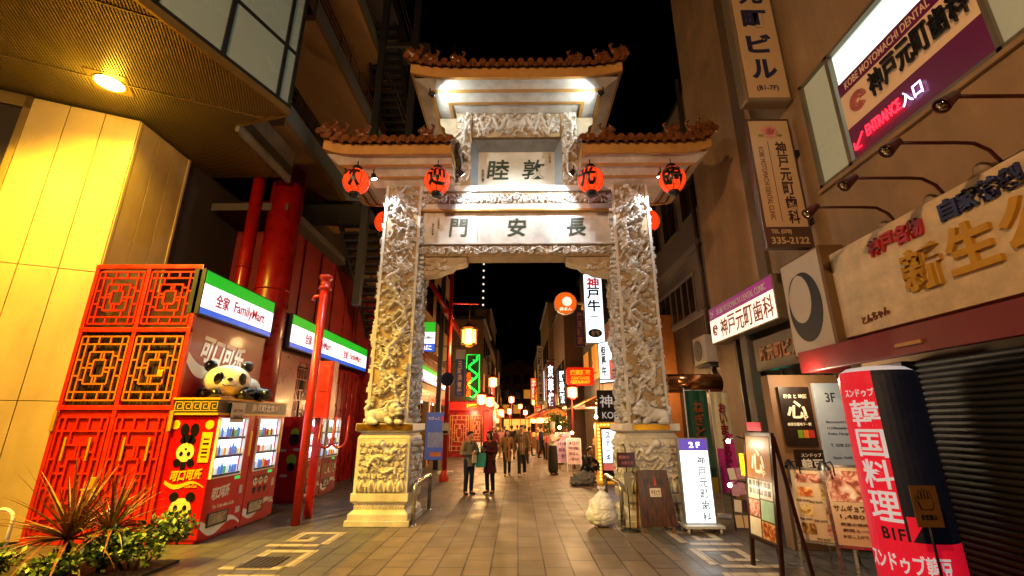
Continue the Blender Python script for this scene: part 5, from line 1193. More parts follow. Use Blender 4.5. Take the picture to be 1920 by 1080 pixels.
fr.bar((0, 1.70 * T, 1.70), (.74, 1.70 * T, 1.70), .05, .05); fr.bar((0, .36 * T, .36), (.74, .36 * T, .36), .05, .05); fr.build('frame', M('dark_wood_frame', '#2a1408', .4, var=.25), am, bevel=.004)
sheet(am, .74, .38, 1.68, T, M('menu_backing', '#6d4a2a', .5, var=.15))
on(am, T, [(.05, .7, 1.12, 1.66, 0), (.04, .34, .86, 1.1, 1), (.37, .7, .88, 1.1, 2), (.04, .34, .64, .84, 3), (.37, .7, .62, .86, 4), (.04, .34, .4, .62, 1), (.37, .7, .4, .6, 5)], [M('brown_menu', '#9a6a3c', .45), M('menu_paper2', '#cfc4a8', .45, var=.1, scale=20), paper_w, foods[2], M('green_card', '#9ec4a0', .45), foods[0]], 'menu_sheet')
q = B(); tilt_put(q, T, '心', .36, 1.36, .36, .34, 0, .025); tilt_put(q, T, 'や', .5, 1.2, .12, .1, 0, .03)
for r_ in range(2):
    for i in range(6): q.add([(x, z * T - .027, z) for x, z in ((.08 + .1 * i, .92 + .1 * r_), (.15 + .1 * i, .92 + .1 * r_), (.15 + .1 * i, .99 + .1 * r_), (.08 + .1 * i, .99 + .1 * r_))], [(0, 1, 2, 3)], 1)
q.build('lettering', [M('cream_ink'), M('ink_black')], am)
q = B(); q.bx(-.16, -.02, 1.3 * T - .03, 1.3 * T - .01, 1.12, 1.42, 0); q.build('yellow_card', yellow, am)
q = B(); q.bx(.1, .5, 1.72 * T - .01, 1.72 * T + .01, 1.74, 1.86); q.build('top_card', M('pink_card', '#c23a52', .5, var=.1), am)
bulb_m = M('hot_bulb', '#ffffff', .4, var=0, emit=40, ecol='#ffd9a0')
for i, (x, z) in enumerate(((-.06, 1.62), (-.08, 1.02))):
    q = B(); q.tube([(x + .08, z * T, z), (x, z * T - .1, z + .04), (x - .04, z * T - .2, z)], .012, 6, 0); q.build('bulb_arm', black, am)
    q = B(); q.sph((x - .04, z * T - .22, z - .03), .03, 0, 12, 8); q.build('bulb', bulb_m, am)
    a = R(-86); lx_, ly_ = x - .08, z * T - .3
    lamp('bulb_light', 'POINT', (3.2 + lx_ * math.cos(a) - ly_ * math.sin(a), 6.95 + lx_ * math.sin(a) + ly_ * math.cos(a), z - .03), 16, (1, .78, .5), am, size=.04)
# lit dental floor sign, wooden A-board, notice stand, banners
t = thing('light_box_sign', 'tall white lit floor sign 2F 神戸元町歯科 on casters right of the gate', 'light box sign', (2.98, 8.85, 0), 0)
q = B(); q.bx(-.06, .62, -.18, .22, .09, .13); [q.tube([(x, y, 0), (x, y, .09)], .025, 8) for x in (0, .56) for y in (-.14, .18)]; q.build('base', M('pale_plate'), t)
q = B(); q.bx(0, .56, 0, .12, .13, 1.58); q.build('case', M('sign_case_grey', '#8f9498', .35, .5, var=.05), t, bevel=.006)
q = B(); q.bx(.025, .535, -.008, 0, .15, 1.36, 0); q.bx(.025, .535, -.008, 0, 1.36, 1.56, 1); q.build('lit_face', [M('lit_cold_white', '#ffffff', .4, var=0, emit=1.5, ecol='#e2f4ff'), M('lit_violet', '#5a4ab0', .4, var=0, emit=.6, ecol='#5a48b8')], t)
q = B(); put(q, '神戸元町歯科', .39, .72, .14, 1.12, 0, .009, -.01, .004, True, gap=.2); put(q, '2 F', .3, 1.46, .2, .1, 1, .03, -.01, .004); q.build('lettering', [M('ink_blue', '#0c0f22', .6, spec=.1), M('neon_white')], t)
t = thing('wooden_board', 'dark stained wooden A-board lettered mju before the right gate pedestal', 'A-board', (2.17, 8.72, 0), 4)
wd_ = wood_mat('dark_stained_wood', '#1c0d06', '#5a3014'); T = math.tan(R(7)); q = B()
q.add([(0, .10 * T, .10), (.66, .10 * T, .10), (.58, 1.02 * T, 1.02), (.03, 1.02 * T, 1.02), (0, .10 * T + .03, .10), (.66, .10 * T + .03, .10), (.58, 1.02 * T + .03, 1.02), (.03, 1.02 * T + .03, 1.02)], [(0, 1, 2, 3), (7, 6, 5, 4), (0, 4, 5, 1), (1, 5, 6, 2), (2, 6, 7, 3), (3, 7, 4, 0)])
q.build('board', wd_, t, bevel=.005)
lw = wood_mat('leg_wood', '#4a2810', '#8a5a2a')
for x in (.07, .58): q = B(); q.bar((x, .03, 0), (x - .03, 1.0 * T + .04, 1.0), .04, .03); q.build('leg', lw, t); q = B(); q.bar((x, .45, 0), (x - .03, 1.0 * T + .06, 1.0), .04, .03); q.build('leg', lw, t)
q = B(); k = len(q.v); put(q, 'm', .2, .83, .14, .1, 0, .01, 0, .012); put(q, 'u', .42, .83, .1, .1, 0, .01, 0, .012); put(q, 'j', .32, .83, .05, .15, 1, .01, 0, .012); q.v = [(x, y + z * T, z) for x, y, z in q.v]; q.build('lettering', [M('iron_letters', '#2a2018', .4, .4), M('red_letter', '#b02018', .4)], t)
q = B(); q.bx(.22, .42, -.008, 0, .58, .72, 0); put(q, 'やきとり', .32, .65, .16, .1, 1, .02, -.009, .003); q.v = [(x, y + z * T, z) for x, y, z in q.v]; q.build('card', [paper_w, M('brown_ink')], t)
t = thing('notice_stand', 'thin black stand holding a plum coloured notice before the right pedestal', 'notice stand', (2.02, 8.95, 0), 0)
q = B(); q.lathe([(.17, 0), (.17, .025), (.03, .04)], n=20); q.tube([(0, 0, 0), (0, 0, 1.4), (-.03, 0, 1.47), (-.06, 0, 1.45)], .011, 8); q.build('pole', black, t)
q = B(); q.bx(-.17, .17, -.03, -.015, 1.06, 1.32); q.build('notice', M('plum_notice', '#3a0f1e', .35, var=.1), t)
q = B(); put(q, '感謝の', -.04, 1.24, .2, .06, 0, .01, -.032, .003); put(q, 'お知らせ', .02, 1.14, .22, .06, 0, .01, -.032, .003); q.build('lettering', M('pink_ink', '#b06a8a', .5), t)
q = B(); q.bx(-.06, .06, -.04, -.015, .72, .98); q.build('clipboard', M('grey_board', '#7d7a78', .5), t)
def nobori(label, x, y, rz, h, w, cols, txt, inkm, split=None):
    t = thing('banner_flag', label, 'banner', (x, y, 0), rz); q = B(); q.tube([(0, 0, 0), (0, 0, h + .05)], .014, 8); q.tube([(0, 0, h), (w, 0, h)], .008, 6); q.lathe([(.14, 0), (.14, .05), (.03, .07)], n=14); q.build('pole', white, t)
    q = B(); n = 14; m_ = 6
    for j in range(n):
        for i in range(m_):
            f = lambda a, c: (.02 + (w - .02) * a / m_, .05 * math.sin(a * 1.1 + c * .4) * (c / n) + .02 * math.sin(a * 2), h - (h - .45) * c / n)
            mi = 0 if split is None else (0 if j / n < split - .25 * i / m_ + .12 else 1)
            q.add([f(i, j), f(i + 1, j), f(i + 1, j + 1), f(i, j + 1)], [(3, 2, 1, 0)], mi, True)
    q.build('cloth', cols, t); q = B(); put(q, txt, w * .52, h - .9, w * .42, 1.35, 0, .03, -.055, .003, True); q.build('lettering', inkm, t); return t
nobori('dark green cloth banner with brown vertical writing right of the gate', 3.72, 10.3, 0, 2.55, .5, [M('green_cloth', '#0f4a34', .7, var=.12), M('yellow_cloth', '#d8b020', .7, var=.1)], 'ねぎとろ丼', M('brown_thread', '#8a4a1e', .6), .9)
nobori('cream and magenta cloth banner with red and black vertical writing', 4.25, 10.2, 10, 2.5, .42, [M('cream_cloth', '#d8cfa8', .7, var=.08), M('magenta_cloth', '#c02a80', .7, var=.1, emit=.05, ecol='#c02a80')], 'おいまぐろ丼', M('red_thread', '#8a1420', .6), .45)
t = thing('awning_duct', 'polished copper coloured duct hood above the two cloth banners', 'duct hood', (3.9, 10.9, 2.65))
q = B(); q.tube([(-.5, 0, .1), (.9, 0, .1)], .22, 20); q.lathe([(.0, 0), (.22, 0), (.22, .05), (0, .05)], n=18); q.build('hood', M('copper_duct', '#b97a4a', .2, .9, var=.15), t)
t = thing('flyer_rack', 'wire rack of small printed flyers standing by the doorway', 'flyer rack', (3.92, 9.0, 0), -15)
q = B()
for x in (0, .42): q.tube([(x, 0, 0), (x, .12, 1.15)], .01, 6)
for z in (.2, .45, .7, .95): q.tube([(0, z * .1, z), (.42, z * .1, z)], .006, 6)
q.build('wire_frame', dark_steel, t); g = random.Random(5); fl_mats = [paper_w, M('pink_flyer', '#b98aa0', .5, var=.3, scale=25), M('blue_flyer', '#8fa4b8', .5, var=.3, scale=25), M('plum_notice'), paper]
for r_ in range(4):
    for i in range(3):
        q = B(); q.bx(.02 + .135 * i, .14 + .135 * i, -.01, 0, 0, .2, 0); q.build('flyer', g.choice(fl_mats), t, (0, .12 * (.05 + .25 * r_) - .02, .05 + .26 * r_), rot=(R(-10 + g.uniform(-4, 4)), R(g.uniform(-8, 8)), 0))
# railings and the rubbish sack
for sg, lab in ((-1, 'bent stainless steel guard rail beside the left gate pedestal'), (1, 'bent stainless steel guard rail beside the right gate pedestal')):
    x = -1.98 if sg < 0 else 1.98; t = thing('guard_rail', lab, 'guard rail', (x, 9.35, 0), 0, 'steel guard rails at the gate'); q = B()
    q.tube([(0, 0, 0), (0, 0, .62), (0, .03, .69), (0, .1, .73), (0, 1.5, .73), (0, 1.57, .69), (0, 1.6, .62), (0, 1.6, 0)], .042, 12); q.build('tube', steel, t)
    q = B(); q.lathe([(.075, 0), (.075, .012), (.03, .015)], n=16); q.lathe([(.075, 0), (.075, .012), (.03, .015)], (0, 1.6, 0), 16); q.build('foot_plate', steel, t)
g = random.Random(12)
sk_ = thing('rubbish_sack', 'full white plastic rubbish sack leaning by the right guard rail', 'rubbish sack', (1.58, 9.3, 0))
sm = M('white_plastic_bag', '#d6d8de', .28, var=.2, scale=9, bump=.7, bscale=16); sm.node_tree.nodes['Principled BSDF'].inputs['Subsurface Weight'].default_value = .2
def crumple(o, amp, sc, seed=0):
    from mathutils import noise
    me = o.data; co_ = [v.co.copy() for v in me.vertices]; nn = [v.normal.copy() for v in me.vertices]
    for v, c, n_ in zip(me.vertices, co_, nn):
        p = c * sc + Vector((seed, 0, 0)); q = abs(noise.noise(p)) + .5 * abs(noise.noise(p * 2.3)) + .25 * abs(noise.noise(p * 5))
        v.co = c + n_ * (q - .3) * amp
    me.update()
crumple(blob('sack', sm, [((0, 0, .2), (.3, .23, .2)), ((.01, 0, .33), (.26, .2, .2)), ((.02, 0, .48), (.15, .12, .12)), ((.02, 0, .6), (.05, .05, .05))], .012, sk_, smooth=8), .028, 8)
q = B(); [q.tube([(.02, 0, .6), (.02 + .04 * math.cos(a), .04 * math.sin(a), .66), (.02 + .08 * math.cos(a + .5), .07 * math.sin(a + .5), .69 - .03 * (i % 2))], [.03, .022, .008], 6) for i, a in enumerate((0, 1.0, 2.1, 3.0, 4, 5.2))]; q.build('knot', sm, sk_)
# second right-hand building with brick, windows, pipes and the air conditioner
b2 = thing('brick_building', 'old brick and plaster building with upper windows behind the right gate pillar', 'building', (5.6, 12.1, 0))
brk = brick_mat('orange_brick', '#7a4a2a', '#6a3e24', '#3a2a1e', .24, .08, .01, .7, (R(90), 0, R(90)), .5, .5, .2, 3)
q = B(); q.bx(0, 3, 0, 6.5, 0, 5.1); q.build('brick_wall', brk, b2)
q = B(); q.bx(.02, 3, .0, 6.5, 5.1, 12.5); q.build('upper_wall', M('pebble_render', '#5d5048', .8, var=.3, scale=20, bump=1, bscale=50), b2)
q = B(); q.bx(-.06, .02, .8, 6.4, 4.95, 5.1); q.bx(-.03, .05, 1.4, 6, 5.1, 5.2); q.bx(-.03, .05, 1.4, 6, 6.35, 6.45); q.bx(-.1, .02, 0, 6.5, 7.0, 7.2); q.build('string_course', M('grey_sill', '#6a625c', .6, var=.2), b2)
for i in range(4):
    q = B(); y = 1.5 + 1.12 * i
    for a, c in ((0, .05), (1.05, 1.1), (.52, .57)): q.bx(-.02, .05, y + a, y + c, 5.2, 6.35)
    w_ = q.build('window', M('grey_alu'), b2); q = B(); q.bx(.0, .02, y + .05, y + 1.05, 5.2, 6.35); q.build('pane', M('amber_dark_glass', '#2a1a10', .08, var=.3, scale=2, spec=.8), w_)
for i in range(3):
    q = B(); y = .4 + 1.9 * i; q.bx(-.03, .03, y, y + 1.4, 8.2, 10.4); w_ = q.build('window', M('grey_alu'), b2); q = B(); q.bx(-.04, -.03, y + .07, y + .67, 8.27, 10.33); q.bx(-.04, -.03, y + .73, y + 1.33, 8.27, 10.33); q.build('pane', M('amber_dark_glass'), w_)
q = B(); q.tube([(-.15, .5, 3.2), (-.15, .5, 13)], .075, 12); q.tube([(-.15, .5, 3.2), (-.15, .35, 3.0)], .075, 12); [q.lathe([(.075, z), (.095, z), (.095, z + .06), (.075, z + .06)], (-.15, .5, 0)) for z in (5, 7, 9)]; q.tube([(-.12, .12, 0), (-.12, .12, 13)], .05, 10); q.build('drainpipe', M('brown_pipe', '#4a3a32', .5, var=.2), b2)
q = B(); q.bx(0.02, 2.5, 0, 6.5, 12.5, 12.7); q.build('roof', dark_steel, b2)
ac = thing('air_conditioner', 'cream wall mounted air conditioner unit right of the gate pillar', 'air conditioner', (5.1, 13.0, 3.42), -90)
q = B(); q.bx(0, .85, 0, .35, 0, .75); q.build('case', M('ac_cream', '#a89c88', .5, var=.1), ac, bevel=.02)
q = B(); q.disc((.32, .37), .29, -.012, 0, 28); q.build('fan_grille', M('ac_dark', '#4a453e', .5), ac); q = B(); [q.tube([(.32 + r_ * math.cos(a), -.02, .37 + r_ * math.sin(a)) for a in np.linspace(0, 2 * PI, 24)], .005, 4) for r_ in (.07, .13, .19, .25)]; q.build('grille_ring', M('ac_cream'), ac)
q = B(); q.bx(-.02, .87, .05, .5, -.08, -.03); q.build('bracket', dark_steel, ac)
t = thing('added_lamp', 'added warm lamp lighting the brick wall behind the right gate pillar', 'added lamp', (5.35, 14.6, 3.1))  # lamp added only to light the brick wall; no such fixture known
q = B(); q.tube([(.25, 0, 0), (0, 0, .05), (0, 0, -.02)], .015, 6); q.lathe([(.03, 0), (.1, -.08), (.09, -.08), (.02, 0)], n=14); q.build('bracket', dark_steel, t)
q = B(); q.sph((0, 0, -.09), .05, nu=12, nv=8); q.build('bulb', M('hot_bulb'), t); lamp('added_lamp_light', 'POINT', (4.95, 14.6, 2.9), 130, (1, .55, .2), t, size=.05)
# ---------------------------------------------------------------- the street beyond the gate: left side
warm = (1, .58, .22)
cb = thing('corner_shop', 'tan corner shop building with red eave beyond the left gate pillar', 'building', (-4, 18, 0))
tan = M('tan_tiles', '#8a6a3e', .6, var=.2, scale=3)
q = B(); q.bx(-6, 0, 0, 9, 2.9, 10); [q.bx(-.3, .0, y, y + .35, 0, 2.9) for y in (0, 2.9, 5.8, 8.65)]; q.bx(-6, -3, 0, 9, 0, 2.9); q.bx(-3, -.3, 8.8, 9, 0, 2.9); q.bx(-3, -.3, 0, .1, 0, 2.9); q.build('wall', tan, cb, bevel=.01)
q = B(); q.bx(-.28, -.26, .35, 8.65, .1, 2.7); q.build('shop_glass', gg, cb)
q = B(); [q.bx(-.3, -.24, y, y + .06, 0, 2.9) for y in (1.2, 2.2, 3.9, 4.9, 6.7, 7.7)]; q.bx(-.3, -.24, .35, 8.65, 2.2, 2.26); q.bx(-.02, .04, 0, 9, 2.75, 3.2); q.build('shop_frame', redc, cb)
q = B(); q.bx(-2.9, -.4, .3, 8.6, 2.82, 2.86); q.build('shop_ceiling_light', M('shop_light', '#ffffff', .4, var=0, emit=2.5, ecol='#fff0d0'), cb)
g = random.Random(21)
for i in range(9): q = B(); y = .5 + .9 * i; [q.bx(-1.1, -.75, y, y + .75, z, z + .03, 0) for z in (.3, .7, 1.1, 1.5)]; [q.bx(-1.05, -.85, y + .05 + .11 * k, y + .13 + .11 * k, z + .03, z + .2, 1 + g.randrange(4)) for z in (.3, .7, 1.1) for k in range(6)]; q.build('shelf', [white, bcols[0], bcols[3], bcols[5], bcols[6]], cb)
q = B()
for i in range(30): q.tube([(1.0, .5 + .22 * i, 6.4), (.0, .5 + .22 * i, 8.1)], .1, 8)
q.bx(.9, 1.08, .3, 7.2, 6.28, 6.44); q.build('red_eave', redc, cb)
q = B(); q.tube([(.1, 0, 4.6), (.1, 8, 4.6)], .03, 6); q.tube([(.1, 0, 5.0), (.1, 8, 5.0)], .03, 6); [q.tube([(.1, .3 * i, 4.3), (.1, .3 * i, 5.0)], .02, 6) for i in range(27)]; q.build('railing', redc, cb)
for k in range(3): q = B(); q.bx(-.02, .03, 1 + 2.6 * k, 2.6 + 2.6 * k, 6.6, 8.6); q.build('window', glass_dark, cb)
fm_sign('lit store sign along the corner shop front, partly hidden by the left gate pillar', -3.9, 17.5, 3.5, 7.3, .7, [(4.3, 1.0), (6.2, 1.0)])
t = thing('store_sign', 'small projecting store sign with たばこ on blue, just right of the left gate pillar', 'store sign', (-4.3, 19, 4.74), 0, 'green, white and blue store signs')
q = B(); q.bx(0, .8, 0, .2, 0, 1.32); q.build('case', dark_steel, t)
q = B(); q.bx(.02, .78, -.01, 0, .36, .86, 0); q.bx(.02, .78, -.01, 0, .86, 1.3, 1); q.bx(.02, .78, -.01, 0, .02, .36, 2); q.build('lit_face', [sg_w, sg_g, sg_b], t)
q = B(); put(q, 'FamilyMart', .4, .6, .66, .2, 0, .012, -.012, .005); put(q, 'たばこ', .4, .19, .5, .2, 1, .02, -.012, .005); q.build('lettering', [M('navy_lit', '#10306a', .4), M('neon_white')], t)
rpole = thing('red_pole', 'tall slender red pole with a round dark blue sign left of the street', 'pole', (-2.45, 16.08, 0))
q = B(); q.cyl((0, 0, 0), (0, 0, 7.6), .085, .075, 16); q.lathe([(.16, 0), (.16, .12), (.1, .3), (.085, .34)], n=16); q.tube([(0, 0, 6.1), (1.0, .3, 6.15)], .03, 8); q.build('pole', red, rpole)
q = B(); q.disc((.0, 3.32), .24, -.13, -.11, 24); q.build('round_sign', M('navy_sign', '#0f1740', .4, var=.05), rpole)
q = B(); q.bx(-.11, .11, -.12, -.1, 1.48, 1.85, 0); q.bx(-.09, .09, -.125, -.12, 1.5, 1.6, 1); q.build('plate', [white, black], rpole)
lant_glow = M('lantern_glass', '#ffe0a0', .4, var=0, emit=7, ecol='#ffb24a')
def hanglamp(label, x, y, z, s, power, post=None, cat='lantern', grp='lit street lanterns'):
    t = thing('street_lantern', label, cat, (x, y, z), 0, grp); q = B()
    q.lathe([(.26 * s, .22 * s), (.3 * s, .18 * s), (.3 * s, .24 * s), (.05 * s, .4 * s), (.03 * s, .5 * s)], n=6, smooth=False); q.lathe([(.24 * s, -.3 * s), (.24 * s, -.24 * s), (.1 * s, -.36 * s)], n=6, smooth=False)
    for i in range(6): a = PI / 3 * i; q.bar((.23 * s * math.cos(a), .23 * s * math.sin(a), -.26 * s), (.25 * s * math.cos(a), .25 * s * math.sin(a), .2 * s), .03 * s, .03 * s)
    if post: q.tube([(0, .0, .4 * s), (0, .12, .7 * s), (0, .25, .6 * s), (0, .25, -z)], .04, 8)
    else: q.tube([(0, 0, .5 * s), (0, 0, 1.2)], .012, 6)
    q.build('frame', redd if post else M('gold_metal', '#8a5a1c', .4, .5), t)
    q = B(); q.lathe([(.0, -.24 * s), (.2 * s, -.24 * s), (.21 * s, .18 * s), (0, .18 * s)], n=6, smooth=False); q.build('glass', lant_glow, t)
    if power: lamp('lantern_light', 'POINT', (x, y - .45 * s, z - .3 * s), power, warm, t, size=.2)
    return t
hanglamp('ornate lit lantern hanging from the arm of the red pole', -1.78, 16.4, 4.95, 1.15, 260)
hanglamp('lit post lantern beside the green dragon neon sign', -1.7, 22, 2.95, .9, 260, True)
hanglamp('lit post lantern high on the left further down the street', -1.6, 30, 4.45, 1.2, 420, True)
hanglamp('lit post lantern under the red and gold restaurant sign on the right', 2.4, 20, 3.15, .9, 300, True)
for i, (x, y, z) in enumerate(((-1.3, 36, 2.6), (-.6, 48, 4.2), (-.9, 55, 3.2), (.4, 62, 4.0), (-2.0, 42, 3.2))):
    hanglamp(('lowest small far lantern left of the street', 'far lantern high over the middle of the street', 'far lantern just left of the street centre', 'farthest lantern at the end of the street', 'far lantern beside the left eaves')[i], x, y, z, 1.2, 420 if i < 3 else 260, True, grp='far street lanterns')
t = thing('hanging_banner', 'dark blue vertical banner sign hanging behind the red pole', 'banner', (-2.74, 20, 2.95))
q = B(); q.bx(0, .42, 0, .04, 0, 1.62, 0); q.bx(0, .42, 0, .04, 1.62, 2.05, 1); q.build('cloth', [M('navy_banner', '#1a2350', .6, var=.1, emit=.05, ecol='#2a3a90'), M('grey_banner', '#8f8a86', .6)], t)
q = B(); put(q, '元町通青龍', .21, .8, .2, 1.5, 0, .03, -.002, .004, True); q.build('lettering', M('tan_ink', '#a88a5a', .5), t)
q = B(); q.tube([(.21, .02, 2.05), (.21, .02, 2.2), (-1.3, .02, 2.2)], .02, 6); q.build('bracket', dark_steel, t)
t = thing('dragon_neon', 'vertical sign with a green neon dragon curve and red characters', 'neon sign', (-2.5, 22, 2.9))
q = B(); q.bx(0, .7, 0, .15, 0, 2.2); q.bx(-1.5, 0, .05, .1, 1.8, 1.86); q.build('panel', M('dark_green_panel', '#0a2a12', .5, var=.2, emit=.12, ecol='#0a5a1a'), t)
q = B(); q.tube([(.36 + .2 * math.sin(i * .55), -.03, .12 + .072 * i) for i in range(28)], .045, 6)
for i in range(0, 28, 3): x = .36 + .2 * math.sin(i * .55); q.tube([(x, -.03, .12 + .072 * i), (x + (.14 if i % 2 else -.14), -.03, .18 + .072 * i)], .02, 5)
q.tube([(.66, -.03, .05), (.66, -.03, 2.15), (.04, -.03, 2.15), (.04, -.03, 1.5)], .015, 5); q.build('neon_tube', M('neon_green', '#20ff40', .4, var=0, emit=2.6, ecol='#16e03a'), t)
q = B(); put(q, '香港飯店', .16, .72, .2, 1.15, 0, .03, -.05, .01, True); q.build('lettering', M('neon_orange', '#ff5a10', .4, var=0, emit=2.2, ecol='#ff3a08'), t)
rr = thing('red_restaurant', 'small bright red restaurant front with pale fretwork left of the people', 'restaurant', (-4, 27, 0))
redlit = M('lit_red_board', '#c01a10', .5, var=.15, emit=.18, ecol='#c81408')
q = B(); q.bx(0, 2.6, 0, 4, 0, 3.1); q.build('wall', redc, rr); q = B(); q.bx(-.05, 2.7, -.7, .0, 2.55, 3.0); q.build('fascia', redlit, rr)
q = B(); put(q, '祥龍', 1.4, 2.78, .6, .25, 0, .03, -.71, .02); q.build('lettering', M('gold_lit', '#e0a020', .4, emit=.6, ecol='#ff9a20'), rr)
q = B(); fret(q, .1, 1.2, .3, 2.3, -.02, t=.04); fret(q, 1.3, 2.0, .9, 2.3, -.02, t=.04); q.build('fretwork', M('pale_gold_fret', '#b07a4a', .5, emit=.12, ecol='#c86a3a'), rr)
q = B(); q.bx(1.3, 2.0, -.04, -.0, .25, .8, 0); q.bx(2.1, 2.5, -.04, 0, .3, 2.4, 1); q.build('menu_panel', [M('lit_menu_white', '#ffe8c8', .4, var=.3, scale=8, emit=.8, ecol='#ffd8a8'), M('lit_red_panel', '#d01a1a', .4, var=.4, scale=5, emit=.9, ecol='#e0201a')], rr)
lamp('restaurant_light', 'POINT', (-2.6, 26, 2.4), 80, (1, .5, .25), rr, size=.2)
t = thing('event_banner', 'blue standing banner on a weighted base between the pillar and the red pole', 'banner', (-3.55, 18.2, 0))
q = B(); q.bx(0, .82, 0, .02, .5, 2.25, 0); q.bx(.08, .74, -.006, 0, .95, 1.5, 1); q.bx(.2, .62, -.01, -.006, .62, .78, 2); q.build('cloth', [M('sky_blue_print', '#4a66b8', .6, var=.15, scale=3, emit=.12, ecol='#4a66c0'), M('pale_patch', '#8a9ad0', .6, var=.25, scale=6), M('orange_patch', '#c87a3a', .6)], t)
q = B(); put(q, 'ちびっこ', .3, 2.02, .45, .12, 0, .03, -.002, .004); q.disc((.66, 2.0), .1, -.006, 0, 16, m=1); q.build('lettering', [white, M('pink_print', '#d0506a', .5)], t)
q = B(); q.tube([(.8, .01, .05), (.8, .01, 2.3)], .014, 6); q.bx(.55, 1.1, -.2, .2, 0, .1); q.build('stand', white, t, bevel=.02)
# far facades
def facade(label, x, y0, y1, h, side, mat, seed, awn=None, lit=.28, cat='building', grp=None):
    L = y1 - y0; t = thing('shop_house', label, cat, (x, y0, 0), 0, grp); g = random.Random(seed); D = 5 * side
    q = B(); a, c = sorted((0, D)); q.bx(a, c, 0, L, 2.9, h); q.bx(a, c, 0, .2, 0, 2.9); q.bx(a, c, L - .2, L, 0, 2.9); q.bx(*sorted((D * .4, D)), .2, L - .2, 0, 2.9); q.build('wall', mat, t, bevel=.02)
    q = B(); a, c = sorted((-.12 * side, D)); q.bx(a, c, -.05, L + .05, h, h + .2); q.build('roof', dark_steel, t)
    n = max(1, int(L / 1.8))
    for j in range(int((h - 3.4) / 2.6)):
        for i in range(n):
            w = L / n * .6; y = L / n * (i + .2); z = 3.7 + 2.6 * j; o_ = -.03 * side; a, c = sorted((o_, o_ * -1)); q = B(); q.bx(a, c, y - .05, y + w + .05, z - .05, z + 1.55); wd_ = q.build('window', M('far_frame', '#4a4038', .5), t)
            a, c = sorted((o_ * 1.4, o_)); q = B(); q.bx(a, c, y, y + w, z, z + 1.5); q.build('pane', M('warm_window', '#c88a3a', .3, var=.3, scale=3, emit=.55, ecol='#d8862a') if g.random() < lit else M('amber_dark_glass'), wd_)
    q = B(); q.bx(*sorted((D * .1, D * .38)), .3, L - .3, 2.78, 2.84); q.build('ceiling_light', M('shop_light_warm', '#ffffff', .4, var=0, emit=9, ecol='#ffb060'), t)
    for i in range(int(L / .9)):
        q = B(); y = .3 + .9 * i; hh = g.uniform(.8, 1.1); a, c = sorted((.15 * side, .9 * side)); q.bx(a, c, y, y + .8, 0, hh, 0)
        for k in range(5): q.bx(*sorted((.2 * side, .8 * side)), y + .04 + .15 * k, y + .16 + .15 * k, hh, hh + g.uniform(.08, .3), 1 + g.randrange(4))
        q.build('counter', [M('counter_wood', '#6a4426', .5, var=.3), bcols[0], bcols[3], bcols[5], paper_w], t)
    a, c = sorted((-1.0 * side, 0)); q = B(); q.add([(0, 0, 3.0), (0, L, 3.0), (-1.1 * side, L, 2.5), (-1.1 * side, 0, 2.5), (0, 0, 2.96), (0, L, 2.96), (-1.1 * side, L, 2.46), (-1.1 * side, 0, 2.46)], [(0, 1, 2, 3), (7, 6, 5, 4), (0, 4, 5, 1), (1, 5, 6, 2), (2, 6, 7, 3), (3, 7, 4, 0)]); q.build('awning', awn or M('awning_brown', '#7a5a3a', .7, var=.2), t)
    return t
fw = M('far_wall_brown', '#5d4636', .75, var=.25, scale=1); fw2 = M('far_wall_grey', '#4d4640', .75, var=.25, scale=1); fw3 = M('far_wall_tan', '#75603f', .75, var=.2, scale=1)
facade('dark brown shop house with lit counter on the left past the red restaurant', -2.4, 31.5, 40, 9, -1, fw, 1, M('awning_red', '#8a1f14', .6, var=.2))
facade('tan shop house on the left near the end of the street', -2.5, 40.5, 52, 12, -1, fw3, 2)
facade('grey shop house at the far left end of the street', -2.3, 52.5, 66, 10, -1, fw2, 3, M('awning_red'))
facade('grey shop house behind the white 神戸牛 sign on the right', 3.5, 18.7, 24, 9.2, 1, fw2, 4, M('awning_orange', '#b06a2a', .6, var=.2))
facade('narrow brown shop house with warm counters on the right', 2.6, 24.5, 32, 8.4, 1, fw, 5, M('awning_cream', '#a08a60', .7, var=.2), .2)
facade('tan shop house on the right beyond the narrow brown one', 2.3, 32.5, 43, 10.5, 1, fw3, 6, M('awning_red'))
facade('dark shop house at the far right end of the street', 2.2, 43.5, 60, 9, 1, fw, 7)
t = thing('tower_block', 'dark tower far away with a vertical line of white stair lights', 'tower', (-6.5, 75, 0))
q = B(); q.bx(-9, 1.0, 0, 8, 0, 40); q.build('wall', M('tower_wall', '#1c1a1c', .8, var=.2, scale=.3), t)
for i in range(14): q = B(); q.bx(.5, .78, -.1, 0, 15 + 1.25 * i, 15.28 + 1.25 * i); q.build('stair_light', M('stair_light', '#ffffff', .4, var=0, emit=1.2, ecol='#ffe8c8'), t)
t = thing('end_house', 'dark house with small lit windows closing the far end of the street', 'building', (0, 70, 0))
q = B(); q.bx(-2.6, 2.6, 0, 6, 0, 10); q.py([(-2.8, 10), (2.8, 10), (0, 11.4)], -.2, 6.2); q.build('wall', fw2, t)
for i in range(9): x = -2.2 + 1.6 * (i % 3); z = 3.2 + 2.2 * (i // 3); B().bx(x, x + 1.0, -.06, 0, z, z + 1.3).build('window', _mats['warm_window'] if i in (0, 1, 5) else _mats['amber_dark_glass'], t)
q = B(); q.bx(-2.0, 2.0, -.05, 0, .2, 2.4); q.build('shop_front', M('far_shop_glow', '#ffb060', .4, var=.4, scale=2, emit=1.6, ecol='#ff9a40'), t)
q = B(); q.bx(-2.2, 2.2, -.8, 0, 2.5, 2.7); q.build('awning', M('awning_red'), t)
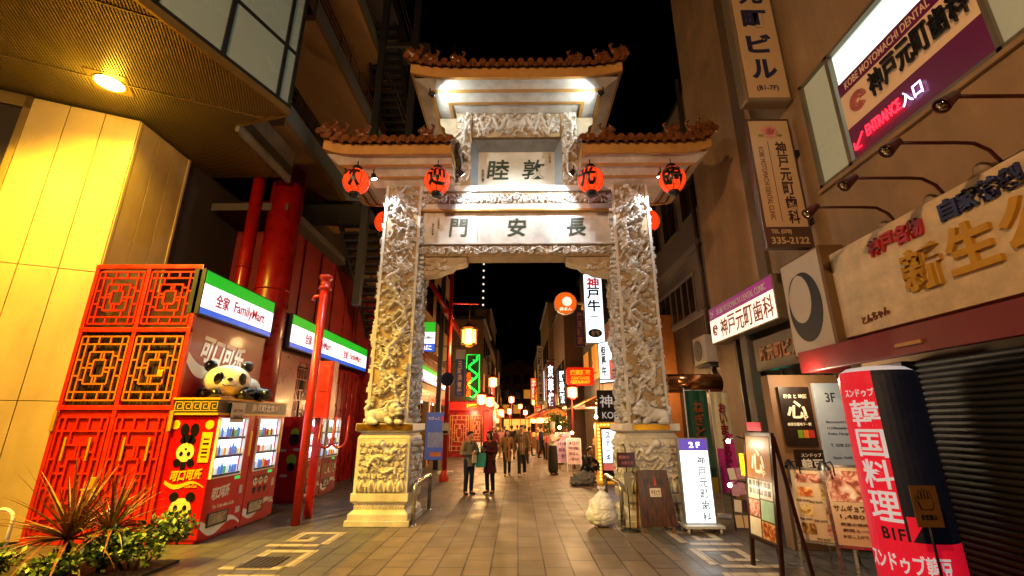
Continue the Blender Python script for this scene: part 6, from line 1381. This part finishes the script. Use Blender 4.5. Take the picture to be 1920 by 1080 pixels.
# right side signs
def vsign(label, x, y, z, w, h, txt, face, ink_, emit_case=dark_steel, twh=None, rz=0, bold=.02, arm=.8):
    t = thing('street_sign', label, 'sign', (x, y, z), rz); q = B(); q.bx(0, w, 0, .16, 0, h); q.bx(w, w + arm, .05, .11, h * .75, h * .75 + .06); q.build('case', emit_case, t)
    q = B(); q.bx(.03, w - .03, -.008, 0, .03, h - .03); q.build('lit_face', face, t)
    q = B(); put(q, txt, w / 2, h * (twh[1] if twh else .5), w * .66, h * (twh[0] if twh else .9), 0, bold, -.01, .006, True); q.build('lettering', ink_, t); return t
lw_ = M('lit_cold_white'); ki = M('sign_ink', '#0c1a30', .5)
t = vsign('tall white lit projecting sign with red 神 and dark 戸牛 over the right side of the street', 2.62, 17, 4.75, .76, 2.8, '戸牛', lw_, ki, twh=(.36, .62), bold=.03)
q = B(); put(q, '神', .38, 2.42, .5, .46, 0, .03, -.01, .006); q.build('lettering', M('neon_sign_red', '#d01028', .4, emit=.5, ecol='#d01028'), t); q = B(); q.sph((.38, -.012, .4), (.27, .006, .17), 0, 20, 8); B().bx(.24, .52, -.012, -.006, 1.02, 1.06, 0).build('small_line', ki, t); put(q, '名物', .38, .4, .32, .2, 1, .03, -.02, .005); q.build('emblem', [ki, white], t)
t = thing('round_sign', 'round lit orange disc sign left of the white 神戸牛 sign', 'sign', (2.02, 18, 6.62)); q = B(); q.disc((0, 0), .48, 0, .16, 36, 0); q.disc((0, 0), .44, -.01, 0, 36, 1); q.bx(.45, 1.5, .05, .1, -.04, .04, 0); q.build('disc', [white, M('lit_orange', '#f06a18', .4, var=0, emit=1.0, ecol='#ff5a10')], t)
q = B(); B().disc((.06, .06), .2, -.016, -.01, 24, 0).build('pale_disc', M('lit_cream2', '#fff2dc', .4, var=0, emit=.9, ecol='#fff0d8'), t); put(q, '肉まん', .0, -.26, .5, .15, 0, .03, -.012, .006); q.build('emblem', M('lit_cream2', '#fff2dc', .4, var=0, emit=.9, ecol='#fff0d8'), t)
vsign('dull purple vertical sign below the orange disc sign', 2.78, 21, 5.3, .42, 1.75, '廣東麺家', M('dull_purple', '#4a2038', .5, var=.1, emit=.12, ecol='#5a2444'), M('tan_ink'))
t = thing('restaurant_sign', 'red and gold sign 廣東麺家 CANTONESE RESTAURANT above the right lantern', 'sign', (2.15, 19.8, 3.42)); q = B(); q.py([(.06, 0), (1.14, 0), (1.2, .1), (1.2, .66), (1.14, .76), (.06, .76), (0, .66), (0, .1)], 0, .12); q.bx(1.2, 1.5, .04, .08, .5, .56); q.build('board', M('lit_red_sign', '#b01808', .4, var=.1, emit=.5, ecol='#c01a08'), t)
q = B(); put(q, '廣東麺家', .6, .54, .9, .24, 0, .03, -.002, .006); put(q, 'CANTONESE', .6, .3, .8, .13, 0, .02, -.002, .006); put(q, 'RESTAURANT', .6, .13, .85, .13, 0, .02, -.002, .006); q.build('lettering', M('gold_lit'), t)
vsign('tall dark red vertical sign 京華樓 with white lit characters', 1.55, 24, 2.55, .42, 2.4, '京華樓', M('dark_red_face', '#5a0f14', .5, var=.1, emit=.1, ecol='#7a1010'), M('neon_cold', '#ffffff', .4, var=0, emit=2, ecol='#d8f4ff'), arm=1.0)
vsign('dark vertical sign with white lit characters, right of the dark red one', 2.14, 23.9, 2.7, .38, 1.9, '群愛飯', M('black_face', '#101214', .5), M('neon_cold'), arm=.4)
vsign('long pale vertical sign 長城飯店 on the right deep in the street', 1.36, 31, 3.0, .45, 4.0, '元町長城飯店', M('pale_face', '#8a7a6a', .5, var=.1, emit=.06, ecol='#8a7a6a'), M('ink_black'), arm=.8)
t = thing('black_hanging_sign', 'black sign 神戸 KOBE hanging beside the right gate pillar', 'sign', (2.5, 14.5, 1.88)); q = B(); q.bx(0, .98, 0, .06, 0, .96); q.build('board', M('ink_black'), t)
q = B(); put(q, '神戸', .5, .62, .84, .38, 0, .01, -.002, .005); put(q, 'KOBE', .45, .2, .62, .2, 0, .008, -.002, .005); q.build('lettering', M('pale_lit', '#d8d8d8', .5, emit=.3, ecol='#d8d8d8'), t)
q = B(); q.tube([(.1, .03, .96), (.1, .03, 1.3), (2.9, .03, 1.3)], .02, 6); q.build('bracket', dark_steel, t)
t = thing('lit_menu_case', 'yellow bulb framed lit menu case standing left of the right gate pillar', 'menu case', (2.58, 15.45, 0)); q = B(); q.bx(0, 1.0, 0, .4, 0, 1.86); q.build('case', M('yellow_case', '#b5781c', .4, var=.15, emit=.5, ecol='#ffa020'), t)
q = B(); q.bx(.14, .98, -.02, 0, .08, 1.7, 1); q.bx(.18, .94, -.03, -.02, .62, 1.64, 0); q.bx(.18, .94, -.03, -.02, .4, .6, 2); q.build('lit_face', [lw_, black, M('lit_meat', '#c05a50', .4, var=.5, scale=8, emit=.6, ecol='#d06a60')], t)
bm_ = B().sph((0, 0, 0), .035, nu=8, nv=6).mesh('bulb', M('amber_bulb', '#ffd080', .4, var=0, emit=6, ecol='#ffb040'))
for i in range(16): inst('bulb', bm_, t, (.07, -.02, .12 + .11 * i))
for i in range(1, 9): inst('bulb', bm_, t, (.07 + .11 * i, -.02, 1.79))
q = B(); put(q, 'ステーキ', .36, 1.12, .16, .9, 0, .03, -.032, .004, True); put(q, '神戸牛膳', .68, 1.12, .16, .9, 0, .03, -.032, .004, True); q.build('lettering', ki, t)
t = thing('street_sign', 'slanted lit poster sign behind the top of the right gate pillar', 'sign', (3.0, 16.6, 3.2), -62); q = B(); q.bx(0, 1.3, 0, .1, 0, 1.5); q.build('case', dark_steel, t); q = B(); q.bx(.04, 1.26, -.01, 0, .04, 1.46, 0); q.bx(.6, 1.2, -.014, -.01, .1, .8, 1); q.build('lit_face', [lw_, M('lit_meat')], t); q = B(); put(q, '但馬牛', .3, .8, .28, 1.1, 0, .04, -.014, .005, True); q.build('lettering', ki, t)
rb_ = thing('corner_eatery', 'low orange lit eatery with timber eave right behind the right gate pillar', 'eatery', (3.2, 15.9, 0)); q = B(); q.bx(.3, 3, 0, 2.7, 2.4, 5.6); q.bx(1.2, 3, 0, 2.7, 0, 2.4); q.build('wall', M('orange_render', '#8a5424', .6, var=.2), rb_); q = B(); q.bx(-.9, .4, -.2, 2.8, 2.36, 2.46); [q.bar((-.9, .1 + .4 * i, 2.44), (.4, .1 + .4 * i, 2.8), .06, .08) for i in range(7)]; q.build('timber_eave', M('timber', '#8a4f1c', .5, var=.2), rb_)
q = B(); q.bx(.4, 1.2, .1, 2.6, 2.3, 2.36); q.build('ceiling_light', M('shop_light_warm'), rb_); lamp('eatery_light', 'POINT', (2.7, 16.6, 2.2), 160, (1, .6, .25), rb_, size=.15)
q = B(); q.tube([(-.5, .1, 2.36), (-.5, .1, 2.1)], .01, 5); q.sph((-.5, .1, 2.05), .06, nu=10, nv=8); q.build('bulb', bulb_m, rb_)
def sandwich(label, x, y, rz, m_, w=.55, h=1.25):
    t = thing('sandwich_board', label, 'sandwich board', (x, y, 0), rz); T = math.tan(R(8)); fr = B()
    for xx in (0, w): fr.bar((xx, 0, 0), (xx, h * T, h), .04, .03); fr.bar((xx, .4, 0), (xx, h * T, h), .04, .03)
    fr.bar((0, h * T, h), (w, h * T, h), .04, .03); fr.bar((0, .3 * T, .3), (w, .3 * T, .3), .04, .03); fr.build('frame', white, t); sheet(t, w, .32, h - .02, T, m_); q = B()
    for i in range(4): tilt_put(q, T, ('本日の', '中華', '豚まん', '一個 90円')[i], w / 2, h * (.86 - .16 * i), w * .7, h * .1)
    q.build('lettering', M('plum_ink', '#5a1a30', .5), t)
sandwich('white framed pink poster board, farther of the pair behind the chef', 1.62, 19.6, 8, M('pink_poster', '#b08a9a', .5, var=.35, scale=7, emit=.15, ecol='#c090a8'), .62, 1.45)
sandwich('white framed sandwich board nearer the squatting person', 1.98, 19.0, -4, M('pale_poster', '#b9a0a0', .5, var=.35, scale=7, emit=.12, ecol='#c0a0a0'))
for x, y in ((1.9, 19.3), (2.3, 18.7)): lamp('stall_bulb_light', 'POINT', (x, y - .3, 1.7), 14, (1, .75, .45), None, size=.05)
for i, (x, y, z) in enumerate(((1.75, 19.5, 1.62), (2.2, 18.95, 1.42))):
    t = thing('stall_lamp', ('bright bare bulb on a pole above the farther poster board', 'bright bare bulb on a pole above the nearer sandwich board')[i], 'bulb lamp', (x, y, 0)); q = B(); q.tube([(0, .3, 0), (0, .3, z + .1), (0, 0, z + .1)], .012, 6); q.build('pole', black, t); q = B(); q.sph((0, 0, z + .05), .06, nu=12, nv=8); q.build('bulb', bulb_m, t)
tr = thing('potted_tree', 'dark leafy potted tree behind the chef on the right', 'tree', (1.95, 22.5, 0)); g = random.Random(3); leafcloud([((g.uniform(-.35, .35), g.uniform(-.3, .3), g.uniform(1.3, 2.2)), (.35, .35, .3)) for _ in range(9)], 1400, .13, 4).build('crown', gm, tr); q = B(); q.tube([(0, 0, .3), (.03, 0, 1.0), (-.02, 0, 1.7)], [.05, .04, .02], 8); [q.tube([(0, 0, 1.1), (.25 * math.cos(a), .25 * math.sin(a), 1.7)], [.025, .01], 6) for a in (0, 2, 4)]; q.build('trunk', M('bark'), tr); q = B(); q.lathe([(0, 0), (.22, 0), (.28, .4), (.25, .4), (.24, .34), (0, .34)], n=18); q.build('pot', M('terracotta', '#7a3f24', .7, var=.2), tr)
for i, (x, y, z) in enumerate(((2.0, 27, 3.3), (1.75, 34.5, 3.5), (1.7, 45, 3.8), (-1.5, 25.5, 3.0), (.9, 52, 3.0))):
    hanglamp(('post lantern between the orange and red canopied stalls', 'post lantern beside the white vertical sign down the stall side', 'far post lantern on the stall side before the orange vertical sign', 'post lantern at the near corner of the red restaurant', 'tiny lantern near the street\'s vanishing end')[i], x, y, z, 1.0, 260, True, grp='far street lanterns')
# further signs, lamps and stalls that crowd the far street
for i, (x, y, z, w, h, tx, fc, ik) in enumerate(((-2.9, 33, 3.2, .5, 2.0, '中華菜館', 'lit_red_sign', 'gold_lit'), (-2.6, 37, 4.6, .5, 2.6, '民生廣東', 'pale_face', 'ink_black'), (-2.7, 43, 3.4, .6, 2.0, '豚饅頭', 'lit_orange', 'lit_cream2'), (1.55, 34, 3.4, .5, 2.2, '上海料理', 'lit_cold_white', 'sign_ink'), (1.4, 38, 3.0, .5, 1.8, '小籠包', 'lit_red_sign', 'gold_lit'), (1.35, 46, 3.6, .6, 2.6, '北京菜', 'lit_orange', 'lit_cream2'))):
    vsign(('red and gold vertical sign past the red restaurant', 'pale tall vertical sign above the red and gold one', 'small orange vertical sign far down beside the tan house', 'white lit vertical sign far down on the stall side', 'small red vertical sign beyond the white one', 'orange vertical sign at the end of the stall side')[i], x, y, z, w, h, tx, _mats[fc], _mats[ik], arm=.9 if x > 0 else .05)
def stall(label, x, y, side, seed):
    t = thing('food_stall', label, 'food stall', (x, y, 0), 0, 'lit food stalls along the far street'); g = random.Random(seed)
    for px in (0, 1.1):
        for py in (0, 1.8): B().bx(px, px + .05, py, py + .05, 0, 2.3).build('post', M('timber', '#8a4f1c', .5), t)
    q = B(); q.bx(.0, 1.15, 0, 1.85, 0, .85); q.build('counter', M('counter_wood'), t)
    q = B(); q.add([(-.3, -.2, 2.2), (1.4, -.2, 2.2), (1.4, 2.05, 2.2), (-.3, 2.05, 2.2), (.55, -.2, 2.65), (.55, 2.05, 2.65)], [(0, 4, 5, 3), (1, 2, 5, 4), (0, 1, 4), (2, 3, 5)]); q.build('canopy', (M('awning_red'), M('awning_cream', '#a08a60', .7), M('awning_orange', '#b06a2a', .6))[seed % 3], t)
    for k in range(7):
        q = B(); a = .05 + .25 * (k % 4); b_ = .2 + .8 * (k // 4); q.bx(a, a + .2, b_, b_ + .5, .85, .85 + g.uniform(.1, .3)); q.build('steamer', (bcols[0], bcols[3], bcols[5], paper_w)[k % 4], t)
    q = B(); q.bx(.1, 1.0, -.03, 0, 1.85, 2.15); q.build('lit_panel', M('lit_panel_warm', '#ffc080', .4, var=.3, scale=6, emit=1.4, ecol='#ff9a40'), t)
    q = B(); q.sph((.55, .4, 1.95), .08, nu=10, nv=8); q.build('bulb', bulb_m, t)
    lamp('stall_light', 'POINT', (x + .55, y - .35, 1.9), 90, (1, .62, .3), t, size=.1)
stall('food stall with orange canopy behind the potted tree', 1.5, 25.0, 1, 2); stall('food stall with red canopy next along from the orange canopied one', 1.2, 29.5, 1, 3); stall('food stall with cream canopy across the street from the red canopied one', -2.3, 33.0, -1, 4); stall('food stall with orange canopy farthest down the street', .9, 36.0, 1, 5)
# ---------------------------------------------------------------- people
def V3(*a): return Vector(a)
skin = M('skin', '#c68f6c', .5, var=.06); hairm = M('black_hair', '#0e0a08', .45, var=.2)
def person(label, loc, rz, H, arms, legs, coat, trou, shoe, hair='short', coat_len=.8, spine=(0, 0), head=(0, 0), flare=.0, collar=None, coat_name='coat', extras=None, group=None, vox=.016):
    """arms: {side: (elbow, wrist)}, legs: {side: (knee, ankle)} in a 1.7 m frame, facing -y"""
    k = H / 1.7; t = thing('person', label, 'person', loc, rz, group); t.scale = (k, k, k)
    sx, sy = spine; hip = V3(0, 0, .93) if not isinstance(legs.get('hip'), Vector) else legs['hip']
    ch = hip + V3(sx, sy, .36); nk = ch + V3(sx * .4, sy * .4 - .0, .16); hd = nk + V3(head[0], head[1] - .015, .165)
    J = {}; body = [(hip, (.15, .11, .12)), (hip, .125, ch, .13), (ch, (.17, .105, .13)), (nk - V3(0, 0, .04), .055, nk + V3(0, 0, .06), .048)]
    body += [(hd, (.076, .095, .112)), (hd + V3(0, -.03, -.055), (.052, .06, .055)), (hd + V3(0, -.1, -.015), (.013, .022, .02)), (hd + V3(.077, .0, -.01), (.014, .02, .028)), (hd + V3(-.077, .0, -.01), (.014, .02, .028))]
    cl = [(hip + V3(0, 0, .02), .14, ch, .148), (ch, (.19, .125, .14)), (nk - V3(0, 0, .07), (.1, .08, .06))]; tr_ = [(hip, (.155, .125, .11))]; sh = []; fing = B()
    for s, (kn, an) in ((-1, legs['L']), (1, legs['R'])):
        h = hip + V3(s * .085, 0, -.04); kn = Vector(kn); an = Vector(an); body += [(h, .085, kn, .055), (kn, .055, an, .038)]
        f = legs.get('toe' + ('L' if s < 0 else 'R'), V3(s * .02, -.15, -.045)); body += [(an, .04, an + f, .03)]
        tr_ += [(h, .098, kn, .07), (kn, .07, an + V3(0, 0, .03), .058)]; sh.append((an, f))
    for s, (el, wr) in ((-1, arms['L']), (1, arms['R'])):
        shd = ch + V3(s * .175, 0, .085); el = Vector(el); wr = Vector(wr); body += [(shd, .052, el, .04), (el, .04, wr, .027)]; cl += [(ch + V3(s * .1, 0, .08), .09, shd, .078), (shd, .075, el, .06), (el, .06, wr, .048)]
        d = (wr - el).normalized(); sd = d.cross(V3(0, 1, 0)); sd = sd.normalized() if sd.length > .1 else V3(1, 0, 0); p = wr + d * .045
        body += [(wr, .026, p + d * .03, .03), (p + sd * .015, .022, p + sd * .02 + d * .03, .02), (p - sd * .015, .022, p - sd * .02 + d * .03, .02)]
        cu = d.cross(sd).normalized() * (-1 if d.cross(sd).y > 0 else 1)
        for i, o_ in enumerate((-.03, -.01, .01, .03)):
            a = p + sd * o_ + d * .05; L = (.05, .06, .055, .042)[i]; fing.tube([a - d * .02, a + d * L * .5, a + d * L * .9 + cu * L * .3, a + d * L + cu * L * .7], [.009, .009, .008, .006], 6)
        a = p + sd * .026; fing.tube([a - d * .02, a + sd * .02 + d * .015, a + sd * .028 + d * .045], [.011, .01, .007], 6)
    bd = blob('body', skin, body, vox, t, smooth=2, extra=fing)
    if coat_len: cl += [(hip + V3(0, 0, -.02), (.165 + flare * .3, .135 + flare * .3, .1)), (hip + V3(0, .0, .05), .14, hip + V3(0, 0, -(coat_len + .2)), .15 + flare * 1.4)]
    blob(coat_name, coat, cl, vox, t, smooth=2, hem=hip.z - coat_len if coat_len else None); blob('trousers', trou, tr_, vox, t, smooth=2)
    for an, f in sh: blob('shoe', shoe, [(an + V3(0, .02, -.035), .045, an + f + V3(0, 0, -.0), .036), (an + V3(0, 0, .03), .05)], .014, t, smooth=1)
    hp_ = [(hd + V3(0, .02, .03), (.09, .1, .1)), (hd + V3(0, -.05, .085), (.07, .045, .035))]
    if hair == 'bob': hp_ += [(hd + V3(s * .075, .02, -.05), (.035, .07, .11)) for s in (-1, 1)] + [(hd + V3(0, .07, -.06), (.085, .05, .11))]
    if hair == 'long': hp_ += [(hd + V3(s * .075, .01, -.1), (.035, .06, .17)) for s in (-1, 1)] + [(hd + V3(0, .08, -.12), (.09, .05, .19))]
    if hair: blob('hair', hairm, hp_, .014, t, smooth=1)
    for s in (-1, 1): q = B(); q.sph(hd + V3(s * .03, -.083, .0), (.013, .009, .008), nu=8, nv=6); q.build('eye', M('eye_dark', '#120a08', .2), t)
    q = B(); q.sph(hd + V3(0, -.088, -.06), (.022, .008, .006), nu=8, nv=6); q.build('mouth', M('lips', '#8a3f38', .4), t)
    if extras: extras(t, hip, ch, nk, hd)
    return t
stand = {'L': ((-.095, -.01, .48), (-.1, .02, .085)), 'R': ((.095, -.01, .48), (.1, .02, .085))}
grey_coat = M('grey_coat', '#77736b', .8, var=.12, scale=20); jeans = M('dark_jeans', '#16213a', .8, var=.2, scale=25); blk = M('black_cloth', '#0e0c0d', .8, var=.2, scale=20); maroon = M('maroon_coat', '#4a0c12', .8, var=.15, scale=15); camel = M('camel_coat', '#8a6238', .8, var=.12, scale=15); shoe_b = M('black_leather', '#0c0b0b', .35, var=.1); wht_cloth = M('white_cloth', '#cdc6ba', .8, var=.08, scale=10)
plaid = brick_mat('plaid_shirt', '#8a4038', '#a89a90', '#2a2028', .06, .06, .012, .8, bump=0, off=0)
def scarf_dark(t, hip, ch, nk, hd): blob('shirt', blk, [(ch + V3(0, -.06, -.02), (.07, .08, .16)), (hip + V3(0, -.06, .1), (.07, .085, .3))], .018, t, smooth=1, hem=hip.z - .1)
person('person in a short grey coat and dark jeans holding a white pouch before her chest', (-1.32, 13.1, 0), 38, 1.6, {'L': ((-.27, -.02, 1.12), (-.1, -.24, 1.12)), 'R': ((.26, -.06, 1.12), (.08, -.26, 1.16))}, stand, grey_coat, jeans, shoe_b, 'short', .16, head=(.0, -.03), extras=scarf_dark)
person('person in a knee length maroon coat looking down at a phone', (-.76, 13.3, 0), -32, 1.6, {'L': ((-.25, -.06, 1.13), (-.05, -.24, 1.2)), 'R': ((.25, -.06, 1.13), (.06, -.25, 1.2))}, stand, maroon, blk, shoe_b, 'bob', .36, head=(0, -.04), flare=.06)
walk = {'L': ((-.085, -.12, .5), (-.08, -.16, .09)), 'R': ((.09, -.02, .49), (.09, .14, .1))}
def dark_front(t, hip, ch, nk, hd): blob('shirt', blk, [(ch + V3(0, -.07, -.02), (.05, .08, .17)), (hip + V3(0, -.07, .08), (.05, .085, .2)), (hip + V3(0, -.09, -.2), (.045, .08, .3))], .02, t, smooth=1, hem=hip.z - .36)
def plaid_front(t, hip, ch, nk, hd): blob('shirt', plaid, [(ch + V3(0, -.07, -.02), (.075, .08, .17)), (hip + V3(0, -.07, .08), (.08, .085, .3))], .02, t, smooth=1, hem=hip.z - .12)
person('person with long dark hair walking in an open camel coat', (-.38, 17.5, 0), 4, 1.58, {'L': ((-.27, .02, 1.1), (-.27, -.08, .88)), 'R': ((.26, .03, 1.1), (.26, .0, .86))}, walk, camel, blk, shoe_b, 'long', .38, flare=.03, extras=dark_front)
person('person walking in an open tan coat over a checked shirt', (.16, 17.5, 0), -4, 1.74, {'L': ((-.27, .03, 1.1), (-.26, .0, .86)), 'R': ((.27, .0, 1.1), (.27, -.06, .88))}, walk, M('tan_coat', '#6d5436', .8, var=.12, scale=15), blk, M('pale_shoe', '#a89888', .5), 'short', .2, extras=plaid_front)
def chef_x(t, hip, ch, nk, hd):
    q = B(); q.lathe([(.085, .04), (.09, .1), (.1, .27), (.09, .3), (0, .31)], hd, 18); q.build('chef_hat', wht_cloth, t); blob('apron', blk, [(hip + V3(0, 0, .04), .17, V3(0, 0, .22), .2)], .02, t, smooth=2)
person('cook in white jacket, tall paper hat and long black apron with raised arms', (1.33, 17.9, 0), 62, 1.68, {'L': ((-.26, -.1, 1.22), (-.12, -.3, 1.34)), 'R': ((.25, -.12, 1.24), (.1, -.3, 1.4))}, stand, wht_cloth, blk, shoe_b, None, 0, extras=chef_x, coat_name='jacket')
sq = {'hip': V3(0, .08, .34), 'L': ((-.2, -.28, .5), (-.16, -.1, .09)), 'R': ((.2, -.28, .5), (.16, -.1, .09))}
person('person in black squatting and bending over a pale sack on the right', (2.2, 15.5, 0), 40, 1.66, {'L': ((-.3, -.3, .62), (-.12, -.42, .42)), 'R': ((.3, -.28, .62), (.12, -.44, .44))}, sq, blk, blk, shoe_b, 'short', 0, spine=(0, -.16), head=(0, -.06), coat_name='jacket')
psk = thing('pale_sack', 'pale grey plastic sack on the ground before the squatting person', 'sack', (2.05, 15.15, 0)); g = random.Random(8)
crumple(blob('sack', M('grey_plastic', '#8d8f94', .35, var=.1, bump=.8, bscale=14), [((.1, .05, .2), (.28, .24, .2)), ((.2, .15, .4), (.14, .14, .14)), ((-.2, -.05, .1), (.22, .16, .1))] + [((g.uniform(-.3, .3), g.uniform(-.15, .15), g.uniform(.08, .3)), g.uniform(.05, .1)) for _ in range(6)], .018, psk), .1, 7)
def bag(name, label, cat, loc, rz, w, h, d, m_, strap=.18):
    t = thing(name, label, cat, loc, rz); q = B(); q.frustum((-w / 2 * .9, w / 2 * .9, -d / 2, d / 2, 0), (-w / 2, w / 2, -d / 2 * .8, d / 2 * .8, h)); q.build('body', m_, t, bevel=.015)
    for y in (-d * .3, d * .3): q = B(); q.tube([(-w * .25, y, h - .02), (-w * .22, y, h + strap * .8), (0, y, h + strap), (w * .22, y, h + strap * .8), (w * .25, y, h - .02)], .008, 6); q.build('handle', m_, t)
    return t
bag('shopping_bag', 'turquoise shopping bag hanging between the grey coated and maroon coated people', 'bag', (-1.0, 13.02, .70), -8, .30, .36, .12, M('turquoise_paper', '#1f9a92', .5, var=.06), .16)
bag('hand_pouch', 'small white pouch held by the person in grey', 'bag', (-1.16, 12.84, .82), 38, .14, .2, .07, wht_cloth, .1)
bag('shoulder_bag', 'black shoulder bag at the grey coated person\'s hip', 'bag', (-1.08, 13.2, .74), 20, .16, .3, .24, blk, .3)
q = B(); q.bx(-.04, .04, -.006, .006, -.075, .075, 0); tag(q.build('mobile_phone', M('dark_phone', '#141416', .2), None, (-.9, 13.04, 1.2), rot=(R(-50), 0, R(-32)), bevel=.006), 'dark mobile phone held by the person in maroon', 'phone')
def crowd(label, x, y, rz, H, c, tr2, hair='short'): person(label, (x, y, 0), rz, H, {'L': ((-.26, .02, 1.1), (-.25, -.08, .88)), 'R': ((.26, .02, 1.1), (.25, -.02, .86))}, walk, c, tr2, shoe_b, hair, .2, group='pedestrians far down the street', vox=.03)
crowd('far pedestrian in dark red, behind the camel coated person', -1.2, 24, 20, 1.6, M('dark_red_cloth', '#6a1a1a', .8), blk, 'bob'); crowd('far pedestrian in pink behind the maroon coated person', -.9, 27, -10, 1.58, M('pink_cloth', '#a06a6a', .8), blk, 'long')
crowd('far pedestrian in black behind the couple in coats', -.3, 25, 170, 1.7, blk, jeans); crowd('far pedestrian in white standing near the right stalls', 1.5, 30, 60, 1.6, wht_cloth, blk); crowd('far pedestrian in navy beside the right stalls', 1.3, 26, 100, 1.66, jeans, blk); crowd('far pedestrian in brown at the very end of the street', .5, 42, 0, 1.68, camel, blk)
crowd('far pedestrian in grey walking away near the street centre', .0, 32, 175, 1.68, grey_coat, blk); crowd('far pedestrian in cream beside the cream canopied stall', -.9, 33, 60, 1.6, M('cream_cloth2', '#b9a888', .8), jeans, 'long'); crowd('far pedestrian in bright red at the stalls', .7, 28, 100, 1.6, M('bright_red_cloth', '#a01818', .8), blk, 'bob'); crowd('far pedestrian in olive behind the tan coated person', .35, 22.5, 160, 1.72, M('olive_cloth', '#4a4628', .8), blk)
# ---------------------------------------------------------------- street light behind the viewer that lights the gate front and the right-hand wall
slp = thing('street_light', 'plain street light on a grey pole facing the front of the gate', 'street light', (-4.2, -5.2, 0)); q = B(); q.tube([(0, 0, 0), (0, 0, 7.6), (0, .3, 8.0), (0, 1.0, 8.1)], [.08, .06, .05, .04], 10); q.build('pole', dark_steel, slp); q = B(); q.bx(-.15, .15, .9, 1.6, 8.04, 8.16); q.build('head', dark_steel, slp, bevel=.02); q = B(); q.bx(-.11, .11, .96, 1.54, 8.02, 8.04); q.build('lens', M('street_lens', '#fff0d0', .4, var=0, emit=10, ecol='#ffd090'), slp)
lamp('street_beam', 'SPOT', (-4.2, -3.95, 7.95), 4600, (1, .56, .26), slp, (1.6, 9, 4.2), 140, .6, .2)
